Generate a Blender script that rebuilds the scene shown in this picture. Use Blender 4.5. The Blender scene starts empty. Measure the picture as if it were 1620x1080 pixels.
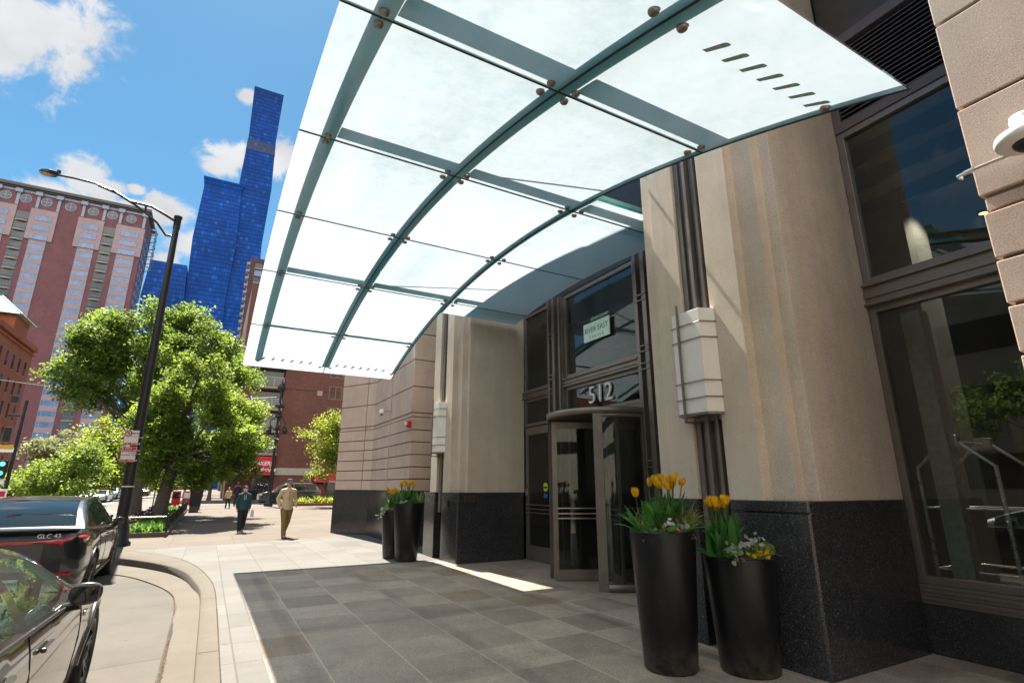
import bpy, bmesh, math, random
import numpy as np
from mathutils import Vector, Matrix
S = bpy.context.scene
COL = S.collection
R = math.radians
PI = math.pi
# ------------------------------------------------------------------ camera
CAM_H = 1.57
FPX = 835.0                       # focal length in pixels of the 1620 px wide photograph
_yaw, _pitch, _roll = R(29.1), R(15.35), R(0.05)
_f = Vector((math.sin(_yaw)*math.cos(_pitch), math.cos(_yaw)*math.cos(_pitch), math.sin(_pitch)))
_r = Vector((math.cos(_yaw), -math.sin(_yaw), 0)); _u = _r.cross(_f)
_r, _u = _r*math.cos(_roll)+_u*math.sin(_roll), -_r*math.sin(_roll)+_u*math.cos(_roll)
cam = bpy.data.cameras.new('camera'); camo = bpy.data.objects.new('camera', cam); COL.objects.link(camo)
cam.sensor_width = 36; cam.lens = 36*FPX/1620; cam.clip_end = 6000; cam.clip_start = 0.05
camo.matrix_world = Matrix(((_r.x,_u.x,-_f.x,0),(_r.y,_u.y,-_f.y,0),(_r.z,_u.z,-_f.z,CAM_H),(0,0,0,1)))
S.camera = camo
def at(px, py, axis, v):
    """survey helper: where the sight line through a photo pixel meets a world plane"""
    d = _f+_r*((px-810)/FPX)-_u*((py-540)/FPX); c = Vector((0,0,CAM_H))
    return c+d*((v-c[axis])/d[axis])
# ------------------------------------------------------------------ sun, sky, exposure
SUN = Vector((-0.055, 0.58, 1.0)).normalized()
S.view_settings.view_transform = 'Standard'; S.view_settings.look = 'None'
S.view_settings.gamma = 1; S.view_settings.exposure = 1.86
sl = bpy.data.lights.new('sun', 'SUN'); so = bpy.data.objects.new('sun', sl); COL.objects.link(so)
sl.energy = 4.3; sl.angle = R(0.53); sl.color = (1.0, 0.925, 0.80)
so.rotation_euler = SUN.to_track_quat('Z', 'Y').to_euler()
W = bpy.data.worlds.new('World'); S.world = W; W.use_nodes = True
nt = W.node_tree; nt.nodes.clear()
def N(tree, t, **k):
    n = tree.nodes.new(t)
    for a, b in k.items(): setattr(n, a, b)
    return n
def LK(tree, a, b): tree.links.new(a, b)
def mth(tree, op, a, b=None, c=None, clamp=False):
    n = N(tree, 'ShaderNodeMath', operation=op, use_clamp=clamp)
    for i, x in enumerate((a, b, c)):
        if x is None: continue
        if isinstance(x, (int, float)): n.inputs[i].default_value = x
        else: LK(tree, x, n.inputs[i])
    return n.outputs[0]
def vmth(tree, op, a, b=None, s=None):
    n = N(tree, 'ShaderNodeVectorMath', operation=op)
    for i, x in enumerate((a, b)):
        if x is None: continue
        if isinstance(x, (tuple, list, Vector)): n.inputs[i].default_value = tuple(x)
        else: LK(tree, x, n.inputs[i])
    if s is not None: n.inputs['Scale'].default_value = s
    return n
sky = N(nt, 'ShaderNodeTexSky', sky_type='NISHITA', sun_disc=False)
sky.sun_elevation = math.asin(SUN.z); sky.sun_rotation = math.atan2(SUN.x, SUN.y)
sky.air_density = 1.0; sky.dust_density = 0.25; sky.ozone_density = 1.6; sky.altitude = 200
hs = N(nt, 'ShaderNodeHueSaturation'); hs.inputs['Saturation'].default_value = 1.05
LK(nt, sky.outputs[0], hs.inputs['Color'])
tc = N(nt, 'ShaderNodeTexCoord'); D = vmth(nt, 'NORMALIZE', tc.outputs['Generated']).outputs[0]
n1 = N(nt, 'ShaderNodeTexNoise'); n1.inputs['Scale'].default_value = 16; n1.inputs['Detail'].default_value = 9
n1.inputs['Roughness'].default_value = 0.62; n1.inputs['Distortion'].default_value = 0.35
LK(nt, D, n1.inputs['Vector'])
n2 = N(nt, 'ShaderNodeTexNoise'); n2.inputs['Scale'].default_value = 7; n2.inputs['Detail'].default_value = 4; LK(nt, D, n2.inputs['Vector'])
# cumulus: (photo bearing of the cloud centre, half width, half height in direction units)
CL = [(20,20,.135,.075),(75,45,.065,.045),(-60,0,.12,.12),(130,282,.055,.042),(165,300,.05,.03),(85,300,.06,.026),(250,332,.05,.032),(215,325,.045,.02),(372,252,.06,.036),(345,262,.045,.024),(452,250,.045,.04),(392,153,.022,.018),(285,392,.05,.038),(262,410,.04,.03),(215,300,.02,.014),(560,300,.09,.05)]
msk = None
CD = [((_f+_r*((px-810)/FPX)-_u*((py-540)/FPX)).normalized(), rx, rz) for px, py, rx, rz in CL]
# cloud bank added as fill light behind the viewer, to the north and west
CD += [(Vector((-.72,-.50,.48)).normalized(),.62,.42), (Vector((-.15,-.90,.42)).normalized(),.62,.42), (Vector((.50,-.75,.45)).normalized(),.5,.4), (Vector((-.90,-.12,.34)).normalized(),.40,.26), (Vector((-.35,-.55,.78)).normalized(),.5,.35)]
bank = None
for q_, (d, rx, rz) in enumerate(CD):
    v = vmth(nt, 'SUBTRACT', D, d).outputs[0]
    v = vmth(nt, 'MULTIPLY', v, (1/rx, 1/rx, 1/rz)).outputs[0]
    l = vmth(nt, 'LENGTH', v).outputs['Value']
    m = mth(nt, 'SUBTRACT', 1.0, l)
    msk = m if msk is None else mth(nt, 'MAXIMUM', msk, m)
    if q_ >= len(CL): bank = m if bank is None else mth(nt, 'MAXIMUM', bank, m)
msk = mth(nt, 'ADD', msk, mth(nt, 'MULTIPLY', mth(nt, 'SUBTRACT', n1.outputs[0], 0.5), 2.6))
rmp = N(nt, 'ShaderNodeMapRange', interpolation_type='SMOOTHERSTEP'); rmp.inputs[1].default_value = 0.12; rmp.inputs[2].default_value = 0.72
LK(nt, msk, rmp.inputs[0])
ccol = N(nt, 'ShaderNodeMapRange'); ccol.inputs[1].default_value = .32; ccol.inputs[2].default_value = .68; ccol.inputs[3].default_value = 3.7; ccol.inputs[4].default_value = 5.5
LK(nt, n2.outputs[0], ccol.inputs[0])
# the added fill bank is brightened, as clouds facing the sun would be
cval = mth(nt, 'MULTIPLY', ccol.outputs[0], mth(nt, 'MULTIPLY_ADD', mth(nt, 'MULTIPLY', mth(nt, 'ADD', bank, .1), 2.0, clamp=True), 2.9, 1.0))
cc = N(nt, 'ShaderNodeCombineColor')
for i, k in enumerate((0.97, 0.99, 1.02)): LK(nt, mth(nt, 'MULTIPLY', cval, k), cc.inputs[i])
mx = N(nt, 'ShaderNodeMix', data_type='RGBA'); LK(nt, rmp.outputs[0], mx.inputs[0]); tn = N(nt, 'ShaderNodeMix', data_type='RGBA', blend_type='MULTIPLY'); tn.inputs[0].default_value = 1; tn.inputs[7].default_value = (.50, .80, .81, 1); LK(nt, hs.outputs[0], tn.inputs[6])
LK(nt, tn.outputs[2], mx.inputs[6]); LK(nt, cc.outputs[0], mx.inputs[7])
bg = N(nt, 'ShaderNodeBackground'); bg.inputs[1].default_value = 0.05; LK(nt, mx.outputs[2], bg.inputs[0])
wo = N(nt, 'ShaderNodeOutputWorld'); LK(nt, bg.outputs[0], wo.inputs[0])
S.render.engine = 'CYCLES'
S.cycles.use_denoising = True; S.cycles.max_bounces = 8; S.cycles.transparent_max_bounces = 16
S.cycles.diffuse_bounces = 4; S.cycles.sample_clamp_indirect = 8; S.cycles.caustics_reflective = False

# ------------------------------------------------------------------ object helpers
def wloc(o):
    v = Vector((0,0,0))
    while o is not None: v += o.location; o = o.parent
    return v
def tag(o, label=None, cat=None, group=None, kind=None):
    if label: o['label'] = label
    if cat: o['category'] = cat
    if group: o['group'] = group
    if kind: o['kind'] = kind
    return o
def thing(name, loc, label, cat, group=None, rz=0):
    o = bpy.data.objects.new(name, None); COL.objects.link(o); o.location = loc
    o.empty_display_size = .2; o.rotation_euler[2] = rz
    return tag(o, label, cat, group)
class MB:
    """collects shapes and links them as ONE mesh object"""
    def __init__(s): s.v = []; s.f = []; s.sm = []
    def add(s, vs, fs, smooth=False):
        b = len(s.v); s.v += [tuple(x) for x in vs]
        s.f += [tuple(b+i for i in f) for f in fs]; s.sm += [smooth]*len(fs); return s
    def box(s, x0, x1, y0, y1, z0, z1):
        if x0>x1: x0,x1=x1,x0
        if y0>y1: y0,y1=y1,y0
        if z0>z1: z0,z1=z1,z0
        vs = [(x0,y0,z0),(x1,y0,z0),(x1,y1,z0),(x0,y1,z0),(x0,y0,z1),(x1,y0,z1),(x1,y1,z1),(x0,y1,z1)]
        return s.add(vs, [(3,2,1,0),(4,5,6,7),(0,1,5,4),(1,2,6,5),(2,3,7,6),(3,0,4,7)])
    def prism(s, poly, z0, z1, top=None):
        """vertical prism over an xy polygon (counter-clockwise); top: another polygon"""
        a = sum(p[0]*q[1]-q[0]*p[1] for p, q in zip(poly, poly[1:]+poly[:1]))
        top = top or poly
        if a < 0: poly = poly[::-1]; top = top[::-1]
        n = len(poly)
        vs = [(x,y,z0) for x,y in poly]+[(x,y,z1) for x,y in top]
        return s.add(vs, [tuple(range(n-1,-1,-1)), tuple(range(n,2*n))]+[(i,(i+1)%n,n+(i+1)%n,n+i) for i in range(n)])
    def extr(s, poly, axis, a, b):
        """prism of a 2-D polygon along an axis: axis 0 -> (y,z) outline, 1 -> (x,z), 2 -> (x,y)"""
        n = len(poly)
        def mk(p, t): return (t,p[0],p[1]) if axis == 0 else ((p[0],t,p[1]) if axis == 1 else (p[0],p[1],t))
        vs = [mk(p,a) for p in poly]+[mk(p,b) for p in poly]
        return s.add(vs, [tuple(range(n-1,-1,-1)), tuple(range(n,2*n))]+[(i,(i+1)%n,n+(i+1)%n,n+i) for i in range(n)])
    def tube(s, pts, r, n=8, cap=True, smooth=True):
        pts = [Vector(p) for p in pts]; rs = r if isinstance(r, (list, tuple)) else [r]*len(pts)
        vs = []; up = Vector((0.137,0.211,0.968))
        for i, p in enumerate(pts):
            t = (pts[min(i+1,len(pts)-1)]-pts[max(i-1,0)]).normalized()
            if i == 0:
                a = t.cross(up); 
                if a.length < .1: a = t.cross(Vector((1,0,0)))
            else: a = a-t*a.dot(t)
            a.normalize(); b = t.cross(a)
            vs += [p+(a*math.cos(2*PI*k/n)+b*math.sin(2*PI*k/n))*rs[i] for k in range(n)]
        fs = [(i*n+k, i*n+(k+1)%n, (i+1)*n+(k+1)%n, (i+1)*n+k) for i in range(len(pts)-1) for k in range(n)]
        s.add(vs, fs, smooth)
        if cap:
            L = (len(pts)-1)*n
            s.add(vs[:n], [tuple(range(n-1,-1,-1))]); s.add(vs[L:L+n], [tuple(range(n))])
        return s
    def bar(s, p, q, w, h=None): 
        return s.tube([p,q], (w if h is None else w), 4, smooth=False)
    def lathe(s, prof, c=(0,0,0), n=24, cap=True, smooth=True, sx=1, sy=1):
        vs = [(c[0]+r*math.cos(2*PI*k/n)*sx, c[1]+r*math.sin(2*PI*k/n)*sy, c[2]+z) for r,z in prof for k in range(n)]
        fs = [(i*n+k, i*n+(k+1)%n, (i+1)*n+(k+1)%n, (i+1)*n+k) for i in range(len(prof)-1) for k in range(n)]
        s.add(vs, fs, smooth)
        if cap:
            L = (len(prof)-1)*n
            if prof[0][0] > 1e-4: s.add(vs[:n], [tuple(range(n-1,-1,-1))])
            if prof[-1][0] > 1e-4: s.add(vs[L:L+n], [tuple(range(n))])
        return s
    def ball(s, c, r, n=12, m=8, sc=(1,1,1)):
        return s.lathe([(max(1e-5,r*math.sin(PI*i/m)), -r*math.cos(PI*i/m)*sc[2]) for i in range(m+1)], c, n, cap=False, sx=sc[0], sy=sc[1])
    def disc(s, c, axis, r, t, n=16):
        """short cylinder centred at c, its axis along a vector"""
        a = Vector(axis).normalized(); c = Vector(c)
        return s.tube([c-a*t/2, c+a*t/2], r, n, smooth=False)
    def quad(s, a, b, c, d): return s.add([a,b,c,d], [(0,1,2,3)])
    def build(s, name, mat, parent=None, label=None, origin=None, bevel=0, uvs=None):
        me = bpy.data.meshes.new(name)
        if parent is not None: o0 = wloc(parent)
        elif origin is not None: o0 = Vector(origin)
        else:
            A = np.array(s.v); mn, mxx = A.min(0), A.max(0); o0 = Vector(((mn[0]+mxx[0])/2, (mn[1]+mxx[1])/2, mn[2]))
        me.from_pydata([(x-o0.x, y-o0.y, z-o0.z) for x,y,z in s.v], [], s.f)
        me.polygons.foreach_set('use_smooth', s.sm)
        if mat is not None: me.materials.append(mat)
        me.validate(); bm = bmesh.new(); bm.from_mesh(me); bmesh.ops.recalc_face_normals(bm, faces=bm.faces); bm.to_mesh(me); bm.free(); me.update()
        o = bpy.data.objects.new(name, me); COL.objects.link(o)
        if parent is not None: o.parent = parent
        else: o.location = o0
        if label: o['label'] = label
        if bevel:
            b = o.modifiers.new('bevel', 'BEVEL'); b.width = bevel; b.segments = 2; b.limit_method = 'ANGLE'; b.angle_limit = R(40)
        return o
def copy_tree(o, parent=None):
    c = o.copy(); COL.objects.link(c)
    if parent is not None: c.parent = parent
    for ch in [x for x in bpy.data.objects if x.parent == o]: copy_tree(ch, c)
    return c
def struct(o): o['kind'] = 'structure'; return o
def text_mesh(txt, size, depth=.004, align='CENTER', spacing=1.0, shear=0, bold=0):
    cu = bpy.data.curves.new('letters', 'FONT'); cu.body = txt; cu.size = size; cu.extrude = depth; cu.align_x = align
    cu.align_y = 'CENTER'; cu.space_character = spacing; cu.shear = shear; cu.offset = bold; cu.resolution_u = 3
    o = bpy.data.objects.new('letters', cu); COL.objects.link(o)
    dg = bpy.context.evaluated_depsgraph_get(); dg.update()
    me = bpy.data.meshes.new_from_object(o.evaluated_get(dg)); bpy.data.objects.remove(o); bpy.data.curves.remove(cu)
    return me
def letters(name, txt, size, mat, parent, M, **k):
    """lettering as a mesh part; M places the text plane (x right, y up, z out) in the world"""
    me = text_mesh(txt, size, **k); me.transform(Matrix.Translation(-wloc(parent)) @ M); me.name = name
    me.materials.clear(); me.materials.append(mat)
    o = bpy.data.objects.new(name, me); COL.objects.link(o); o.parent = parent
    return o
def frame_m(origin, right, up):
    r = Vector(right).normalized(); u = Vector(up).normalized(); n = r.cross(u)
    return Matrix(((r.x,u.x,n.x,origin[0]),(r.y,u.y,n.y,origin[1]),(r.z,u.z,n.z,origin[2]),(0,0,0,1)))
# ------------------------------------------------------------------ materials (all procedural)
def newmat(name):
    m = bpy.data.materials.new(name); m.use_nodes = True; t = m.node_tree
    return m, t, t.nodes['Principled BSDF'], t.nodes['Material Output']
def objco(t): return N(t, 'ShaderNodeTexCoord').outputs['Object']
def worldco(t): return N(t, 'ShaderNodeNewGeometry').outputs['Position']
def noise(t, scale, detail=5, rough=.6, co=None, dist=0):
    n = N(t, 'ShaderNodeTexNoise'); n.inputs['Scale'].default_value = scale; n.inputs['Detail'].default_value = detail
    n.inputs['Roughness'].default_value = rough; n.inputs['Distortion'].default_value = dist
    LK(t, co if co is not None else worldco(t), n.inputs['Vector']); return n.outputs[0]
def ramp(t, fac, stops):
    r = N(t, 'ShaderNodeValToRGB'); LK(t, fac, r.inputs[0]); e = r.color_ramp.elements
    while len(e) < len(stops): e.new(.5)
    for i, (p, c) in enumerate(stops): e[i].position = p; e[i].color = (*c, 1) if len(c) == 3 else c
    return r.outputs[0]
def mixc(t, fac, a, b, mode='MIX'):
    m = N(t, 'ShaderNodeMix', data_type='RGBA', blend_type=mode)
    for i, x in ((0, fac), (6, a), (7, b)):
        if isinstance(x, (int, float)): m.inputs[i].default_value = x
        elif isinstance(x, (tuple, list)): m.inputs[i].default_value = (*x[:3], 1)
        else: LK(t, x, m.inputs[i])
    return m.outputs[2]
def bump(t, b, h, strength=.3, dist=.01):
    n = N(t, 'ShaderNodeBump'); n.inputs['Strength'].default_value = strength; n.inputs['Distance'].default_value = dist
    LK(t, h, n.inputs['Height']); LK(t, n.outputs[0], b.inputs['Normal'])
def mix_mask(t, v, lo, hi):
    r = N(t, 'ShaderNodeMapRange', clamp=True); r.inputs[1].default_value = lo; r.inputs[2].default_value = hi; LK(t, v, r.inputs[0]); return r.outputs[0]
def plain(name, c, rough=.5, metal=0, var=.12, scale=6, bmp=0, coat=0, spec=None):
    m, t, b, _ = newmat(name)
    n = noise(t, scale, 6)
    lo = tuple(x*(1-var) for x in c); hi = tuple(min(1,x*(1+var)) for x in c)
    LK(t, ramp(t, n, [(.3,lo),(.7,hi)]), b.inputs['Base Color'])
    b.inputs['Roughness'].default_value = rough; b.inputs['Metallic'].default_value = metal
    if coat: b.inputs['Coat Weight'].default_value = coat; b.inputs['Coat Roughness'].default_value = .03
    if spec is not None: b.inputs['Specular IOR Level'].default_value = spec
    rr = mth(t, 'MULTIPLY_ADD', noise(t, scale*2.3, 4), .25*rough, .87*rough); LK(t, rr, b.inputs['Roughness'])
    if bmp: bump(t, b, noise(t, scale*12, 4), bmp)
    return m
def stone(name, c, stain=.25):
    """cast stone: fine grain, blotches, faint vertical weather streaks"""
    m, t, b, _ = newmat(name); p = worldco(t)
    n = noise(t, 1.1, 6, .65); g = noise(t, 90, 2); sp = noise(t, 35, 3)
    mp = N(t, 'ShaderNodeMapping'); mp.inputs['Scale'].default_value = (6, 6, .35); LK(t, p, mp.inputs[0])
    st = noise(t, 1.0, 5, .6, mp.outputs[0])
    lo = tuple(x*.82 for x in c); hi = tuple(x*1.1 for x in c)
    col = ramp(t, n, [(.3,lo),(.7,hi)])
    col = mixc(t, mth(t,'MULTIPLY',mix_mask(t, st, .48, .72),stain), col, tuple(x*.62 for x in c))
    col = mixc(t, mth(t,'MULTIPLY',mix_mask(t, noise(t, 3.1, 7, .7), .62, .7),.18), col, tuple(min(1,x*1.35) for x in c))
    col = mixc(t, .35, col, ramp(t, g, [(.3,(.25,.25,.25)),(.7,(.85,.85,.85))]), 'OVERLAY')
    LK(t, col, b.inputs['Base Color']); b.inputs['Roughness'].default_value = .8
    bump(t, b, mth(t,'ADD',g,mth(t,'MULTIPLY',sp,.8)), .22, .004)
    return m
def granite(name, c, rough=.12):
    m, t, b, _ = newmat(name)
    v = N(t, 'ShaderNodeTexVoronoi'); v.inputs['Scale'].default_value = 170; LK(t, worldco(t), v.inputs['Vector'])
    sp = N(t, 'ShaderNodeSeparateColor'); LK(t, v.outputs['Color'], sp.inputs[0])
    col = ramp(t, sp.outputs[0], [(0,tuple(x*.35 for x in c)),(.55,c),(.93,tuple(x*1.7 for x in c)),(1,tuple(x*6 for x in c))])
    col = mixc(t, mth(t,'MULTIPLY',noise(t, 2.2, 4),.5), col, tuple(x*.6 for x in c))
    LK(t, col, b.inputs['Base Color'])
    rr = mth(t, 'MULTIPLY_ADD', noise(t, 3, 6, .7), .3, rough-.09); LK(t, rr, b.inputs['Roughness'])
    b.inputs['Specular IOR Level'].default_value = .6
    return m
def concrete(name, c, slab=None, seed=0, stain=.3, ox=0, oy=0, jw=.006, jdark=.45):
    """concrete flags: slab=(dx,dy) draws sawn joints in the surface"""
    m, t, b, _ = newmat(name); p = worldco(t)
    n = noise(t, .9, 8, .7); g = noise(t, 140, 2); f = noise(t, 9, 6, .7)
    col = ramp(t, n, [(.28,tuple(x*.80 for x in c)),(.72,tuple(min(1,x*1.12) for x in c))])
    col = mixc(t, mth(t,'MULTIPLY',mix_mask(t, f, .58, .75),stain), col, tuple(x*.6 for x in c))
    vv = N(t,'ShaderNodeTexVoronoi'); vv.inputs['Scale'].default_value = 2.3; LK(t,p,vv.inputs['Vector'])
    col = mixc(t, mth(t,'MULTIPLY',mth(t,'LESS_THAN',vv.outputs['Distance'],.05),.6), col, tuple(x*.35 for x in c))
    col = mixc(t, mth(t,'MULTIPLY',mix_mask(t, noise(t,.55,9,.78), .56, .68),stain*.7), col, tuple(x*.55 for x in c))
    h = g
    if slab:
        s = N(t,'ShaderNodeSeparateXYZ'); LK(t,p,s.inputs[0]); w = None
        cells = []
        for k,(d,o) in enumerate(zip(slab,(ox,oy))):
            u = mth(t,'DIVIDE',mth(t,'SUBTRACT',s.outputs[k],o),d); cells.append(mth(t,'FLOOR',u))
            e = mth(t,'ABSOLUTE',mth(t,'SUBTRACT',mth(t,'FRACT',u),.5))
            e = mth(t,'GREATER_THAN',e,.5-jw/d); w = e if w is None else mth(t,'MAXIMUM',w,e)
        cx = N(t,'ShaderNodeCombineXYZ'); LK(t,cells[0],cx.inputs[0]); LK(t,cells[1],cx.inputs[1]); cx.inputs[2].default_value = seed
        wn = N(t,'ShaderNodeTexWhiteNoise'); LK(t,cx.outputs[0],wn.inputs['Vector'])
        col = mixc(t, .6, col, ramp(t, wn.outputs['Value'], [(0,(.40,.40,.40)),(1,(.60,.59,.57))]), 'OVERLAY')
        col = mixc(t, mth(t,'MULTIPLY',w,1-jdark), col, tuple(x*.3 for x in c))
    col = mixc(t, .3, col, ramp(t, g, [(.3,(.3,.3,.3)),(.7,(.75,.75,.75))]), 'OVERLAY')
    LK(t, col, b.inputs['Base Color']); b.inputs['Roughness'].default_value = .85
    bump(t, b, h, .2, .003)
    return m
def pavers(name, c, dx, dy, ox, oy):
    """flamed granite pavers laid in stacked rows, two tones alternating, pale mortar along the courses"""
    m, t, b, _ = newmat(name); p = worldco(t)
    s = N(t,'ShaderNodeSeparateXYZ'); LK(t,p,s.inputs[0])
    u = mth(t,'DIVIDE',mth(t,'SUBTRACT',s.outputs[0],ox),dx); v = mth(t,'DIVIDE',mth(t,'SUBTRACT',s.outputs[1],oy),dy)
    iu = mth(t,'FLOOR',u); iv = mth(t,'FLOOR',v)
    ck = mth(t,'MODULO',mth(t,'ADD',mth(t,'ADD',iu,iv),40.0),2.0)
    cx = N(t,'ShaderNodeCombineXYZ'); LK(t,iu,cx.inputs[0]); LK(t,iv,cx.inputs[1])
    wn = N(t,'ShaderNodeTexWhiteNoise'); LK(t,cx.outputs[0],wn.inputs['Vector'])
    tone = mth(t,'ADD',mth(t,'MULTIPLY',ck,.34),mth(t,'MULTIPLY',wn.outputs['Value'],.5))
    col = ramp(t, tone, [(0,tuple(x*.74 for x in c)),(1,tuple(x*1.32 for x in c))])
    col = mixc(t, mth(t,'MULTIPLY',mth(t,'LESS_THAN',wn.outputs['Value'],.10),.3), col, (c[0]*1.15,c[1]*.9,c[2]*.62))
    bl = noise(t, 2.4, 8, .72); col = mixc(t, .55, col, ramp(t, bl, [(.3,(.3,.3,.3)),(.7,(.7,.69,.66))]), 'OVERLAY')
    g = noise(t, 75, 3, .8); col = mixc(t, .75, col, ramp(t, g, [(.3,(.2,.2,.2)),(.7,(.82,.82,.82))]), 'OVERLAY')
    gv = N(t,'ShaderNodeTexVoronoi'); gv.inputs['Scale'].default_value = 3.2; LK(t,p,gv.inputs['Vector']); col = mixc(t, mth(t,'MULTIPLY',mth(t,'LESS_THAN',gv.outputs['Distance'],.06),.55), col, tuple(x*.4 for x in c))
    sp = mix_mask(t, noise(t, 5, 8, .75), .62, .72); col = mixc(t, mth(t,'MULTIPLY',sp,.45), col, tuple(x*.4 for x in c))
    ju = mth(t,'GREATER_THAN',mth(t,'ABSOLUTE',mth(t,'SUBTRACT',mth(t,'FRACT',u),.5)),.5-.006/dx)
    jv = mth(t,'GREATER_THAN',mth(t,'ABSOLUTE',mth(t,'SUBTRACT',mth(t,'FRACT',v),.5)),.5-.003/dy)
    col = mixc(t, mth(t,'MULTIPLY',ju,.75), col, tuple(min(1,x*1.9) for x in c))
    col = mixc(t, mth(t,'MULTIPLY',jv,.4), col, tuple(x*.5 for x in c))
    LK(t, col, b.inputs['Base Color'])
    rr = mth(t, 'MULTIPLY_ADD', bl, .3, .42); LK(t, rr, b.inputs['Roughness'])
    bump(t, b, mth(t,'SUBTRACT',g,mth(t,'MULTIPLY',ju,2)), .25, .003)
    return m
def brick(name, c, sx=.22, sz=.075, mort=(.35,.3,.27), axis=0, vary=.3):
    m, t, b, _ = newmat(name); p = worldco(t)
    s = N(t,'ShaderNodeSeparateXYZ'); LK(t,p,s.inputs[0])
    cx = N(t,'ShaderNodeCombineXYZ'); LK(t,mth(t,'ADD',s.outputs[0],s.outputs[1]),cx.inputs[0]); LK(t,s.outputs[2],cx.inputs[1])
    bt = N(t,'ShaderNodeTexBrick'); LK(t,cx.outputs[0],bt.inputs['Vector'])
    bt.inputs['Color1'].default_value = (*(x*(1-vary) for x in c),1); bt.inputs['Color2'].default_value = (*(min(1,x*(1+vary)) for x in c),1)
    bt.inputs['Mortar'].default_value = (*mort,1); bt.inputs['Scale'].default_value = 1; bt.inputs['Mortar Size'].default_value = sz*.13
    bt.inputs['Brick Width'].default_value = sx; bt.inputs['Row Height'].default_value = sz
    col = mixc(t, .6, bt.outputs[0], ramp(t, noise(t,.35,6,.65), [(.3,(.36,.36,.36)),(.7,(.62,.62,.62))]), 'OVERLAY')
    LK(t, col, b.inputs['Base Color']); b.inputs['Roughness'].default_value = .85
    return m
def glass(name, tint=(.3,.34,.33), refl=1.9, rough=.01, wob=0):
    """a pane: see-through with a tint, mirror-like by angle"""
    m, t, b, out = newmat(name); t.nodes.remove(b)
    fr = schlick(t, ((refl-1)/(refl+1))**2*1.6)
    tr = N(t,'ShaderNodeBsdfTransparent'); tr.inputs[0].default_value = (*tint,1)
    gl = N(t,'ShaderNodeBsdfAnisotropic'); gl.inputs['Roughness'].default_value = rough
    gl.inputs['Color'].default_value = (.86,.93,.93,1)
    if wob:
        bp = N(t,'ShaderNodeBump'); bp.inputs['Strength'].default_value = wob; bp.inputs['Distance'].default_value = .02
        LK(t, noise(t,1.3,2), bp.inputs['Height']); LK(t,bp.outputs[0],gl.inputs['Normal'])
    # dust keeps the pane from being perfect
    df = N(t,'ShaderNodeBsdfDiffuse'); df.inputs[0].default_value = (.5,.5,.48,1)
    ms = N(t,'ShaderNodeMixShader'); LK(t,fr,ms.inputs[0]); LK(t,tr.outputs[0],ms.inputs[1]); LK(t,gl.outputs[0],ms.inputs[2])
    m2 = N(t,'ShaderNodeMixShader'); LK(t,mth(t,'MULTIPLY',noise(t,2.5,6,.7),.035),m2.inputs[0]); LK(t,ms.outputs[0],m2.inputs[1]); LK(t,df.outputs[0],m2.inputs[2])
    LK(t,m2.outputs[0],out.inputs[0]); return m
def schlick(t, f0):
    lw = N(t,'ShaderNodeLayerWeight'); lw.inputs[0].default_value = .5
    return mth(t,'MULTIPLY_ADD',mth(t,'POWER',lw.outputs['Facing'],4.6),1-f0,f0)
def darkglass(name, c=(.02,.03,.04), rough=.03, refl=.9):
    m, t, b, _ = newmat(name)
    LK(t, ramp(t, noise(t,.5,2), [(.3,tuple(x*.6 for x in c)),(.7,tuple(x*1.5 for x in c))]), b.inputs['Base Color'])
    b.inputs['Roughness'].default_value = rough; b.inputs['Specular IOR Level'].default_value = refl; b.inputs['IOR'].default_value = 1.7
    return m
def leafmat(name, c, tr, seed=0):
    """leaf: diffuse + light coming through, tone varying leaf by leaf"""
    m, t, b, out = newmat(name)
    at_ = N(t,'ShaderNodeAttribute'); at_.attribute_name = 'tone'
    col = ramp(t, at_.outputs['Fac'], [(0,tuple(x*.55 for x in c)),(.5,c),(1,(min(1,c[0]*1.7),min(1,c[1]*1.45),c[2]*1.3))])
    LK(t, col, b.inputs['Base Color']); b.inputs['Roughness'].default_value = .5; b.inputs['Specular IOR Level'].default_value = .35
    tb = N(t,'ShaderNodeBsdfTranslucent')
    LK(t, ramp(t, at_.outputs['Fac'], [(0,tuple(x*.5 for x in tr)),(.5,tr),(1,tuple(min(1,x*1.5) for x in tr))]), tb.inputs[0])
    ad = N(t,'ShaderNodeMixShader'); ad.inputs[0].default_value = .5; LK(t,b.outputs[0],ad.inputs[1]); LK(t,tb.outputs[0],ad.inputs[2])
    LK(t,ad.outputs[0],out.inputs[0]); return m
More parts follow.
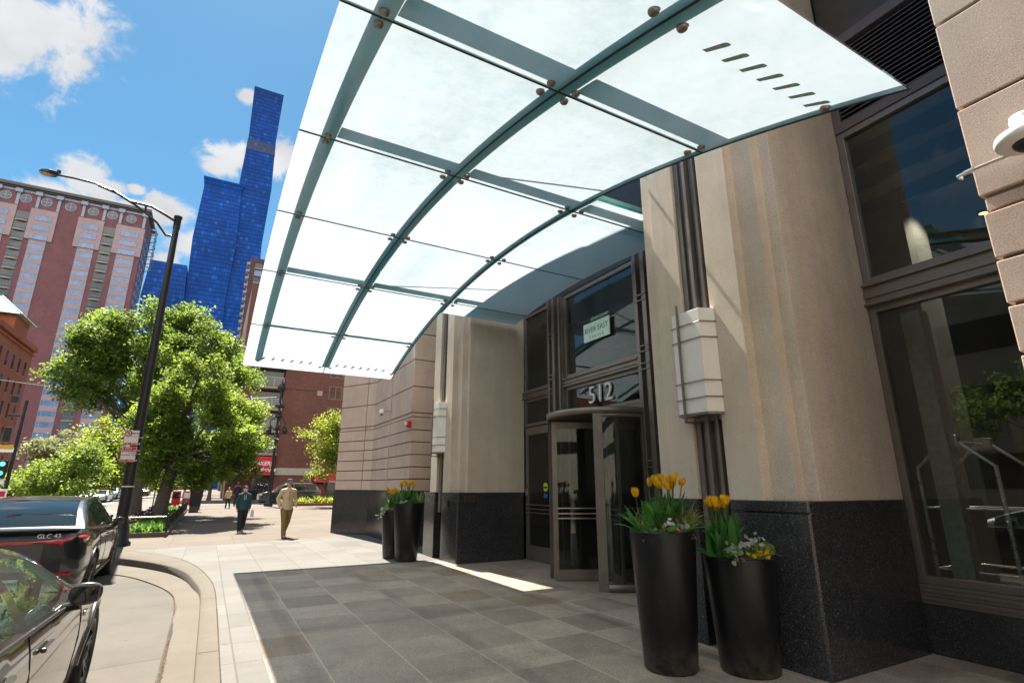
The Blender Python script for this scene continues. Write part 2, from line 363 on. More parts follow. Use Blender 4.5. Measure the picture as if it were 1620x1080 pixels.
def frosted(name):
    """laminated white interlayer glass of the canopy: diffuses the sun, green in its body"""
    m, t, b, out = newmat(name); t.nodes.remove(b)
    mp = N(t,'ShaderNodeMapping'); mp.inputs['Scale'].default_value = (1.1,.22,1); mp.inputs['Rotation'].default_value = (0,0,.5); LK(t,worldco(t),mp.inputs[0])
    wsh = mth(t,'MULTIPLY_ADD',noise(t,1.0,6,.6,mp.outputs[0]),.55,mth(t,'MULTIPLY',noise(t,7,7,.75),.40))
    wsh = mth(t,'MULTIPLY_ADD',N(t,'ShaderNodeObjectInfo').outputs['Random'],.12,wsh)
    d = N(t,'ShaderNodeBsdfTranslucent'); LK(t, ramp(t, wsh, [(.30,(.30,.35,.39)),(.5,(.43,.48,.525)),(.72,(.50,.55,.59))]), d.inputs[0])
    df = N(t,'ShaderNodeBsdfDiffuse'); df.inputs[0].default_value = (.09,.56,.66,1)
    m0 = N(t,'ShaderNodeMixShader'); m0.inputs[0].default_value = .40; LK(t,d.outputs[0],m0.inputs[1]); LK(t,df.outputs[0],m0.inputs[2])
    tp = N(t,'ShaderNodeBsdfTransparent'); tp.inputs[0].default_value = (.75,.95,.92,1)
    m1 = N(t,'ShaderNodeMixShader'); m1.inputs[0].default_value = .035; LK(t,m0.outputs[0],m1.inputs[1]); LK(t,tp.outputs[0],m1.inputs[2])
    gl = N(t,'ShaderNodeBsdfAnisotropic'); gl.inputs['Roughness'].default_value = .04
    fr = schlick(t, .03)
    m2 = N(t,'ShaderNodeMixShader'); LK(t,fr,m2.inputs[0]); LK(t,m1.outputs[0],m2.inputs[1]); LK(t,gl.outputs[0],m2.inputs[2])
    LK(t,m2.outputs[0],out.inputs[0]); return m
def clearglass(name):
    m, t, b, out = newmat(name); t.nodes.remove(b)
    tr = N(t,'ShaderNodeBsdfTransparent'); tr.inputs[0].default_value = (.95,.97,1,1)
    gl = N(t,'ShaderNodeBsdfAnisotropic'); gl.inputs['Roughness'].default_value = .03
    ms = N(t,'ShaderNodeMixShader'); LK(t,schlick(t,.03),ms.inputs[0]); LK(t,tr.outputs[0],ms.inputs[1]); LK(t,gl.outputs[0],ms.inputs[2])
    LK(t,ms.outputs[0],out.inputs[0]); return m
def paint(name, c, flake=.15):
    m, t, b, _ = newmat(name)
    LK(t, ramp(t, noise(t,600,2), [(.35,tuple(x*(1-flake) for x in c)),(.65,tuple(min(1,x*(1+flake)) for x in c))]), b.inputs['Base Color'])
    b.inputs['Roughness'].default_value = .32; b.inputs['Metallic'].default_value = .25
    b.inputs['Coat Weight'].default_value = 1; b.inputs['Coat Roughness'].default_value = .02; b.inputs['Coat IOR'].default_value = 1.6
    rr = mth(t,'MULTIPLY_ADD',mix_mask(t,noise(t,3,7,.7),.5,.75),.06,.02); LK(t,rr,b.inputs['Coat Roughness'])
    return m
def emit(name, c, s):
    m, t, b, _ = newmat(name); b.inputs['Base Color'].default_value = (*c,1); b.inputs['Emission Color'].default_value = (*c,1); b.inputs['Emission Strength'].default_value = s
    return m
def facade(name, base, line, fx, fz, lw=.12, rnd=.5, light=(.25,.35,.45), rough=.08, metal=.3):
    """curtain wall: floors and mullions with panes of differing tone"""
    m, t, b, _ = newmat(name); p = worldco(t)
    s = N(t,'ShaderNodeSeparateXYZ'); LK(t,p,s.inputs[0])
    u = mth(t,'DIVIDE',mth(t,'ADD',s.outputs[0],s.outputs[1]),fx); v = mth(t,'DIVIDE',s.outputs[2],fz)
    cx = N(t,'ShaderNodeCombineXYZ'); LK(t,mth(t,'FLOOR',u),cx.inputs[0]); LK(t,mth(t,'FLOOR',v),cx.inputs[1])
    wn = N(t,'ShaderNodeTexWhiteNoise'); LK(t,cx.outputs[0],wn.inputs['Vector'])
    col = ramp(t, wn.outputs['Value'], [(0,tuple(x*(1-rnd) for x in base)),(.8,base),(.93,tuple(x*1.25 for x in base)),(1,light)])
    jv = mth(t,'LESS_THAN',mth(t,'FRACT',v),lw); ju = mth(t,'LESS_THAN',mth(t,'FRACT',u),lw*.8)
    col = mixc(t, mth(t,'MULTIPLY',mth(t,'MAXIMUM',jv,mth(t,'MULTIPLY',ju,.6)),.75), col, line)
    col = mixc(t, .8, col, ramp(t, noise(t,.022,4,.65), [(.3,(.28,.28,.28)),(.7,(.72,.72,.72))]), 'OVERLAY')
    LK(t,col,b.inputs['Base Color']); b.inputs['Roughness'].default_value = rough; b.inputs['Metallic'].default_value = metal
    return m
M = {}
M['stone'] = stone('cast_stone', (.50,.42,.34)); M['stone2'] = stone('fluted_stone', (.58,.49,.40), .32); M['stonewarm'] = stone('warm_stone', (.55,.42,.345))
M['groove'] = plain('joint_shadow_stone', (.20,.15,.12), .9)
M['granite'] = granite('black_granite', (.034,.035,.039))
M['bronze'] = plain('bronze_frame', (.205,.178,.160), .38, .55, .12, 5); M['bronzedark'] = plain('dark_bronze', (.075,.062,.058), .4, .5)
M['louver'] = plain('louver_plum', (.12,.095,.105), .5, .2)
M['steel'] = plain('brushed_steel', (.52,.49,.46), .3, .9, .1, 8); M['chrome'] = plain('chrome', (.80,.80,.81), .14, 1, .04)
M['beam'] = plain('painted_steel', (.20,.44,.42), .45, .1); M['gasket'] = plain('gasket', (.012,.014,.015), .6); M['bolt'] = plain('bolt_steel', (.28,.24,.21), .35, .8)
M['frost'] = frosted('frosted_canopy_glass'); M['clear'] = clearglass('canopy_glass_top'); M['slot'] = leafmat('slot_gasket', (.45,.62,.5), (.8,1,.85)); M['slotin'] = leafmat('slot_lens', (1,1,.95), (1.7,1.8,1.6))
M['pane'] = glass('window_pane', (.50,.56,.54), 1.55, .008, .02); M['doorpane'] = glass('door_pane', (.42,.46,.45), 1.45, .008, .02)
M['opal'] = plain('opal_lamp_glass', (.78,.75,.72), .35, 0, .04)
M['white'] = plain('white_paint', (.75,.75,.74), .4, 0, .06); M['black'] = plain('black_plastic', (.012,.012,.013), .4); M['rubber'] = plain('rubber', (.016,.016,.017), .75, 0, .3, 20, .2)
M['blackmetal'] = plain('black_metal', (.018,.018,.022), .35, .3, .25, 4)
M['planter'] = plain('planter_black', (.008,.008,.010), .34, 0, .6, 3.5, 0, 0, .32)
def pot(name):
    m, t, b, _ = newmat(name); s = N(t,'ShaderNodeSeparateXYZ'); LK(t,objco(t),s.inputs[0])
    low = mth(t,'MULTIPLY',mth(t,'SUBTRACT',1.0,mth(t,'MULTIPLY',s.outputs[2],3.2),clamp=True),mix_mask(t,noise(t,9,8,.75),.38,.62))
    scr = mth(t,'MULTIPLY',mix_mask(t,noise(t,4,9,.8),.60,.66),.35)
    col = mixc(t, mth(t,'MULTIPLY',low,.6), (.008,.008,.010), (.13,.115,.095)); col = mixc(t, scr, col, (.05,.048,.045))
    LK(t,col,b.inputs['Base Color']); b.inputs['Specular IOR Level'].default_value = .34
    LK(t,mth(t,'MULTIPLY_ADD',noise(t,3,7,.7),.3,.20),b.inputs['Roughness']); return m
M['planter'] = pot('planter_black')
M['red'] = plain('signal_red', (.48,.012,.018), .4, 0, .08); M['yellow'] = plain('tulip_yellow', (.85,.47,.01), .45, 0, .15, 30)
M['paver'] = pavers('granite_pavers', (.285,.228,.185), .70, .72, .43, .25)  # copy of the paving for the canopy's shade, kept brighter
M['paver_sunlit'] = concrete('pale_pavers', (.135,.129,.121), (.70,.72), 3, .2, .43, .25, .008)  # copy of the same paving where the sun falls, toned down
M['walk'] = concrete('sidewalk_concrete', (.125,.101,.080), (1.6,1.55), 1, .25, .9, .4, .008, .4)
M['drive'] = concrete('driveway_concrete', (.096,.084,.070), (4.2,3.1), 2, .6, -.16, .33, .009, .3); M['kerb'] = concrete('kerb_concrete', (.115,.096,.075), None, 5, .5)
M['asphalt'] = concrete('street_asphalt', (.135,.126,.115), None, 0, .35); M['dirt'] = plain('joint_dirt', (.05,.035,.022), .95, 0, .5, 30, .4)
M['soil'] = plain('soil', (.035,.024,.016), .95, 0, .4, 20, .5)
M['bark'] = plain('bark', (.085,.07,.058), .9, 0, .35, 9, .6)
M['roadpaint'] = plain('road_paint', (.55,.55,.53), .7, 0, .2, 8)
# ------------------------------------------------------------------ ground
# back edge of the kerb, traced in plan (metres): straight along the drive, then curving to the street
KB = [(.30,-14),(.30,2),(.31,6),(.32,8.5),(.31,10.2),(.24,11.4),(.03,13.1),(-.36,14.8),(-.95,16.2),(-1.6,17.3),(-2.2,18.3),(-2.55,19.6),(-2.62,22),(-2.62,55.0)]
KF = [(.10,-14),(.10,2),(.11,6),(.12,8.5),(.11,10.2),(.0,11.3),(-.14,12.35),(-.47,13.55),(-1.0,14.7),(-1.7,15.9),(-2.35,17.3),(-2.78,19.2),(-2.85,22),(-2.85,55.0)]
GJ = [(-.13,-14),(-.13,2),(-.14,6),(-.15,8.0),(-.18,9.3),(-.26,10.6),(-.47,11.7),(-.82,12.75),(-1.2,13.6),(-1.9,14.7),(-2.6,15.9),(-3.3,17.6),(-3.6,20),(-3.65,23)]
def sm(x, a, b): x = max(0, min(1, (x-a)/(b-a))); return x*x*(3-2*x)
def drive_z(x, y): return -.004-.14*sm(y, 7.6, 12.2)-.055*max(0,min(2.4,-x-.25))*(1-.85*sm(y,6.5,11.5))
def spline(pts, n=6):
    out = []
    for i in range(len(pts)-1):
        p0 = pts[max(i-1,0)]; p1 = pts[i]; p2 = pts[i+1]; p3 = pts[min(i+2,len(pts)-1)]
        for k in range(n):
            t = k/n
            if abs(p2[1]-p1[1]) > 6: out.append((p1[0]+(p2[0]-p1[0])*t, p1[1]+(p2[1]-p1[1])*t)); continue
            out.append(tuple(.5*(2*b+(c-a)*t+(2*a-5*b+4*c-d)*t*t+(3*b-a-3*c+d)*t**3) for a,b,c,d in zip(p0,p1,p2,p3)))
    return out+[pts[-1]]
kb, kf, gj = spline(KB), spline(KF), spline(GJ)
g = MB(); g.quad((-1600,-700,-.19),(1600,-700,-.19),(1600,2200,-.19),(-1600,2200,-.19))
struct(g.build('ground', M['asphalt'], origin=(0,0,-.19)))
# sidewalk slab behind the kerb
g = MB(); poly = kb+[(40,55),(40,-14)]; g.prism(poly, -.15, 0); struct(g.build('sidewalk', M['walk'], origin=(0,0,0)))
# pavement across the side street
g = MB(); g.box(-2.6,60,66.5,260,-.15,0); struct(g.build('pavement', M['walk'], origin=(0,66,0)))
g = MB(); g.box(-60,-17.5,52,260,-.15,0); struct(g.build('pavement', M['walk'], origin=(-20,66,0)))
# one paving in two tones split at the canopy's shadow edge, sunlit and shaded
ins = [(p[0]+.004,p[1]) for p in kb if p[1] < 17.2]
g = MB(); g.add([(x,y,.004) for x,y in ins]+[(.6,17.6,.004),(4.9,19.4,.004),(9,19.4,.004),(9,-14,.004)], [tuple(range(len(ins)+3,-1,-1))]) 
struct(g.build('paving_sunlit', M['paver_sunlit'], origin=(0,0,.004)))
g = MB(); g.quad((.67,-14,.008),(9,-14,.008),(9,11.62,.008),(.67,11.62,.008)); struct(g.build('granite_paving_shaded', M['paver'], origin=(0,0,.008)))
# kerb: strip between kb and kf, dropping to the drive
g = MB(); vs = []
for (bx,by),(fx,fy) in zip(kb,kf):
    vs += [(bx-.004,by,.006),(fx+.02,fy,.004),(fx,fy,-.014),(fx-.004,fy,-.17)]
n = len(kb)
g.add(vs, [(i*4+k,(i+1)*4+k,(i+1)*4+k+1,i*4+k+1) for i in range(n-1) for k in range(3)], True)
struct(g.build('kerb', M['kerb'], origin=(0,8,0)))
def strip(name, path, w, z, mat, zf=None):
    g = MB(); vs = []
    for i,(x,y) in enumerate(path):
        a = path[max(i-1,0)]; b = path[min(i+1,len(path)-1)]; d = Vector((b[0]-a[0],b[1]-a[1],0)).normalized(); q = Vector((-d.y,d.x,0))*(w(i) if callable(w) else w)/2
        zz = zf(x,y)+z if zf else z
        vs += [(x-q.x,y-q.y,zz),(x+q.x,y+q.y,zz)]
    g.add(vs, [(2*i,2*i+2,2*i+3,2*i+1) for i in range(len(path)-1)]); return struct(g.build(name, mat))
rj = random.Random(4)
strip('kerb_joint', [p for p in kb if p[1] < 18], lambda i: .010+.006*rj.random(), .0095, M['dirt'])
# gutter apron and driveway, both following the dip of the drive
g = MB(); vs = []
for (ax,ay),(bx,by) in zip(kf[:len(gj)],gj):
    for k in range(5):
        t = k/4; x = ax+(bx-ax)*t; y = ay+(by-ay)*t
        vs.append((x,y,drive_z(x,y)+.006-.02*sm(y,8,12)*(1-abs(2*t-1))*0+.004))
g.add(vs, [(i*5+k,i*5+k+1,(i+1)*5+k+1,(i+1)*5+k) for i in range(len(gj)-1) for k in range(4)], True)
struct(g.build('gutter', M['kerb'], origin=(0,8,0)))
g = MB(); vs = []; ys = [-14+.6*i for i in range(59)]
xs_ = [-9,-6,-4,-3.2,-2.6,-2,-1.5,-1,-.6,-.35,-.2,-.05,.12]
for y in ys:
    lim = .11 if y < 8.5 else np.interp(y, [p[1] for p in kf], [p[0] for p in kf])-.02
    for x in xs_:
        x = min(x, lim); vs.append((x,y,drive_z(x,y)))
m_ = len(xs_)
g.add(vs, [(i*m_+k,i*m_+k+1,(i+1)*m_+k+1,(i+1)*m_+k) for i in range(len(ys)-1) for k in range(m_-1)], True)
struct(g.build('driveway', M['drive'], origin=(0,8,0)))
strip('driveway_joint', [p for p in gj if p[1] > 8.6], lambda i: .012+.008*rj.random(), .014, M['dirt'], drive_z)
strip('driveway_joint', [p for p in gj if p[1] < 8.2], lambda i: .018+.03*rj.random(), .014, M['dirt'], drive_z)
# saw cuts across the kerb
for yk in (3.2,6.3,9.4,12.1,14.3):
    i = min(range(len(kb)), key=lambda q: abs(kb[q][1]-yk)); j_ = min(range(len(kf)), key=lambda q: (kf[q][0]-kb[i][0])**2+(kf[q][1]-kb[i][1])**2)
    strip('kerb_joint', [kb[i],((kb[i][0]+kf[j_][0])/2,(kb[i][1]+kf[j_][1])/2),(kf[j_][0]+.02,kf[j_][1])], .010, .0085, M['dirt'])
# leaf litter and grit caught in the joint
g = MB()
for i in range(260):
    y = 4.5+5.2*rj.random()**.8; x = float(np.interp(y,[p[1] for p in gj],[p[0] for p in gj]))+rj.gauss(0,.012); s = .004+.011*rj.random(); a = rj.random()*6.28; z = drive_z(x,y)+.016+.004*rj.random()
    if 7.3 < y < 8.3: continue
    g.add([(x+s*math.cos(a+k*1.57),y+s*.6*math.sin(a+k*1.57),z+.004*rj.random()) for k in range(4)], [(0,1,2,3)])
tag(g.build('leaf_litter', plain('litter',(.16,.09,.045),.9,0,.5,60)), None, None, None, 'stuff')
# painted lines on the street
g = MB()
for k in range(7): g.box(-14.2+1.5*k,-13.6+1.5*k,49.0,51.6,-.186,-.182)
g.box(-16,-3.4,47.4,47.75,-.186,-.182); g.box(-9.3,-9.15,68,160,-.186,-.182); g.box(-9.0,-8.85,68,160,-.186,-.182); g.box(-9.3,-9.15,18,46,-.186,-.182)
struct(g.build('road_marking', M['roadpaint'], origin=(-9,50,-.186)))
# ------------------------------------------------------------------ hotel
XF, XW = 4.75, 6.40               # street face and recessed door/window plane
Y0, Y1 = 5.05, 10.90              # entrance recess
H = thing('hotel_building', (6.4,8,0), 'tan cast-stone hotel front with a black granite base and a recessed entrance', 'hotel')
def pilaster(ya, sgn):
    """fluted stone pier, ya = outer (window side) edge, stepping up to a bronze strip in the middle; sgn=+1 runs towards +y"""
    def pr(pts):                                  # list of (offset along y, x) -> outline
        return [(x, ya+sgn*o) for o, x in pts]
    prof = [(0,6.40),(0,4.95),(.14,4.95),(.14,4.825),(.40,4.825),(.40,4.70),(.80,4.70),(.80,4.90),
            (1.20,4.90),(1.20,4.70),(1.60,4.70),(1.60,4.825),(1.86,4.825),(1.86,4.95),(2.0,4.95),(2.0,6.40)]
    b = MB(); b.prism(pr(prof), 1.44, 13.5); b.build('stone_pilaster', M['stone2'], H, bevel=.006)
    # bronze ribbed strip
    b = MB()
    o = .80
    for w, d in ((.07,.05),(.045,.10),(.075,.045),(.045,.12),(.09,.055),(.075,.09)):
        b.box(4.90-d-.07, 4.895, ya+sgn*(o+.002), ya+sgn*(o+w-.002), 1.0, 13.4); o += w
    b.build('metal_strip', M['bronze'], H, bevel=.006)
    # granite plinth with its cap course
    b = MB()
    base = [(-.02,6.36),(-.02,4.74),(.0,4.72),(.74,4.68),(.78,4.68),(.78,4.86),(1.22,4.86),(1.22,4.68),(1.26,4.68),(2.0,4.72),(2.02,4.74),(2.02,6.36)]
    b.prism(pr(base), 0, 1.325); b.prism(pr([(o_+(.012 if 0<o_<2 else 0), x+.025) for o_, x in base]), 1.325, 1.345)
    b.prism(pr(base), 1.345, 1.44); b.build('granite_base', M['granite'], H, bevel=.004)
pilaster(3.05, 1); pilaster(12.90, -1)
COURSE = [1.44,1.77,2.10,2.44,2.79,3.13,3.50,3.62,4.38,5.18,5.98,6.78,7.58,8.38,9.18,9.98,10.78,11.58,12.38,13.5]
def rusticated(x0, x1, y0, y1, face, zlist=COURSE, cuts=(), name='rusticated_wall'):
    """courses of stone with recessed joints on a face at x0 (and returns at y0/y1)"""
    b = MB(); g = .014
    for a, c in zip(zlist, zlist[1:]):
        band = abs(c-a) < .2
        d = .02 if band else 0
        ysp = [y0]+list(cuts)+[y1]
        for q, (ya, yb) in enumerate(zip(ysp, ysp[1:])):
            b.box(x0+d, x1, ya+(g if q else d), yb-(g if q < len(ysp)-2 else d), a+g, c-g)
    b.build(name, M['stonewarm'], H, bevel=.008)
    b = MB(); b.box(x0+.035, x1-.01, y0+.035, y1-.035, zlist[0], zlist[-1]); b.build('joint_backing', M['groove'], H)
    b = MB(); b.box(x0-.03, x1, y0-.03, y1+.03, 0, 1.405); b.box(x0-.005, x1, y0-.005, y1+.005, 1.405, 1.44); b.build('granite_base', M['granite'], H, bevel=.004)
rusticated(4.70, 8.0, -9.0, 1.36, -1, cuts=(-4.5,-1.9))
rusticated(4.86, 8.0, 14.62, 18.7, -1)
# splayed corner bay beyond, turning out towards the sidewalk
ang = [(4.86,18.72),(4.02,20.3),(5.2,22.4),(8,22.4),(8,18.72)]
def inset(poly, d):
    out = []; n = len(poly); A = sum(p[0]*q[1]-q[0]*p[1] for p,q in zip(poly,poly[1:]+poly[:1]))
    s = 1 if A > 0 else -1
    for i in range(n):
        p0, p1, p2 = Vector(poly[i-1]).to_2d(), Vector(poly[i]).to_2d(), Vector(poly[(i+1)%n]).to_2d()
        e1 = (p1-p0).normalized(); e2 = (p2-p1).normalized(); n1 = Vector((-e1.y,e1.x))*s; n2 = Vector((-e2.y,e2.x))*s
        k = (n1+n2); out.append(tuple(p1+k*(d/max(.2,(1+n1.dot(n2))))))
    return out
b = MB()
for a, c in zip(COURSE, COURSE[1:]):
    b.prism(inset(ang, .02 if c-a < .2 else .001), a+.014, c-.014)
b.build('splayed_bay', M['stonewarm'], H, bevel=.008)
b = MB(); b.prism(inset(ang, .035), 1.44, 13.5); b.build('joint_backing', M['groove'], H)
b = MB(); b.prism(inset(ang,-.03), 0, 1.405); b.prism(inset(ang,-.004), 1.405, 1.44); b.build('granite_base', M['granite'], H, bevel=.004)
dv = Vector((-.84,1.58,0)).normalized(); nv = Vector((-dv.y,dv.x,0))
b = MB(); p = Vector((4.86,18.72,0))+dv*.42
b.extr([(-.012,0),(.012,0),(.012,.012),(-.012,.012)], 2, 1.44, 13.4)
vs = [(p+dv*x+nv*yy+Vector((0,0,z))) for x,yy,z in [(-.014,-.01,1.46),(.014,-.01,1.46),(.014,.003,1.46),(-.014,.003,1.46),(-.014,-.01,13.4),(.014,-.01,13.4),(.014,.003,13.4),(-.014,.003,13.4)]]
b = MB(); b.add(vs, [(3,2,1,0),(4,5,6,7),(0,1,5,4),(1,2,6,5),(2,3,7,6),(3,0,4,7)]); b.build('vertical_joint', M['groove'], H)
# upper storeys
b = MB(); b.box(4.70, 24, -9, 1.36, 13.5, 30); b.box(4.75, 24, 1.36, 22.4, 13.5, 30); b.box(8.0,24,-9,22.4,8.6,13.5)
b.build('upper_wall', M['stone'], H)
# deep dark soffit and spandrel over the recessed bays
b = MB(); b.box(6.46,8,Y0,Y1,5.72,13.5); b.box(6.46,8,1.36,3.05,7.02,13.5); b.box(6.46,8,12.9,14.62,7.02,13.5); b.build('spandrel_panel', M['bronzedark'], H)

def window(ya, yb, za, zb, fr=.07, x=XW, mat='pane', name='window', dep=.09, pane_in=.05):
    """bronze framed window lying in the plane x"""
    b = MB()
    b.box(x, x+dep, ya, ya+fr, za, zb); b.box(x, x+dep, yb-fr, yb, za, zb); b.box(x, x+dep, ya+fr, yb-fr, zb-fr, zb); b.box(x, x+dep, ya+fr, yb-fr, za, za+fr)
    f = b.build(name, M['bronze'], H, bevel=.004)
    b = MB(); b.quad((x+pane_in,ya+fr*.9,za+fr*.9),(x+pane_in,ya+fr*.9,zb-fr*.9),(x+pane_in,yb-fr*.9,zb-fr*.9),(x+pane_in,yb-fr*.9,za+fr*.9)); b.build('pane', M[mat], f)
    return f
def transom(ya, yb, za, zb, x=XW):
    b = MB(); h = zb-za
    b.box(x-.03,x+.1,ya,yb,za,zb); b.box(x-.075,x-.03,ya,yb,zb-.03,zb-.002); b.box(x-.075,x-.03,ya,yb,za+.002,za+.028); b.box(x-.05,x-.03,ya,yb,za+h*.36,za+h*.62)
    b.build('transom', M['bronze'], H, bevel=.003)
def mullion(ya, yb, z0=0, z1=5.66, x=XW):
    b = MB(); w = yb-ya
    b.box(x-.06,x+.1,ya,yb,z0,z1); b.box(x-.16,x-.06,ya+w*.28,ya+w*.45,z0,z1); b.box(x-.16,x-.06,ya+w*.66,ya+w*.78,z0,z1); b.box(x-.11,x-.06,ya+w*.04,ya+w*.14,z0,z1)
    b.build('mullion', M['bronze'], H, bevel=.004)
    for z in (1.9, 3.52, 3.83, 4.75):
        b = MB(); b.box(x-.175,x-.161,ya+w*.3,ya+w*.76,z-.03,z-.012); b.box(x-.175,x-.161,ya+w*.3,ya+w*.76,z+.07,z+.088); b.build('mullion_clip', M['bronze'], H)
ML, MR = (9.16,9.72), (6.28,6.84)
mullion(*ML); mullion(*MR)
for ya, yb in ((9.72,Y1-.02),(Y0+.02,6.28)):
    window(ya, yb, 3.72, 5.66); transom(ya, yb, 3.56, 3.72); window(ya, yb, 2.92, 3.56)
window(6.84, 9.16, 3.78, 5.66, .08); transom(6.84, 9.16, 3.60, 3.78); window(6.84, 9.16, 2.98, 3.60)
b = MB(); b.box(XW+.01,XW+.1,6.84,9.16,2.82,2.98); b.build('door_head', M['bronze'], H)
def side_door(ya, yb, hinge):
    d = MB(); x = XW+.01; fr = .11
    d.box(x,x+.06,ya,ya+fr,.02,2.90); d.box(x,x+.06,yb-fr,yb,.02,2.90); d.box(x,x+.06,ya+fr,yb-fr,2.72,2.90); d.box(x,x+.06,ya+fr,yb-fr,.02,.32)
    f = d.build('entrance_door', M['bronze'], H, bevel=.004)
    d = MB(); d.quad((x+.03,ya+fr,.32),(x+.03,ya+fr,2.72),(x+.03,yb-fr,2.72),(x+.03,yb-fr,.32)); d.build('pane', M['doorpane'], f)
    d = MB()
    for z in (1.0,1.08,1.17): d.box(x-.035,x-.018,ya+.03,yb-.03,z,z+.022)
    d.build('push_bar', M['steel'], f)
    d = MB(); d.box(x-.03,x-.001,(yb-.09 if hinge < 0 else ya+.03),(yb-.03 if hinge < 0 else ya+.09),1.38,1.52); d.build('lock', M['steel'], f)
    d = MB(); d.box(x-.02,x+.08,ya-.02,yb+.02,0,.02); d.build('threshold', M['steel'], f)
    return f
side_door(9.74, Y1-.04, -1)
dr = side_door(Y0+.04, 6.26, 1)
b = MB(); b.tube([(6.30,6.05,.55),(6.30,6.05,2.5)], .016, 8); b.build('pull_handle', M['steel'], dr)
# round lime sticker over a blue one on the door glass
st = thing('door_sticker', (XW+.03,10.02,1.5), 'round lime sticker above a small blue sticker on the side door glass', 'sticker')
b = MB(); b.disc((XW+.032,10.05,1.56),(1,0,0),.095,.006,24); b.build('round_label', plain('lime',(.50,.58,.03),.5,0,.05), st)
b = MB(); b.box(XW+.028,XW+.034,9.965,10.135,1.53,1.575); b.build('dark_band', plain('stickerdark',(.03,.06,.03),.5), st)
b = MB(); b.box(XW+.028,XW+.034,9.975,10.125,1.33,1.43); b.build('blue_label', plain('stickerblue',(.03,.09,.42),.5,0,.05), st)
# revolving door
RC = (6.30,7.76); RR = 1.06
rv = MB()
rv.lathe([(RR-.03,2.76),(RR+.03,2.76),(RR+.03,2.86),(RR-.03,2.86)], (*RC,0), 64); RV = rv.build('revolving_door', M['bronze'], H)
b = MB(); b.lathe([(.01,2.75),(RR-.035,2.75),(RR-.035,2.85),(.01,2.85)], (*RC,0), 48, smooth=False); b.build('drum_ceiling', M['bronzedark'], RV)
def post(a, w, mat, z1=2.76, t=.05):
    """upright on the drum at bearing a (0 = towards the street, -x)"""
    c = []
    for s in (-1,1):
        for rr in (RR-t,RR+.02):
            q = a+s*w/RR/2; c.append((RC[0]-rr*math.cos(q), RC[1]+rr*math.sin(q)))
    b = MB(); b.prism([c[0],c[1],c[3],c[2]], 0, z1); return b.build('post', M[mat], RV, bevel=.004)
def drum_wall(a0, a1):
    b = MB(); n = 14; vs = []
    for i in range(n+1):
        a = a0+(a1-a0)*i/n; x = RC[0]-RR*math.cos(a); y = RC[1]+RR*math.sin(a); vs += [(x,y,.12),(x,y,2.75)]
    b.add(vs, [(2*i,2*i+1,2*i+3,2*i+2) for i in range(n)], True); b.build('curved_glass', M['doorpane'], RV)
    for z0, z1 in ((0,.12),(2.69,2.76)):
        b = MB(); vs = []
        for i in range(n+1):
            a = a0+(a1-a0)*i/n
            for r_, z in ((RR-.04,z0),(RR+.012,z0),(RR+.012,z1),(RR-.04,z1)): vs.append((RC[0]-r_*math.cos(a),RC[1]+r_*math.sin(a),z))
        b.add(vs, [(i*4+k,(i+1)*4+k,(i+1)*4+(k+1)%4,i*4+(k+1)%4) for i in range(n) for k in range(4)], True); b.build('rail', M['bronze'], RV)
AL, AR = R(46), R(-44)
post(AL, .10, 'bronzedark'); post(AR, .15, 'bronze'); post(R(88), .12, 'bronze'); post(R(-88), .12, 'bronze')
drum_wall(AL+.05, R(86)); drum_wall(R(-86), AR-.06)
for k, a in enumerate((28, 118, 208, 298)):
    a = R(a); dx, dy = -math.cos(a), math.sin(a); nx, ny = -dy, dx
    def seg(r0, r1, z0, z1, t=.022):
        P = [(RC[0]+dx*r+nx*t*s, RC[1]+dy*r+ny*t*s) for r, s in ((r0,-1),(r1,-1),(r1,1),(r0,1))]; return P, z0, z1
    b = MB()
    for r0, r1, z0, z1 in ((.06,.14,.03,2.72),(.91,1.0,.03,2.72),(.14,.91,.03,.19),(.14,.91,2.60,2.72)): b.prism(*seg(r0,r1,z0,z1))
    lf = b.build('door_leaf', M['bronze'], RV, bevel=.003)
    b = MB(); vs = [(RC[0]+dx*r,RC[1]+dy*r,z) for r,z in ((.14,.19),(.91,.19),(.91,2.60),(.14,2.60))]; b.add(vs,[(0,1,2,3)]); b.build('leaf_glass', M['doorpane'], RV)
    b = MB()
    for z in (1.02,1.10,1.19): b.prism(*seg(.12,.92,z,z+.02,.03))
    b.build('push_bar', M['steel'], RV)
b = MB(); b.lathe([(.05,.02),(.05,2.80)], (*RC,0), 12); b.build('centre_post', M['bronzedark'], RV)
# shop window of the near bay
yl, yr = 1.36, 3.05
b = MB(); b.box(XW-.02,XW+.5,yl,yr,0,.46); b.build('granite_sill', M['granite'], H)
b = MB()
for k in range(5): b.box(XW-.03-.004*(k%2)*3,XW+.1,yl,yr+.06,.46+.036*k+.003,.46+.036*(k+1))
b.build('ribbed_sill', M['bronze'], H)
window(yl,yr,.64,3.56,.075); transom(yl,yr,3.56,3.82); window(yl,yr,3.82,5.86,.085)
b = MB(); b.box(XW-.02,XW+.1,yl,yr,5.86,5.98); b.box(XW-.02,XW+.06,yr-.1,yr,5.98,7.0); b.build('louver_frame', M['louver'], H)
b = MB()
for k in range(17):
    z = 6.0+.06*k; b.add([(XW+.0,yl,z),(XW+.0,yr-.1,z),(XW+.07,yr-.1,z+.045),(XW+.07,yl,z+.045),(XW+.0,yl,z+.012),(XW+.0,yr-.1,z+.012),(XW+.07,yr-.1,z+.057),(XW+.07,yl,z+.057)],[(0,1,2,3),(7,6,5,4),(0,4,5,1),(2,6,7,3),(1,5,6,2),(3,7,4,0)])
b.build('louver_grille', M['louver'], H)
b = MB(); b.box(XW+.10,XW+.12,yl,yr,5.98,7.02); b.build('louver_back', M['black'], H)
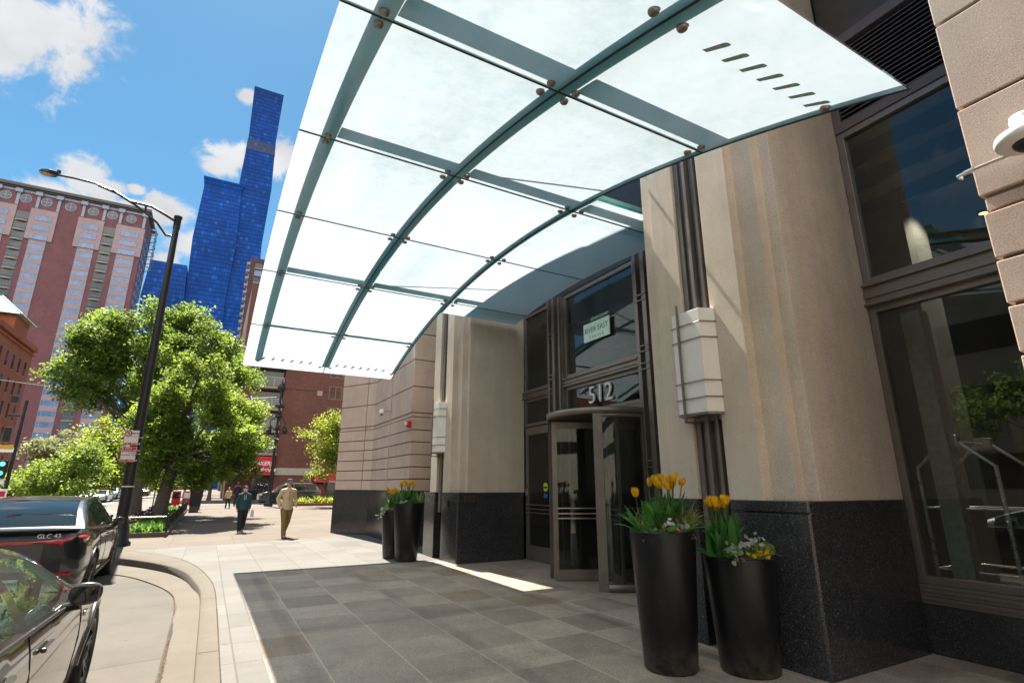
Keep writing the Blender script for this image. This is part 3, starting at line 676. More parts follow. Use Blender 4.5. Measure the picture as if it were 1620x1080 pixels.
b = MB(); b.box(XW-.05,XW+.08,yl,yr,7.02,7.16); b.build('louver_head', M['louver'], H)
window(12.9,14.62,.64,3.56,.075); window(12.9,14.62,3.82,7.0,.085); transom(12.9,14.62,3.56,3.82)
b = MB(); b.box(XW-.02,XW+.5,12.9,14.62,0,.64); b.build('granite_sill', M['granite'], H)
# lobby behind the glass
b = MB(); b.quad((6.52,-2,.012),(16,-2,.012),(16,20,.012),(6.52,20,.012)); b.build('lobby_floor', plain('lobby_floor',(.12,.10,.08),.25), H)
b = MB(); b.box(6.5,16,-2,20,5.95,6.05); b.build('lobby_ceiling', plain('lobby_ceiling',(.55,.50,.44),.9), H)
b = MB(); b.box(15.9,16,-2,20,0,6); b.box(6.5,16,-2.1,-2,0,6); b.box(6.5,16,20,20.1,0,6); b.build('lobby_wall', plain('lobby_wall',(.15,.12,.095),.9,0,.3,.8), H)
b = MB(); b.box(8.6,9.3,3.4,4.0,0,5.95); b.box(8.2,8.8,5.4,6.0,0,5.95); b.box(10.5,11.2,9.3,10.1,0,5.95); b.build('lobby_column', plain('lobby_column',(.14,.13,.11),.8), H)
b = MB(); b.box(7.1,7.3,2.84,3.04,0.01,3.6); b.build('curtain', plain('curtain',(.42,.40,.35),.95,0,.2,14), H)
# reception panel
b = MB(); b.box(8.6,8.75,-1.2,2.75,.9,2.35); b.build('wood_panel', plain('walnut',(.20,.075,.032),.35,0,.35,5), H)
# ceiling beams seen through the upper pane
b = MB()
for x in (7.0,7.7,8.6): b.box(x,x+.09,-2,4.2,5.72,5.95)
b.build('lobby_beam', M['black'], H)
# small downlights in the lobby ceiling
for px, py in ((1480,293),(1555,335)):
    c = at(px,py,2,5.94); b = MB(); b.lathe([(.02,0),(.09,0),(.10,-.03),(.085,-.035)], (c.x,c.y,5.945), 18); dl = b.build('downlight', M['bronze'], H)
    b = MB(); b.disc((c.x,c.y,5.915),(0,0,1),.06,.01,16); b.build('lit_lens', emit('downlight_glow',(1,.55,.22),3.0), dl)
    ll = bpy.data.lights.new('downlight','SPOT'); ll.energy = 110; ll.color = (1,.88,.72); ll.spot_size = R(95); ll.spot_blend = .6; ll.shadow_soft_size = .08
    lo = bpy.data.objects.new('downlight_lamp', ll); COL.objects.link(lo); lo.parent = dl; lo.location = Vector((c.x,c.y,5.89))-wloc(dl)
# junction boxes on the granite
for (x0,x1,y0,y1,z0,z1) in ((4.88,5.14,10.862,10.878,1.24,1.40),(4.665,4.679,11.3,11.42,1.12,1.28)):
    b = MB(); b.box(x0,x1,y0,y1,z0,z1); b.build('access_plate', M['bronzedark'], H, bevel=.003)
# house number and glass sign
hn = thing('house_number', (XW+.02,8.0,2.95), 'white numerals 512 standing on top of the revolving door canopy', 'sign')
letters('numerals', '512', .49, M['white'], hn, frame_m((XW+.025,8.02,3.30),(0,-1,0),(0,0,1)), depth=.015, spacing=1.05)
sg = thing('hotel_sign', (XW-.01,8.0,4.4), 'pale green glass sign reading RIVER EAST on the large pane over the doors', 'sign')
b = MB(); b.box(XW-.02,XW+.0,7.60,8.42,4.40,4.78); b.build('sign_panel', plain('sign_mint',(.62,.85,.78),.3,0,.06), sg)
mt = plain('sign_text',(.05,.16,.15),.5)
letters('lettering', 'RIVER EAST', .155, mt, sg, frame_m((XW-.022,8.01,4.62),(0,-1,0),(0,0,1)), depth=.001, spacing=.95)
letters('lettering', 'CENTER', .075, mt, sg, frame_m((XW-.022,8.01,4.47),(0,-1,0),(0,0,1)), depth=.001, spacing=1.9)
letters('lettering', 'downtown', .13, plain('sign_script',(.5,.7,.66),.4), sg, frame_m((XW-.022,7.9,4.85),(0,-1,0),(0,0,1)), depth=.001, shear=.3)
# wall lamps
def sconce(yc, label):
    o = thing('wall_lamp', (4.7,yc,2.3), label, 'wall lamp', 'opal wall lamps on the bronze strips')
    def hx(r, d=.0): return [(4.743,yc+.29+d),(4.53-d,yc+.20+d*.6),(4.53-d,yc-.20-d*.6),(4.743,yc-.29-d)]
    b = MB(); b.prism(hx(0),2.34,3.50); b.build('lamp_shade', M['opal'], o, bevel=.005)
    b = MB(); b.box(4.745,4.80,yc-.31,yc+.31,2.27,3.52); b.build('back_plate', M['bronze'], o)
    b = MB(); b.prism(hx(0,.004),2.315,2.338); b.build('base_plate', M['bronze'], o)
    for z in (2.50,2.68,3.16,3.34):
        b = MB(); P = [(x,y,z) for x,y in hx(0,.014)]; b.tube(P, .007, 4, smooth=False); b.build('band', M['bronze'], o)
    b = MB(); b.box(4.492,4.514,yc-.011+.09,yc+.011+.09,2.24,3.60); b.box(4.514,4.745,yc-.011+.09,yc+.011+.09,2.24,2.262); b.build('upright_rod', M['bronze'], o)
sconce(4.07, 'near opal glass wall lamp with bronze bands above the tall tulip planters')
sconce(11.9, 'far opal glass wall lamp on the bronze strip beyond the revolving door')
# security camera on the near block
sc_ = thing('security_camera', (4.6,1.0,4.0), 'white dome security camera hanging from the stone block at the right edge', 'camera')
P0 = at(1626,214,0,4.40)
b = MB(); b.lathe([(.02,.15),(.066,.15),(.072,.13),(.072,.045),(.10,.03),(.165,.015),(.172,-.005),(.172,-.035),(.160,-.05),(.02,-.055)], P0, 32); b.build('dome_body', M['white'], sc_)
b = MB(); b.ball(P0+Vector((-.01,.0,-.05)), .085, 20, 12, (1,1,.75)); b.build('lens_dome', M['black'], sc_)
b = MB(); b.tube([P0+Vector((.02,0,.10)),P0+Vector((.15,-.02,.10)),P0+Vector((.31,-.02,.10))], .03, 10); b.build('arm', M['white'], sc_)
cd = thing('conduit_pipe', (4.6,1.0,3.7), 'thin grey metal pipe with an end fitting across the stone below the dome camera', 'pipe')
q0 = at(1540,268,0,4.60); q1 = Vector((4.60,-.6,q0.z-.01))
b = MB(); b.tube([q0,q1], .012, 8); b.build('pipe', M['steel'], cd)
b = MB(); b.tube([q0+Vector((0,.055,-.006)),q0+Vector((0,-.005,0))], .022, 8); b.tube([q0+Vector((0,.1,-.012)),q0+Vector((0,.055,-.006))], .017, 8); b.ball(q0+Vector((0,.08,-.03)),.016,8,6); b.build('fitting', M['chrome'], cd)
# camera and alarm on the far block
c2 = thing('security_camera', (4.7,17.2,3.5), 'small white security camera on the banded stone wall near the far planters', 'camera')
P1 = at(604,652,0,4.55)
b = MB(); b.lathe([(.02,.10),(.06,.10),(.09,.02),(.07,-.05),(.02,-.06)], P1, 16); b.build('dome_body', M['white'], c2)
b = MB(); b.tube([P1+Vector((0,0,.05)),P1+Vector((.32,0,.05))], .022, 8); b.build('arm', M['steel'], c2)
b = MB(); b.ball(P1+Vector((0,0,-.05)), .05, 10, 6); b.build('lens_dome', M['black'], c2)
b = MB(); b.tube([(4.845,P1.y,13.3),(4.845,P1.y+.02,1.45)], .013, 6); tag(b.build('conduit_pipe', M['stone']), 'thin stone coloured pipe running down the far banded wall behind the small camera', 'pipe')
al = thing('fire_alarm', (4.8,15.0,3.2), 'red fire alarm strobe on the far banded stone wall', 'alarm')
P2 = at(647,671,0,4.80)
b = MB(); b.box(4.74,4.858,P2.y-.06,P2.y+.06,P2.z-.09,P2.z+.09); b.build('housing', M['red'], al, bevel=.01)
b = MB(); b.box(4.66,4.74,P2.y-.035,P2.y+.035,P2.z-.02,P2.z+.06); b.build('strobe', M['white'], al, bevel=.01)
# ------------------------------------------------------------------ glass canopy: a shallow vault of frosted panels bolted below steel beams
YC, ZC, RAD = 8.05, 5.622, 17.9
def cz(y): return ZC-(y-YC)**2/(2*RAD)
CA = thing('glass_canopy', (2.3,8,4.5), 'arched canopy of frosted glass panels under teal steel beams over the hotel entrance', 'canopy')
YS = [1.42,3.275,5.66,8.055,10.30,12.60,14.46]; XS = [.385,2.292,4.14]; XI = 6.12
def curved(b, x0, x1, y0, y1, z0, z1, n=8):
    vs = []
    for i in range(n+1):
        y = y0+(y1-y0)*i/n; c = cz(y); vs += [(x0,y,c+z0),(x1,y,c+z0),(x1,y,c+z1),(x0,y,c+z1)]
    b.add(vs, [(i*4+k,i*4+(k+1)%4,(i+1)*4+(k+1)%4,(i+1)*4+k) for i in range(n) for k in range(4)]+[(3,2,1,0),(n*4,n*4+1,n*4+2,n*4+3)])
gp = .010
def gpanel(b):
    o = b.build('glass_panel', M['frost'], CA); o.data.materials.append(M['clear'])
    for p in o.data.polygons: p.material_index = 0 if p.normal.z < -.5 else 1
for y0, y1 in zip(YS, YS[1:]):
    for x0, x1 in zip(XS, XS[1:]):
        b = MB(); curved(b, x0+(gp if x0 > 1 else 0), x1-gp, y0+gp, y1-gp, 0, .022); gpanel(b)
yi = [5.12,5.66,8.055,10.30,10.84]
for y0, y1 in zip(yi, yi[1:]):
    b = MB(); curved(b, XS[2]+gp, XI, y0+gp, y1-gp, 0, .022); gpanel(b)
# gaskets in the seams
for x in XS[1:2]+[XS[2]]:
    b = MB(); curved(b, x-gp+.0005, x+gp-.0005, YS[0], YS[-1], -.006, .03, 36); b.build('gasket', M['gasket'], CA)
for y in YS[1:-1]:
    b = MB(); b.box(XS[0]+.001, XI-.01 if 5.2 < y < 10.8 else XS[2]-gp, y-gp+.0005, y+gp-.0005, cz(y)-.004, cz(y)+.03); b.build('gasket', M['gasket'], CA)
# beams above the glass
for x, w in ((.69,.15),(2.292,.185),(4.12,.14)):
    b = MB(); curved(b, x-w/2, x+w/2, YS[0]+.10, YS[-1]-.22, .11, .27 if x < 4 else .17, 30); b.build('main_beam', M['beam'], CA)
for y, w, up in ((3.275,.20,.27),(5.66,.20,.27),(10.30,.18,.27),(12.60,.05,.05)):
    b = MB(); xe = 5.95 if 5.2 < y < 10.8 else 4.1
    b.box(.77, 2.19, y-w*.62, y+w*.38, cz(y)+up, cz(y)+up+.07); b.box(2.40, 4.04, y-w*.62, y+w*.38, cz(y)+up, cz(y)+up+.07)
    if xe > 5: b.box(4.20, xe, y-w*.62, y+w*.38, cz(y)+up, cz(y)+up+.07)
    b.build('cross_beam', M['beam'], CA)
# button bolts holding the panels
for y in YS[1:-1]:
    for x, offs in ((.69,((0,-.085),(0,.085))),(2.292,((-.13,-.09),(.13,-.09),(-.13,.09),(.13,.09))),(4.14,((-.13,-.09),(-.13,.09),(.12,-.09),(.12,.09)))):
        for dx, dy in offs:
            if x+dx > 4.2 and not 5.3 < y < 10.7: continue
            p = Vector((x+dx,y+dy,cz(y+dy))); b = MB(); b.lathe([(.012,-.03),(.034,-.026),(.040,-.012),(.040,-.0005)], p, 14); b.build('bolt', M['bolt'], CA)
for y in (YS[0]+.55, YS[-1]-.28):
    for x in (.69,2.16,2.42,4.05):
        b = MB(); b.lathe([(.012,-.03),(.034,-.026),(.040,-.012),(.040,-.0005)], (x,y,cz(y)), 14); b.build('bolt', M['bolt'], CA)
# vent slots near both ends
for xs, y, L in (([2.77+.197*k for k in range(7)], 1.98, .17),([.80+.22*k for k in range(6)]+[2.56+.205*k for k in range(7)], 14.05, .12)):
    for x in xs:
        b = MB(); z = cz(y)-.001
        sl_ = -(y-YC)/RAD
        P = [(x-.045,y+L/2),(x-.005,y-L*.42),(x+.01,y-L*.5),(x+.045,y-L*.5),(x+.05,y-L*.38),(x+.0,y+L/2)]
        b.add([(a,c,cz(c)-.003) for a,c in P]+[(a,c,cz(c)-.0005) for a,c in P], [tuple(range(6)),tuple(range(11,5,-1))]+[(i,6+i,6+(i+1)%6,(i+1)%6) for i in range(6)])
        s_ = b.build('vent_slot', M['slot'], CA)
        P = [(x-.033,y+L*.42),(x+.0,y-L*.2),(x+.03,y-L*.2),(x-.005,y+L*.42)]
        b = MB(); b.add([(a,c,cz(c)-.0055) for a,c in P]+[(a,c,cz(c)-.0035) for a,c in P], [(0,1,2,3),(7,6,5,4),(0,4,5,1),(1,5,6,2),(2,6,7,3),(3,7,4,0)]); b.build('slot_lens', M['slotin'], s_)
# tie rods from the wall over the recess down to the middle beam
for y in (5.66, 10.30):
    b = MB(); b.tube([(2.33,y,cz(y)+.24),(6.47,y,cz(y)+.24+2.65)], .020, 8); b.build('tie_rod', M['steel'], CA)
# ------------------------------------------------------------------ tall planters with tulips
M['leafdark'] = leafmat('tulip_leaf', (.06,.17,.05), (.10,.28,.05)); M['leafmid'] = leafmat('bedding_leaf', (.085,.19,.05), (.13,.28,.05)); M['grass'] = leafmat('sedge_blade', (.28,.33,.08), (.35,.40,.08))
M['grey_leaf'] = leafmat('ivy_leaf', (.30,.36,.25), (.3,.36,.2)); M['petalwhite'] = leafmat('white_petal', (.62,.62,.60), (.5,.5,.5)); M['petalyellow'] = leafmat('yellow_petal', (.80,.46,.01), (.75,.42,.01)); M['petalorange'] = leafmat('orange_petal', (.72,.19,.08), (.5,.12,.04)); M['petalpurple'] = leafmat('purple_petal', (.10,.012,.05), (.08,.01,.04))
def tones(o, rnd, per):
    """one tone per leaf"""
    me = o.data; n = len(me.vertices); a = me.attributes.new('tone','FLOAT','POINT')
    k = (n+per-1)//per; v = np.repeat(np.clip(np.array([rnd.gauss(.5,.2) for _ in range(k)]),0,1), per)[:n]
    a.data.foreach_set('value', v.astype(np.float32)); return o
def blade(b, p, d, L, w, bend, rnd, n=5, fold=.25):
    """a strap leaf: starts at p, leaves in direction d, arches over by bend"""
    d = Vector(d).normalized(); side = d.cross(Vector((0,0,1)))
    if side.length < .05: side = Vector((1,0,0))
    side.normalize(); out = Vector((d.x,d.y,0)); out = out.normalized() if out.length > .01 else Vector((rnd.uniform(-1,1),rnd.uniform(-1,1),0)).normalized()
    p = Vector(p); vs = []; cur = p.copy(); dirn = d.copy()
    for i in range(n+1):
        t = i/n; ww = w*(math.sin(PI*min(1,(t*.93+.07)))**.7)*.5
        if i == n: ww = w*.03
        up = side.cross(dirn).normalized()
        vs += [cur-side*ww+up*fold*ww, cur, cur+side*ww+up*fold*ww]
        dirn = (dirn+(out*.6-Vector((0,0,1)))*bend*(t+.25)/n*1.6).normalized(); cur = cur+dirn*L/n
    b.add(vs, [(3*i+k,3*i+k+1,3*i+k+4,3*i+k+3) for i in range(n) for k in (0,1)], True)
def tulip_flower(b, p, r, h, tilt, rnd):
    a0 = rnd.random()*6.28
    for k in range(6):
        a = a0+k*PI/3; rr = r*(.93 if k%2 else 1.0); vs = []
        for i in range(6):
            t = i/5; rad = rr*(math.sin(PI*(.12+.62*t))**.8)*(1.0 if t < .75 else 1-.35*(t-.75)*2); wd = rr*.98*math.sin(PI*(.1+.86*t))**.8*.55+.002; z = h*t
            for s in (-1,0,1):
                q = a+s*wd/max(rr,.001); rq = rad*(1-.06*abs(s))
                vs.append(p+Vector((rq*math.cos(q)+tilt[0]*z, rq*math.sin(q)+tilt[1]*z, z)))
        b.add(vs, [(3*i+k2,3*i+k2+1,3*i+k2+4,3*i+k2+3) for i in range(5) for k2 in (0,1)], True)
def leaf_poly(b, p, nrm, up, L, w, rnd):
    n = Vector(nrm).normalized(); u = Vector(up); u = (u-n*u.dot(n)).normalized(); s = u.cross(n)
    pts = [(0,0,0),(-.5,.35,.06),(-.38,.7,.05),(0,1,-.08),(.38,.7,.05),(.5,.35,.06),(0,.5,-.04)]
    vs = [Vector(p)+s*(x*w)+u*(y*L)+n*(z*L) for x,y,z in pts]
    b.add(vs, [(0,6,2,1),(6,3,2),(6,4,3),(0,5,4,6)], True)
def mound(b, c, rx, rz, n, L, w, rnd, ry=None):
    for _ in range(n):
        a = rnd.random()*6.28; t = math.acos(1-rnd.random()*1.0); q = Vector((math.sin(t)*math.cos(a), math.sin(t)*math.sin(a), math.cos(t)))
        k = .55+.5*rnd.random(); p = Vector(c)+Vector((q.x*rx*k, q.y*(ry or rx)*k, q.z*rz*k))
        leaf_poly(b, p, q+Vector((rnd.gauss(0,.5),rnd.gauss(0,.5),.3)), (rnd.gauss(0,1),rnd.gauss(0,1),rnd.gauss(.4,.6)), L*rnd.uniform(.6,1.3), w*rnd.uniform(.7,1.2), rnd)
def small_flowers(b, pts, r, rnd, petals=5):
    for p in pts:
        p = Vector(p); a0 = rnd.random()*6; n = Vector((rnd.gauss(-.3,.4),rnd.gauss(-.5,.4),.9)).normalized(); s = n.cross(Vector((0,1,.2))).normalized(); u = n.cross(s)
        for k in range(petals):
            a = a0+k*2*PI/petals; d = s*math.cos(a)+u*math.sin(a); e = s*math.cos(a+.5)+u*math.sin(a+.5); f_ = s*math.cos(a-.5)+u*math.sin(a-.5)
            b.add([p, p+f_*r*.7+n*r*.15, p+d*r+n*r*.3, p+e*r*.7+n*r*.15], [(0,1,2,3)], True)
def planter(c, h, rt, rb, label, seed, tul, lean=(0,0), spec=()):
    rnd = random.Random(seed)
    o = thing('flower_planter', (c[0],c[1],.01), label, 'planter', 'tall black planters by the entrance')
    b = MB(); b.lathe([(.02,0),(rb-.015,0),(rb,.02),(rb+(rt-rb)*.5,h*.5),(rt,h-.012),(rt-.004,h),(rt-.028,h),(rt-.034,h-.05),(.02,h-.06)], (c[0],c[1],.008), 64); b.build('pot', M['planter'], o)
    b = MB(); b.lathe([(.01,h-.035),(rt-.03,h-.05)], (c[0],c[1],.01), 24, smooth=False); b.build('soil', M['soil'], o)
    top = Vector((c[0],c[1],h-.03))
    # tulips
    lf = MB(); cl = tul['c']
    def tulip(p, m, q, tilt):
        fl, st = MB(), MB(); tulip_flower(fl, q, tul['s']*rnd.uniform(.88,1.12), tul['s']*rnd.uniform(2.0,2.45), tilt, rnd); st.tube([p,m,q], .0055, 6)
        f = tones(fl.build('tulip_flower', M['petalyellow'], o), rnd, 18); tones(st.build('tulip_stem', M['leafmid'], f), rnd, 18)
    for i in range(tul['n']):
        a = rnd.random()*6.28; rr = tul['r']*math.sqrt(rnd.random()); p = top+Vector((cl[0]+rr*math.cos(a), cl[1]+rr*math.sin(a), 0))
        H_ = tul['h']*rnd.uniform(.86,1.04); q = p+Vector((rnd.gauss(lean[0],.03), rnd.gauss(lean[1],.03), H_)); m = (p+q)/2+Vector((rnd.gauss(0,.012),rnd.gauss(0,.012),0))
        tulip(p, m, q, (rnd.gauss(0,.16),rnd.gauss(0,.16)))
        for k in range(6):
            d = Vector((rnd.gauss(lean[0]*.8,.20),rnd.gauss(0,.20),1)); blade(lf, p+Vector((rnd.gauss(0,.03),rnd.gauss(0,.03),0)), d, H_*rnd.uniform(.5,.88), tul['s']*rnd.uniform(1.2,2.1), rnd.uniform(.05,.5), rnd, 6)
    for px, py, hh in tul.get('extra', ()):
        p = top+Vector((px,py,0)); q = p+Vector((-.06,-.02,hh)); tulip(p, (p+q)/2+Vector((.015,0,0)), q, (-.1,0))
        for k in range(5): blade(lf, p+Vector((rnd.gauss(0,.03),rnd.gauss(0,.03),0)), (rnd.gauss(-.5,.3),rnd.gauss(0,.3),1), rnd.uniform(.22,.38), .065, rnd.uniform(.1,.5), rnd)
    for k in range(7):
        a = rnd.random()*6.28; blade(lf, top+Vector((rt*.7*math.cos(a),rt*.7*math.sin(a),0)), (math.cos(a)*.9,math.sin(a)*.9,.7), rnd.uniform(.2,.34), .07, .6, rnd)
    tones(lf.build('tulip_leaf', M['leafdark'], o), rnd, 21)
    b = MB(); mound(b, top+Vector((0,0,-.02)), rt*.93, .10, int(760*rt/.3), .046, .030, rnd); tones(b.build('bedding_foliage', M['leafmid'], o), rnd, 7)
    for kind, kw in spec:
        b = MB()
        if kind == 'sedge':
            for _ in range(kw['n']):
                a = rnd.random()*6.28; blade(b, top+Vector((kw['c'][0]+rnd.gauss(0,.03),kw['c'][1]+rnd.gauss(0,.03),0)), (math.cos(a)*rnd.uniform(.1,.75),math.sin(a)*rnd.uniform(.1,.75),1), rnd.uniform(.22,kw['L']), kw.get('w',.011), rnd.uniform(.5,1.7), rnd, 6)
            tones(b.build('sedge', M['grass'], o), rnd, 21)
        elif kind in ('petalwhite','petalorange','petalpurple','petalyellow'):
            small_flowers(b, [top+Vector((kw['c'][0]+rnd.gauss(0,kw['s'][0]),kw['c'][1]+rnd.gauss(0,kw['s'][1]),kw['c'][2]+rnd.gauss(0,.018))) for _ in range(kw['n'])], kw['r'], rnd); tones(b.build('small_flowers', M[kind], o), rnd, 20)
        elif kind == 'ivy':
            for _ in range(kw['n']):
                t = rnd.random(); p = top+Vector((kw['c'][0]+kw['d'][0]*t+rnd.gauss(0,.03), kw['c'][1]+kw['d'][1]*t+rnd.gauss(0,.03), kw['c'][2]+kw['d'][2]*t+.06*math.sin(PI*t)+rnd.gauss(0,.025)))
                leaf_poly(b, p, (rnd.gauss(-.4,.5),rnd.gauss(-.6,.5),.6), (rnd.gauss(0,.6),rnd.gauss(0,.6),rnd.gauss(-.3,.6)), rnd.uniform(.035,.065), rnd.uniform(.03,.055), rnd)
            tones(b.build('ivy', M['grey_leaf'], o), rnd, 7)
        elif kind == 'shrub':
            mound(b, top+Vector(kw['c']), kw['r'], kw['r']*.9, kw['n'], .028, .016, rnd); tones(b.build('shrub', M[kw.get('m','grass')], o), rnd, 7)
    return o
planter((3.83,3.95), 1.165, .305, .235, 'tall near black planter with yellow tulips and a tuft of striped sedge', 3,
        dict(c=(.02,.04),n=13,r=.16,h=.47,s=.037,extra=[(-.24,.02,.34)]), (.01,0),
        [('sedge',dict(c=(.19,-.10),n=80,L=.42)),('sedge',dict(c=(-.2,.08),n=26,L=.4,w=.007)),('petalwhite',dict(c=(-.10,-.20,.10),s=(.045,.02),n=11,r=.022)),('petalorange',dict(c=(-.07,-.22,.06),s=(.06,.03),n=10,r=.018)),('ivy',dict(c=(.02,-.23,.12),d=(.09,-.03,-.14),n=20))])
planter((4.39,3.56), .945, .315, .25, 'shorter near black planter with tulips, white pansies and small orange yellow flowers', 8,
        dict(c=(-.10,.02),n=12,r=.12,h=.50,s=.038), (-.07,-.03),
        [('petalwhite',dict(c=(.02,-.10,.14),s=(.07,.04),n=22,r=.024)),('petalyellow',dict(c=(.02,-.25,.07),s=(.065,.015),n=34,r=.022)),('petalpurple',dict(c=(-.22,-.2,.04),s=(.02,.02),n=9,r=.022)),('ivy',dict(c=(.12,.05,.10),d=(.30,-.1,.04),n=30)),('ivy',dict(c=(-.22,-.15,.12),d=(-.09,-.05,-.12),n=26)),('shrub',dict(c=(.18,-.14,.07),r=.10,n=330)),('shrub',dict(c=(-.2,-.05,.06),r=.10,n=200,m='leafmid'))])
planter((4.00,11.95), 1.21, .335, .235, 'larger far black planter with yellow tulips standing by the far granite pier', 12,
        dict(c=(-.05,.0),n=14,r=.15,h=.44,s=.040), (0,0),
        [('sedge',dict(c=(.2,-.08),n=70,L=.42)),('petalwhite',dict(c=(-.16,-.2,.06),s=(.06,.02),n=10,r=.03)),('shrub',dict(c=(.0,-.2,.05),r=.12,n=260,m='leafmid'))])
planter((3.86,12.55), 1.02, .28, .20, 'smaller far black planter half hidden behind the larger far planter', 17,
        dict(c=(-.02,.0),n=11,r=.13,h=.45,s=.040), (-.03,0),
        [('petalwhite',dict(c=(-.18,-.1,.08),s=(.06,.05),n=16,r=.03)),('petalorange',dict(c=(-.1,-.2,.09),s=(.06,.02),n=8,r=.026)),('ivy',dict(c=(-.2,-.08,.08),d=(-.15,-.05,-.18),n=36)),('shrub',dict(c=(-.05,-.12,.08),r=.14,n=300,m='leafmid'))])
# damp stain by the near planter, part of the paving
# luggage trolley behind the shop window
M['cart'] = plain('cart_steel', (.80,.80,.80), .28, .55, .05)
lt = thing('luggage_cart', (7.0,2.3,.02), 'chrome birdcage luggage cart standing behind the large window pane', 'luggage cart')
LX, LY = 7.62, 2.86; a_ = R(90)
def lp(u, v, z): return (LX+math.cos(a_)*u-math.sin(a_)*v, LY+math.sin(a_)*u+math.cos(a_)*v, z)
for v in (-.42,.42):
    for s in (-1,1):
        b = MB(); b.tube([lp(s*.36,v,.34),lp(s*.36,v,1.78),lp(s*.07,v,2.05)], .021, 8); b.build('hoop', M['cart'], lt)
    b = MB(); cx, cy, cz_ = lp(0,v,2.06); b.prism([(cx-.05,cy-.09),(cx+.05,cy-.09),(cx+.05,cy+.09),(cx-.05,cy+.09)], 1.99, 2.13); b.build('corner_plate', M['steel'], lt, bevel=.015)
b = MB(); b.tube([lp(0,-.42,2.06),lp(0,.42,2.06)], .017, 8); b.build('hanging_bar', M['cart'], lt)
for z in (.70,1.34):
    b = MB(); b.tube([lp(-.36,-.42,z),lp(.36,-.42,z),lp(.36,.42,z),lp(-.36,.42,z),lp(-.36,-.42,z)], .012, 8); b.build('rail', M['cart'], lt)
b = MB(); x_, y_, _z = lp(0,0,0); b.box(x_-.50,x_+.50,y_-.33,y_+.33,.29,.34); b.build('deck', plain('deck_carpet',(.16,.02,.025),.95), lt)
for u in (-.25,.25):
    for v in (-.38,.38):
        b = MB(); q = Vector(lp(u,v,.135)); b.disc(q,(0,1,0),.11,.035,18); w_ = b.build('wheel', M['rubber'], lt)
        b = MB(); b.tube([q+Vector((0,.03,0)),q+Vector((0,.03,.15))],.012,6); b.build('fork', M['chrome'], w_)
# ------------------------------------------------------------------ vehicles
def interp(x, pts):
    return float(np.interp(x, [p[0] for p in pts], [p[1] for p in pts]))
def smooth_interp(x, pts):
    """monotone cubic through the control points"""
    xs = [p[0] for p in pts]; ys = [p[1] for p in pts]
    if x <= xs[0]: return ys[0]
    if x >= xs[-1]: return ys[-1]
    i = max(k for k in range(len(xs)) if xs[k] <= x); i = min(i, len(xs)-2)
    def sl(k):
        if k <= 0 or k >= len(xs)-1: return 0 if len(xs) < 2 else ((ys[1]-ys[0])/(xs[1]-xs[0]) if k <= 0 else (ys[-1]-ys[-2])/(xs[-1]-xs[-2]))
        d0 = (ys[k]-ys[k-1])/(xs[k]-xs[k-1]); d1 = (ys[k+1]-ys[k])/(xs[k+1]-xs[k])
        return 0 if d0*d1 <= 0 else 2*d0*d1/(d0+d1)
    h = xs[i+1]-xs[i]; t = (x-xs[i])/h; m0, m1 = sl(i)*h, sl(i+1)*h
    return (2*t**3-3*t**2+1)*ys[i]+(t**3-2*t**2+t)*m0+(-2*t**3+3*t**2)*ys[i+1]+(t**3-t**2)*m1
M['carglass'] = glass('car_glass', (.62,.74,.71), 1.4, .01); M['tint'] = darkglass('tinted_glass', (.010,.014,.015), .02, .35)
M['lampred'] = plain('lamp_red', (.42,.012,.015), .12, 0, .3, 20, 0, 1); M['lampclear'] = plain('lamp_clear', (.65,.66,.68), .1, .3, .2, 20, 0, 1)
M['tyre'] = plain('tyre', (.018,.018,.018), .8, 0, .25, 30, .3); M['rim'] = plain('dark_rim', (.10,.10,.105), .3, .8); M['rimlight'] = plain('light_rim', (.45,.45,.46), .3, .8)
M['trim'] = plain('car_trim', (.012,.012,.013), .35); M['well'] = plain('wheel_well', (.006,.006,.006), .9); M['seat'] = plain('car_seat', (.45,.42,.38), .7); M['plate'] = leafmat('paper_plate', (1,1,1), (1.5,1.65,1.6)); M['ink'] = plain('plate_ink', (.03,.04,.05), .6)
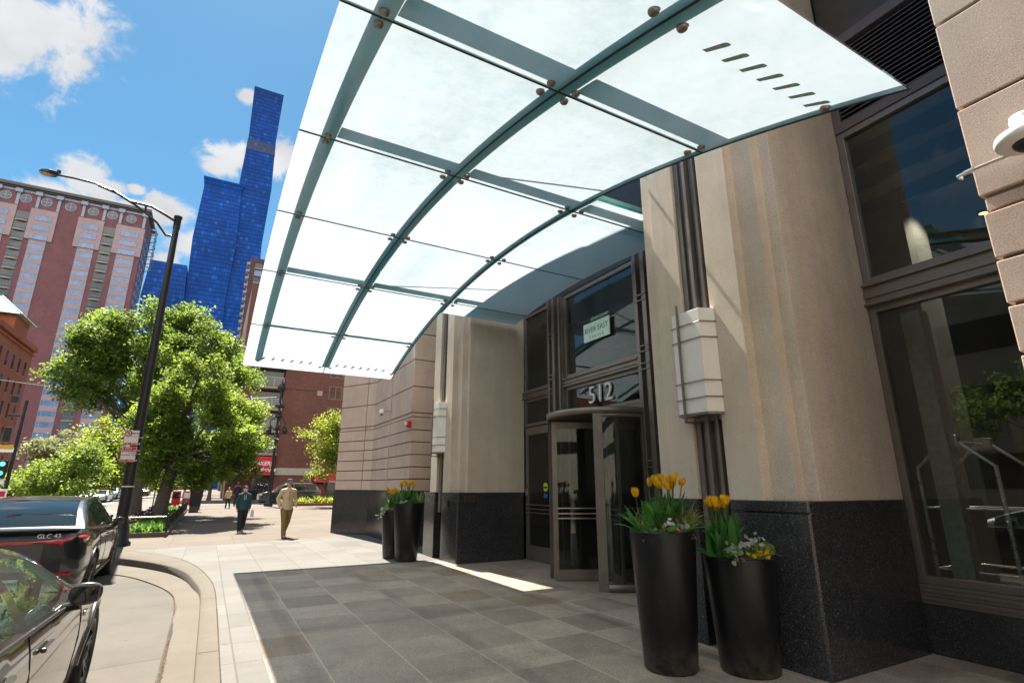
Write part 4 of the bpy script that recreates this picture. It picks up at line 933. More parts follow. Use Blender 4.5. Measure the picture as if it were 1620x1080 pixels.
def wheel(c, r, w, side, parent, spokes=5, rim='rim', fine=True):
    """wheel with its outer face on the side (+1/-1 along x)"""
    cx, cy, cz_ = c; n = 40 if fine else 20
    def lx(prof):      # lathe about x
        vs = [(cx+side*px, cy+rr*math.cos(2*PI*k/n), cz_+rr*math.sin(2*PI*k/n)) for rr,px in prof for k in range(n)]
        return vs, [(i*n+k,i*n+(k+1)%n,(i+1)*n+(k+1)%n,(i+1)*n+k) for i in range(len(prof)-1) for k in range(n)]
    hw = w/2
    b = MB(); b.add(*lx([(r*.66,-hw),(r*.93,-hw),(r,-hw*.75),(r*1.0,-.5*hw),(r*.99,-.45*hw),(r,-.4*hw),(r,.0),(r*.99,.05*hw),(r,.1*hw),(r,.5*hw),(r*.99,.55*hw),(r,.75*hw),(r*.94,hw),(r*.80,hw*1.03),(r*.70,hw*.96),(r*.66,hw*.75)]), smooth=True)
    t = b.build('tyre' if False else 'wheel', M['tyre'], parent)
    b = MB(); b.add(*lx([(r*.70,hw*.97),(r*.665,hw*.92),(r*.64,hw*.2),(r*.6,-hw*.6),(.02,-hw*.6)]), smooth=True)
    x1 = cx+side*hw*.86; x0 = cx+side*hw*.45
    for k in range(spokes):
        a = 2*PI*k/spokes+.3
        for q in ((-.13,.13) if fine else (0,)):
            p = [(r*.10,a-.35),(r*.10,a+.35),(r*.66,a+q+.055),(r*.66,a+q-.055)]
            vs = [(x1-side*.02*(rr<r*.2),cy+rr*math.cos(t_),cz_+rr*math.sin(t_)) for rr,t_ in p]+[(x0,cy+rr*math.cos(t_),cz_+rr*math.sin(t_)) for rr,t_ in p]
            b.add(vs, [(0,1,2,3),(7,6,5,4),(0,4,5,1),(1,5,6,2),(2,6,7,3),(3,7,4,0)])
    b.add(*lx([(r*.17,hw*.5),(r*.17,hw*.9),(.01,hw*.95)]), smooth=True)
    b.build('rim', M[rim], t)
    return t
def car(P, loc, rz, label, cat, group=None, paintm=None, fine=True, name='parked_car'):
    """loft of a car: y runs from the tail (0) to the nose (L); P holds the side, plan and glass curves"""
    L, Wd = P['L'], P['W']; o = thing(name, (0,0,0), label, cat, group)
    wr, wy = P['wr'], P['wheels']; hw = Wd/2
    ys = set([0,.03,.08,.15,.25,.4,L-.4,L-.25,L-.15,L-.08,L-.03,L])
    st_ = .05 if fine else .14
    y = .4
    while y < L-.4: ys.add(round(y,3)); y += (st_ if any(abs(y-w) < wr+.25 for w in wy) else st_*2.2)
    for w in wy: ys |= {round(w-wr-.055,3), round(w+wr+.055,3)}
    for w0, w1 in P['side_win']: ys |= {round(w0,3), round(w1,3)}
    gh = P['roof']; ys |= {round(gh[0][0],3), round(gh[-1][0],3), round(P['ws'][0],3), round(P['ws'][1],3), round(P['rw'][0],3), round(P['rw'][1],3)}
    ys = sorted(ys)
    def halfw(y, z):
        w = hw*smooth_interp(y, P['plan']); b_ = interp(z, P['sect'])
        fl = max([0]+[math.exp(-((y-q)/.42)**2)*.018*max(0,1-abs(z-.62)/.35) for q in wy])
        return w*b_+fl
    belt = lambda y: smooth_interp(y, P['belt'])
    def zbot(y):
        z = smooth_interp(y, P['under'])
        for w in wy:
            rr = wr+.055
            if abs(y-w) < rr: z = max(z, wr+math.sqrt(rr*rr-(y-w)**2))
        return z
    body = MB(); vs = []; nk = 9; nt_ = 6
    for y in ys:
        zb, zt = zbot(y), belt(y); row = []
        for k in range(nk):
            z = zb+(zt-zb)*(k/(nk-1)); row.append((halfw(y,z),z))
        wt = row[-1][0]; cr = smooth_interp(y, P['crown'])
        for k in range(1, nt_+1):
            u = k/nt_; row.append((wt*(1-u), zt+cr*(1-(1-u)**2.6)*1.0))
        vs += [(x,y,z) for x,z in row]+[(-x,y,z) for x,z in row[-2::-1]]
    m = 2*(nk+nt_)-1; nY = len(ys)
    body.add(vs, [(i*m+k,i*m+k+1,(i+1)*m+k+1,(i+1)*m+k) for i in range(nY-1) for k in range(m-1)], True)
    body.add(vs[:m], [tuple(range(m-1,-1,-1))]); body.add(vs[-m:], [tuple(range(m))])
    bd = body.build('body', paintm, o)
    # underside and wheel wells
    b = MB(); b.box(-hw*.86,hw*.86,.25,L-.25,.17,.32); b.build('underbody', M['well'], o)
    b = MB()
    for w in wy:
        for s in (-1,1): b.disc((s*(hw-.20),w,wr), (1,0,0), wr+.052, .24, 28)
    wl = b.build('wheel_well', M['well'], o); 
    # greenhouse
    gy = [y for y in ys if gh[0][0]-1e-6 <= y <= gh[-1][0]+1e-6]
    fr = MB(); gls = {}; Vv = []
    rail = lambda y: smooth_interp(y, P['roof'])
    for y in gy:
        zt = belt(y)-.004; wt = halfw(y, belt(y))-.008; zr = max(rail(y), zt+.002); f = (zr-zt)/max(.01,P['H']-zt)
        wrail = wt-(wt-hw*P['railw'])*min(1,max(0,f))**.9; cr = P['rcrown']*min(1,max(0,f)*2)
        row = [(wt,zt)]
        for v in (.07,.5,.86): row.append((wt+(wrail-wt)*v+.022*math.sin(PI*v)*f, zt+(zr-zt)*v))
        row.append((wrail-.012,zr)); row.append((wrail*.93,zr+cr*.18)); row.append((wrail*.86,zr+cr*.34)); row.append((wrail*.5,zr+cr*.78)); row.append((0,zr+cr))
        Vv.append([(x,y,z) for x,z in row]+[(-x,y,z) for x,z in row[-2::-1]])
    mm = len(Vv[0]); flat = [p for r_ in Vv for p in r_]
    for i in range(len(gy)-1):
        ym = (gy[i]+gy[i+1])/2
        for k in range(mm-1):
            f = (i*mm+k,i*mm+k+1,(i+1)*mm+k+1,(i+1)*mm+k); kk = k if k < (mm-1)/2 else mm-2-k; key = None
            if kk in (1,2):
                for q,(w0,w1) in enumerate(P['side_win']):
                    if w0 < ym < w1: key = ('side_window', q, k < mm/2)
            if kk in (6,7):
                if P['ws'][0] < ym < P['ws'][1]: key = ('windshield',)
                if P['rw'][0] < ym < P['rw'][1]: key = ('rear_window',)
            (gls.setdefault(key, []) if key else fr.f).append(f)
    fr.v = [tuple(p) for p in flat]; fr.sm = [True]*len(fr.f); fr.build('roof', paintm if not P.get('blackroof') else M['trim'], o)
    for key, fs in gls.items():
        b = MB(); used = sorted({i for f in fs for i in f}); mp = {a:c for c,a in enumerate(used)}
        b.add([flat[i] for i in used], [tuple(mp[i] for i in f) for f in fs], True); b.build(key[0], P.get('glass', M['tint']), o)
        if key[0] == 'side_window' and fine:     # bright/dark moulding round the opening
            edge = [flat[i] for i in used]
    # window surrounds: dark strip along the belt
    for s in (-1,1):
        b = MB(); pts = [(s*(halfw(y,belt(y))+.003),y,belt(y)-.004) for y in gy[1:-1]]; b.tube(pts, .011, 6); b.build('belt_moulding', M['trim'] if not P.get('chrome') else M['chrome'], o)
    for w in wy:
        for s in (-1,1):
            wheel((s*(hw-.115), w, wr), wr, .235, s, o, P.get('spokes',5), P.get('rimmat','rim'), fine)
            if fine:
                b = MB(); pts = []
                for k in range(19):
                    a = PI*k/18; yy = w+(wr+.055)*math.cos(a); zz = wr+(wr+.055)*math.sin(a)
                    if zz < smooth_interp(yy,P['under'])-.02: continue
                    pts.append((s*(halfw(yy,zz)+.002),yy,zz))
                b.tube(pts, .017, 6); b.build('arch_lip', M['trim'] if P.get('lip') else paintm, o)
    for s in (-1,1):
        y = P['mirror']; z = belt(y)+.080; x = s*(halfw(y,belt(y))+.10)
        b = MB(); vs = []
        for yy,sc in ((-.055,.90),(-.05,1.0),(.0,1.0),(.05,.86),(.085,.5),(.092,.1)):
            for k in range(16):
                t = 2*PI*k/16; cx_, cz2 = math.cos(t), math.sin(t); e = 2.6; q = (abs(cx_)**e+abs(cz2)**e)**(-1/e)
                vs.append((x+s*.01*yy+cx_*q*.088*sc, y+yy, z+cz2*q*.066*sc+.012*s*cx_*0))
        b.add(vs, [(16*i+k,16*i+(k+1)%16,16*i+16+(k+1)%16,16*i+16+k) for i in range(5) for k in range(16)]+[tuple(range(15,-1,-1)),tuple(range(80,96))], True); mr = b.build('mirror', paintm, o)
        b = MB(); b.box(x-.068,x+.068,y-.058,y-.0555,z-.047,z+.047); b.build('mirror_glass', M['tint'], mr)
        b = MB(); b.tube([(s*(halfw(y,belt(y))-.05),y+.02,belt(y)-.01),(x-s*.02,y+.0,z-.07)], .028, 8); b.build('mirror_foot', M['trim'], mr)
    P.get('extra', lambda *a: None)(o, halfw, belt, rail, paintm)
    o.location = loc; o.rotation_euler[2] = rz
    return o
def seam(o, pts, r=.0035, name='panel_gap'):
    b = MB(); b.tube(pts, r, 5); return b.build(name, M['well'], o)
def door_seams(o, halfw, belt, ylist, zlo, top=None):
    for s in (-1,1):
        for y in ylist:
            seam(o, [(s*(halfw(y,z)+.0005), y, z) for z in np.linspace(zlo, belt(y)-.012, 9)])
def handles(o, halfw, yz, mat):
    for s in (-1,1):
        for y,z in yz:
            b = MB(); x = halfw(y,z); b.box(s*(x+.002),s*(x+.03),y-.11,y+.11,z-.013,z+.013); b.build('door_handle', mat, o, bevel=.008)
P_SUV = dict(L=4.75, W=1.90, H=1.54, wr=.365, wheels=(.93,3.82),
    plan=[(0,.70),(.06,.86),(.25,.955),(.7,.99),(2.4,1.0),(3.9,.985),(4.3,.93),(4.6,.78),(4.75,.55)],
    sect=[(.15,.90),(.28,.965),(.45,.985),(.62,1.0),(.78,.995),(.92,.975),(1.02,.95),(1.12,.92)],
    belt=[(0,1.00),(.10,1.10),(.35,1.12),(1.0,1.085),(2.4,1.03),(3.3,1.0),(3.6,.99),(4.2,.93),(4.55,.82),(4.75,.62)],
    crown=[(0,.01),(.3,.02),(1,.03),(3.2,.05),(3.7,.06),(4.4,.05),(4.75,.02)],
    under=[(0,.42),(.15,.30),(.5,.26),(2.4,.23),(4.3,.26),(4.6,.30),(4.75,.40)],
    roof=[(.30,1.12),(.6,1.255),(1.0,1.40),(1.5,1.505),(2.0,1.54),(2.5,1.53),(2.9,1.44),(3.2,1.28),(3.55,1.03)], railw=.66, rcrown=.035,
    side_win=[(1.12,2.02),(2.12,3.05)], ws=(2.85,3.5), rw=(.36,1.42), mirror=2.98, spokes=5, lip=True)
def suv_extra(o, halfw, belt, rail, pm):
    door_seams(o, halfw, belt, (1.42,2.08,3.14), .36); handles(o, halfw, ((1.62,.90),(2.52,.90)), pm)
    # tail lamps with the joining strip, boot shut lines, badge, bumper
    for s in (-1,1):
        b = MB(); vs = []
        for u,yy,z0,z1 in ((.30,-.012,.945,.972),(.50,-.012,.925,.985),(.62,.0,.90,1.005),(.72,.035,.89,1.02),(.80,.10,.90,1.03),(None,.22,.915,1.03),(None,.34,.945,1.02),(None,.42,.985,1.0)):
            x = (u if u else halfw(yy,.96))+.004; vs += [(s*x,yy-.006,z0),(s*x,yy-.006,z1)]
        vs += [(x*.97,yy+.03,z) for x,yy,z in vs[:16]]
        b.add(vs, [(2*i,2*i+1,2*i+3,2*i+2) for i in range(7)]+[(16+2*i+2,16+2*i+3,16+2*i+1,16+2*i) for i in range(7)]+[(2*i+1,16+2*i+1,16+2*i+3,2*i+3) for i in range(7)]+[(2*i,2*i+2,16+2*i+2,16+2*i) for i in range(7)], True); b.build('tail_light', M['lampred'], o)
    b = MB(); b.box(-.34,.34,-.014,.02,.94,.975); b.build('light_strip', M['lampred'], o)
    b = MB(); vs = []
    for i in range(13):
        x = -.80+1.6*i/12; d = .05*(1-(x/.8)**2); vs += [(x,.20-d*2.2,1.118),(x,.04-d,1.128+.012*(1-(x/.8)**2)),(x,.05-d,1.100)]
    b.add(vs, [(3*i+k,3*i+(k+1)%3,3*i+3+(k+1)%3,3*i+3+k) for i in range(12) for k in range(3)], True); b.build('spoiler', pm, o)
    b = MB(); b.box(-.62,.62,-.02,.05,.30,.44); b.build('rear_diffuser', M['trim'], o, bevel=.01)
    for s in (-1,1):
        b = MB(); b.box(s*.62,s*.80,-.012,.06,.50,.53); b.build('reflector', M['lampred'], o)
        b = MB(); b.box(s*.42,s*.62,-.035,.06,.27,.34); b.build('tailpipe', M['chrome'], o, bevel=.012)
    b = MB(); b.box(-.26,.26,-.02,.01,.58,.70); b.build('number_plate', M['plate'], o)
    letters('badge', 'GLC 43', .085, M['chrome'], o, frame_m((.47,-.002,1.035),(1,0,0),(0,0,1)), depth=.003)
    for s in (-1,1):
        b = MB(); b.tube([(s*(halfw(y,.36)+.004),y,.34) for y in np.linspace(1.45,3.3,8)], .02, 6); b.build('side_step', M['rim'], o)
        b = MB(); b.ball((s*.66,4.52,.74), .16, 14, 8, (.9,.55,.5)); b.build('headlight', M['lampclear'], o)
    b = MB(); b.box(-.5,.5,4.64,4.735,.42,.66); b.build('grille', M['trim'], o, bevel=.03)
P_SUV['extra'] = suv_extra
dark_paint = paint('obsidian_paint', (.012,.013,.018)); grey_paint = paint('graphite_paint', (.045,.042,.045))
gl_y = 11.25-.93
car(P_SUV, (-1.42-.95,gl_y,-.165), R(1.2), 'black coupe SUV with red tail lamps parked along the curb ahead', 'car', None, dark_paint)
P_SED = dict(L=4.75, W=1.85, H=1.335, wr=.345, wheels=(.98,3.86),
    plan=[(0,.66),(.06,.82),(.25,.94),(.7,.985),(2.4,1.0),(3.9,.985),(4.3,.92),(4.6,.76),(4.75,.52)],
    sect=[(.14,.90),(.26,.965),(.45,.985),(.60,1.0),(.74,.995),(.86,.975),(.96,.945),(1.1,.90)],
    belt=[(0,.83),(.10,.95),(.4,.98),(1.0,.955),(2.2,.915),(2.9,.89),(3.3,.875),(4.2,.80),(4.55,.67),(4.75,.50)],
    crown=[(0,.01),(.3,.02),(1,.03),(3.2,.05),(3.7,.07),(4.4,.05),(4.75,.02)],
    under=[(0,.40),(.15,.28),(.5,.22),(2.4,.19),(4.3,.22),(4.6,.26),(4.75,.34)],
    roof=[(.25,.99),(.6,1.18),(1.0,1.255),(1.4,1.32),(1.85,1.335),(2.2,1.305),(2.6,1.205),(2.95,1.05),(3.3,.885)], railw=.64, rcrown=.03,
    side_win=[(.85,1.66),(1.78,2.86)], ws=(2.35,3.26), rw=(.30,1.1), mirror=2.56, spokes=5)
def sed_extra(o, halfw, belt, rail, pm):
    door_seams(o, halfw, belt, (1.1,1.72,3.12), .34); handles(o, halfw, ((1.25,.82),(2.02,.80)), pm)
    for s in (-1,1):
        seam(o, [(s*(halfw(y,z)+.001),y,z) for y,z in zip(np.linspace(3.40,4.5,10),np.interp(np.linspace(3.40,4.5,10),[3.4,3.86,4.5],[.86,.80,.66]))])
        b = MB(); x = halfw(3.30,.74); b.box(s*(x-.004),s*(x+.012),3.24,3.36,.725,.76); b.build('indicator_vent', M['chrome'], o, bevel=.005)
        b = MB(); b.ball((s*.62,4.46,.64), .15, 14, 8, (.9,.6,.42)); b.build('headlight', M['lampclear'], o)
        b = MB(); b.ball((s*.66,.07,.86), .13, 12, 8, (1.1,.35,.5)); b.build('tail_light', M['lampred'], o)
    # cabin seen through the glass
    b = MB()
    for x in (-.38,.38):
        b.prism([(x-.24,1.5),(x+.24,1.5),(x+.24,2.05),(x-.24,2.05)], .45, .62); b.prism([(x-.22,1.38),(x+.22,1.38),(x+.22,1.58),(x-.22,1.58)], .55, 1.12, [(x-.17,1.22),(x+.17,1.22),(x+.17,1.32),(x-.17,1.32)]); b.box(x-.12,x+.12,1.18,1.27,1.13,1.3)
    b.build('seats', M['seat'], o, bevel=.03)
    b = MB(); b.prism([(-.78,2.5),(.78,2.5),(.70,3.15),(-.70,3.15)], .6, .88); b.build('dashboard', M['trim'], o, bevel=.03)
    b = MB(); c_ = Vector((-.38,2.36,.90)); b.tube([c_+Vector((.185*math.cos(t),.07*math.sin(t),.17*math.sin(t))) for t in np.linspace(0,2*PI,25)], .016, 8); b.tube([c_,c_+Vector((0,.2,-.06))],.03,8); b.build('steering_wheel', M['trim'], o)
    b = MB(); b.box(-.84,.84,.7,3.0,.25,.42); b.build('cabin_floor', M['trim'], o)
    # temporary paper plate standing on the dash against the windshield, facing forward, so it reads mirrored from behind
    bo = Vector((.54,2.66,.985)); b = MB(); b.box(bo.x-.19,bo.x+.19,bo.y-.003,bo.y+.003,bo.z-.09,bo.z+.09); b.build('paper_plate', M['plate'], o)
    letters('plate_text', '1 474 E', .11, M['ink'], o, frame_m((bo.x,bo.y-.005,bo.z-.005),(-1,0,0),(0,0,1)), depth=.001)
    letters('plate_text', 'TEMPORARY', .028, M['ink'], o, frame_m((bo.x,bo.y-.005,bo.z+.065),(-1,0,0),(0,0,1)), depth=.001)
P_SED['extra'] = sed_extra; P_SED['glass'] = M['carglass']
near = car(P_SED, (-.64-.925,6.85-4.75,drive_z(-1.4,5)-.02), R(0.6), 'dark grey sedan cropped by the left edge, a paper plate showing through its window', 'car', None, grey_paint)
# ------------------------------------------------------------------ trees
LEAF = {'green': leafmat('spring_leaf', (.10,.165,.036), (.35,.46,.06)), 'yellow': leafmat('yellow_green_leaf', (.125,.165,.03), (.42,.49,.05)), 'deep': leafmat('deep_green_leaf', (.085,.15,.038), (.29,.41,.055)), 'pale': leafmat('pale_blossom_leaf', (.26,.29,.15), (.34,.36,.16))}
def leaves(name, clumps, n, size, mat, parent, seed, shell=.55):
    """crown: many small leaf faces gathered in ragged sprays inside each clump"""
    rg = np.random.default_rng(seed); C0 = np.array([c[:3] for c in clumps]); R0 = np.array([c[3] for c in clumps])
    # each limb's clump breaks up into lesser tufts of uneven size
    nS = 9; d0 = rg.normal(size=(len(C0)*nS,3)); d0 /= np.linalg.norm(d0,axis=1)[:,None]
    C = np.repeat(C0,nS,0)+d0*np.repeat(R0,nS)[:,None]*(.5+.68*rg.random(len(d0)))[:,None]*np.array([1,1,.8]); Rr = np.repeat(R0,nS)*rg.uniform(.18,.43,len(C))
    tuft_tone = rg.normal(0,.19,len(C))
    w = Rr**2.2; w /= w.sum(); idx = rg.choice(len(C), n//14, p=w)
    d = rg.normal(size=(len(idx),3)); d /= np.linalg.norm(d,axis=1)[:,None]
    rad = (shell+(1-shell)*rg.random(len(idx))**.6)*(1+.16*rg.normal(size=len(idx)))
    twig = C[idx]+d*(Rr[idx]*rad)[:,None]*np.array([1,1,.8])
    # each twig carries a flat drooping spray of leaves
    per = 14; T = np.repeat(twig,per,0); Dr = np.repeat(d,per,0); N_ = len(T)
    ax = Dr*.8+rg.normal(size=(N_,3))*.5; ax[:,2] -= .12
    ax /= np.linalg.norm(ax,axis=1)[:,None]
    pos = T+ax*(rg.random(N_)[:,None]*size*3.0)+rg.normal(size=(N_,3))*size*np.array([.9,.9,.35])
    nrm = rg.normal(size=(N_,3))*.65+np.array([0,0,1.0]); nrm /= np.linalg.norm(nrm,axis=1)[:,None]
    u = np.cross(nrm, rg.normal(size=(N_,3))); u /= np.linalg.norm(u,axis=1)[:,None]; v = np.cross(nrm,u)
    s = size*(.6+.8*rg.random(N_))[:,None]
    P = np.stack([pos-u*s*.55, pos+v*s*.36+nrm*s*.1, pos+u*s*.62-nrm*s*.12, pos-v*s*.36+nrm*s*.1],1).reshape(-1,3)
    o0 = np.array(wloc(parent)); P = P-o0
    me = bpy.data.meshes.new(name); me.vertices.add(len(P)); me.vertices.foreach_set('co', P.astype(np.float32).ravel())
    me.loops.add(N_*4); me.loops.foreach_set('vertex_index', np.arange(N_*4,dtype=np.int32)); me.polygons.add(N_)
    me.polygons.foreach_set('loop_start', np.arange(0,N_*4,4,dtype=np.int32)); me.polygons.foreach_set('loop_total', np.full(N_,4,dtype=np.int32))
    me.update(calc_edges=True); me.materials.append(mat)
    a = me.attributes.new('tone','FLOAT','POINT')
    tn = np.clip(np.repeat(np.repeat(rg.normal(.5,.10,len(idx))+tuft_tone[idx],per)+rg.normal(0,.16,N_),4),0,1)
    a.data.foreach_set('value', tn.astype(np.float32))
    o = bpy.data.objects.new(name, me); COL.objects.link(o); o.parent = parent; return o
def tree(base, height, clumps, n, size, mat, label, tr=.28, lean=(0,0), seed=1, group=None, fork=.38, name='street_tree', branches=True):
    rnd = random.Random(seed); o = thing(name, base, label, 'tree', group); base = Vector(base)
    cen = sum((Vector(c[:3]) for c in clumps), Vector())/len(clumps)
    b = MB(); top = Vector((base.x+(cen.x-base.x)*.55+lean[0], base.y+(cen.y-base.y)*.5+lean[1], base.z+height*.86)); pts = []; rs = []
    for i in range(12):
        t = i/11; p = base.lerp(top, t)+Vector((rnd.gauss(0,.03)*tr*3*math.sin(PI*t), rnd.gauss(0,.03)*tr*3*math.sin(PI*t), 0)); pts.append(p); rs.append(tr*(1.35-.9*t**.8) if t > .06 else tr*1.75)
    pts[0].z -= .05; b.tube(pts, rs, 10)
    if branches:
        for c in clumps:
            q = Vector(c[:3]); t = min(.9, max(fork, (q.z-base.z)/height*.72+rnd.uniform(-.08,.08))); p = base.lerp(top,t); mid = p.lerp(q,.5)+Vector((rnd.gauss(0,.12),rnd.gauss(0,.12),-.12*(q-p).length*.5+rnd.gauss(0,.1))); r0 = tr*(.62-.42*t)
            b.tube([p, p.lerp(mid,.5)+Vector((0,0,.05)), mid, mid.lerp(q,.6), q], [r0,r0*.8,r0*.6,r0*.38,r0*.14], 6)
            for _ in range(3):
                e = q+Vector((rnd.gauss(0,1),rnd.gauss(0,1),rnd.gauss(.2,.8)))*c[3]*.55; b.tube([mid.lerp(q,.6), q.lerp(e,.5), e], [r0*.3,r0*.2,r0*.06], 5)
    b.build('trunk', M['bark'], o); leaves('crown', clumps, n, size, mat, o, seed); return o
def px_clumps(lst, y0, dy, seed):
    """clumps surveyed from the photo: bearing and size in pixels, at a distance y0 spread by dy"""
    rnd = random.Random(seed); out = []
    for px, py, r in lst:
        Y = y0+rnd.uniform(-dy,dy); p = at(px,py,1,Y); dep = (p-Vector((0,0,CAM_H))).dot(_f); out.append((p.x,p.y,p.z,r*dep/FPX))
    return out
# the two trees of the flower bed
A1 = [(250,655,34),(300,620,38),(345,650,38),(385,690,32),(330,700,42),(270,700,36),(235,690,26),(375,730,26),(300,735,34),(255,738,28),(350,620,30),(318,590,26),(405,700,18),(275,620,30),(390,655,26),(222,735,22),(340,745,24)]
tree((-1.72,28.5,0), 8.5, px_clumps(A1,28,2.0,2), 62000, .118, LEAF['green'], 'big leafy tree with a thick trunk in the near end of the tulip bed', .235, (.1,0), 5, 'trees along the sidewalk')
A2 = [(130,565,40),(175,530,38),(225,515,32),(270,508,30),(315,520,30),(345,545,32),(120,600,30),(165,590,44),(215,570,46),(265,560,46),(310,570,38),(195,625,36),(235,620,38),(150,625,28),(355,580,30),(385,600,26),(110,575,18),(285,610,34),(225,655,24),(205,665,18),(300,495,18),(240,492,14)]
tree((-3.3,36.5,0), 13.5, px_clumps(A2,36.5,2.4,3), 66000, .148, LEAF['deep'], 'taller spreading tree rising behind the big leafy tree', .21, (0,0), 9, 'trees along the sidewalk')
A3 = [(520,668,22),(505,690,24),(532,700,24),(502,720,22),(528,730,22),(538,670,16),(500,745,14),(545,720,18),(548,690,16),(515,745,14)]
tree((9.6,46.0,0), 6.6, px_clumps(A3,45.5,.7,4), 9000, .15, LEAF['yellow'], 'small bright yellow green tree beside the corner of the banded stone wall', .10, (0,0), 11, 'trees along the sidewalk')
def blob_tree(px, py_base, py_top, wpx, Y, z0, mat, label, seed, n=9000, size=None, group='trees across the avenue', tr=.16, low=.22):
    rnd = random.Random(seed); bs = at(px,py_base,1,Y); tp = at(px,py_top,1,Y); bs.z = z0; h = tp.z-z0; dep = (bs-Vector((0,0,CAM_H))).dot(_f); w = wpx*dep/FPX/2; cl = []
    for _ in range(15):
        a = rnd.random()*6.28; t = rnd.uniform(0,1); rr = w*.72*math.sqrt(rnd.random())*math.sin(PI*(.25+.62*t)); cl.append((bs.x+rr*math.cos(a), bs.y+rr*math.sin(a), z0+h*(low+(.9-low)*t), w*rnd.uniform(.30,.46)))
    tree(tuple(bs), h, cl, n, size or max(.16,dep*.0052), mat, label, tr, (0,0), seed, group)
blob_tree(105,790,700,120,62,-.15, LEAF['green'], 'low bright green tree beside the traffic signal across the avenue', 21, 8000)
blob_tree(158,788,672,130,86,-.15, LEAF['yellow'], 'yellow green tree with dark forked limbs above the white cars', 22, 9500, tr=.3)
blob_tree(70,785,676,90,104,-.15, LEAF['pale'], 'whitish blossoming tree against the foot of the red brick tower', 23, 8000)
blob_tree(125,785,690,80,118,-.15, LEAF['pale'], 'second pale blossoming tree set back behind the yellow green tree', 24, 6000)
blob_tree(205,785,705,80,104,-.15, LEAF['yellow'], 'yellow green tree just left of the curved lamp post', 25, 7000, tr=.25)
blob_tree(232,785,700,80,138,-.15, LEAF['green'], 'far green tree over the box truck', 26, 6000)
blob_tree(40,790,742,80,75,-.15, LEAF['green'], 'small green tree low at the left edge by the orange brick building', 27, 5000)
blob_tree(330,790,690,110,72,0, LEAF['deep'], 'dark tree over the sidewalk behind the walking woman', 28, 7000, group='trees along the sidewalk', low=.35)
blob_tree(372,790,700,100,86,0, LEAF['deep'], 'farther dark tree left of the red warehouse sign', 29, 7000, group='trees along the sidewalk', low=.35)
blob_tree(290,790,700,90,112,0, LEAF['green'], 'far green tree closing the view down the sidewalk', 30, 6000, group='trees along the sidewalk', low=.3)
# trees on the other side of the drive, seen in the shop window's reflection
for i,(x,y) in enumerate(((-11.0,-3.5),(-11.5,5.0))):
    rnd = random.Random(60+i); cl = [(x+rnd.gauss(0,1.5),y+rnd.gauss(0,1.5),4.4+rnd.uniform(-1.1,2.6),rnd.uniform(.8,1.4)) for _ in range(12)]
    tree((x,y,-.15), 7.5, cl, 16000, .11, LEAF['deep'], ('tree across the drive, nearer the viewer, mirrored in the shop window','tree across the drive abreast of the parked sedan')[i], .18, (0,0), 60+i, 'trees along the far curb')
# ------------------------------------------------------------------ flower bed with its railing
bd = thing('planting_bed', (-1.8,30,0), 'long curbside flower bed of green tulip leaves edged by a low black railing', 'flower bed')
X0,X1,YA,YB = -2.55,-.92,21.2,41.5
b = MB(); 
b.box(X0,X1,YA,YA+.14,0,.15); b.box(X1-.14,X1,YA+.14,YB,0,.15); b.box(X0,X0+.12,YA+.14,YB,0,.12); b.box(X0+.12,X1-.14,YB-.14,YB,0,.12); b.build('stone_edging', M['kerb'], bd, bevel=.015)
b = MB(); b.box(X0+.12,X1-.14,YA+.14,YB-.14,0,.10); b.build('soil', M['soil'], bd)
rnd = random.Random(31); b = MB()
for _ in range(2300):
    y = YA+.2+(YB-YA-.4)*rnd.random()**1.5; x = rnd.uniform(X0+.16,X1-.18); a = rnd.random()*6.28; L = rnd.uniform(.18,.42)
    blade(b, (x,y,.1), (math.cos(a)*.4,math.sin(a)*.4,1), L, .05, rnd.uniform(.2,.9), rnd, 3)
tones(b.build('tulip_leaf', leafmat('bed_leaf',(.06,.15,.03),(.14,.28,.03)), bd), rnd, 12)['kind'] = 'stuff'
b = MB()
for _ in range(260):
    y = YA+.3+(YB-YA-.6)*rnd.random(); x = rnd.uniform(X0+.16,X0+.75); b.ball((x,y,.42+rnd.uniform(0,.16)), .035, 6, 4, (1,1,1.3))
b.build('tulip_head', plain('spent_tulip',(.05,.008,.014),.6), bd)['kind'] = 'stuff'
fe = thing('bed_railing', (-.92,21.3,0), 'low black metal railing with a steel top bar round the flower bed', 'railing')
b = MB(); b.tube([(X0+.05,YA+.07,.60),(X1-.07,YA+.07,.62)], .022, 8); b.build('top_rail', M['steel'], fe)
b = MB(); b.tube([(X1-.07,YA+.1,.62),(X1-.07,YB-.1,.62)], .022, 8); b.build('top_rail', M['blackmetal'], fe)
b = MB(); b.tube([(X1-.07,YA+.1,.22),(X1-.07,YB-.1,.22)], .014, 6); b.build('bottom_rail', M['blackmetal'], fe)
b = MB()
for i in range(168): b.bar((X1-.07,YA+.22+.12*i,.18),(X1-.07,YA+.22+.12*i,.62), .009)
b.build('pickets', M['blackmetal'], fe)
for (x,y) in [(X1-.07,YA+.07),(X0+.06,YA+.07)]+[(X1-.07,YA+.07+4.05*k) for k in range(1,6)]:
    b = MB(); b.tube([(x,y,0),(x,y,.66)], .035, 8); b.ball((x,y,.68),.045,10,6); b.build('post', M['blackmetal'], fe)
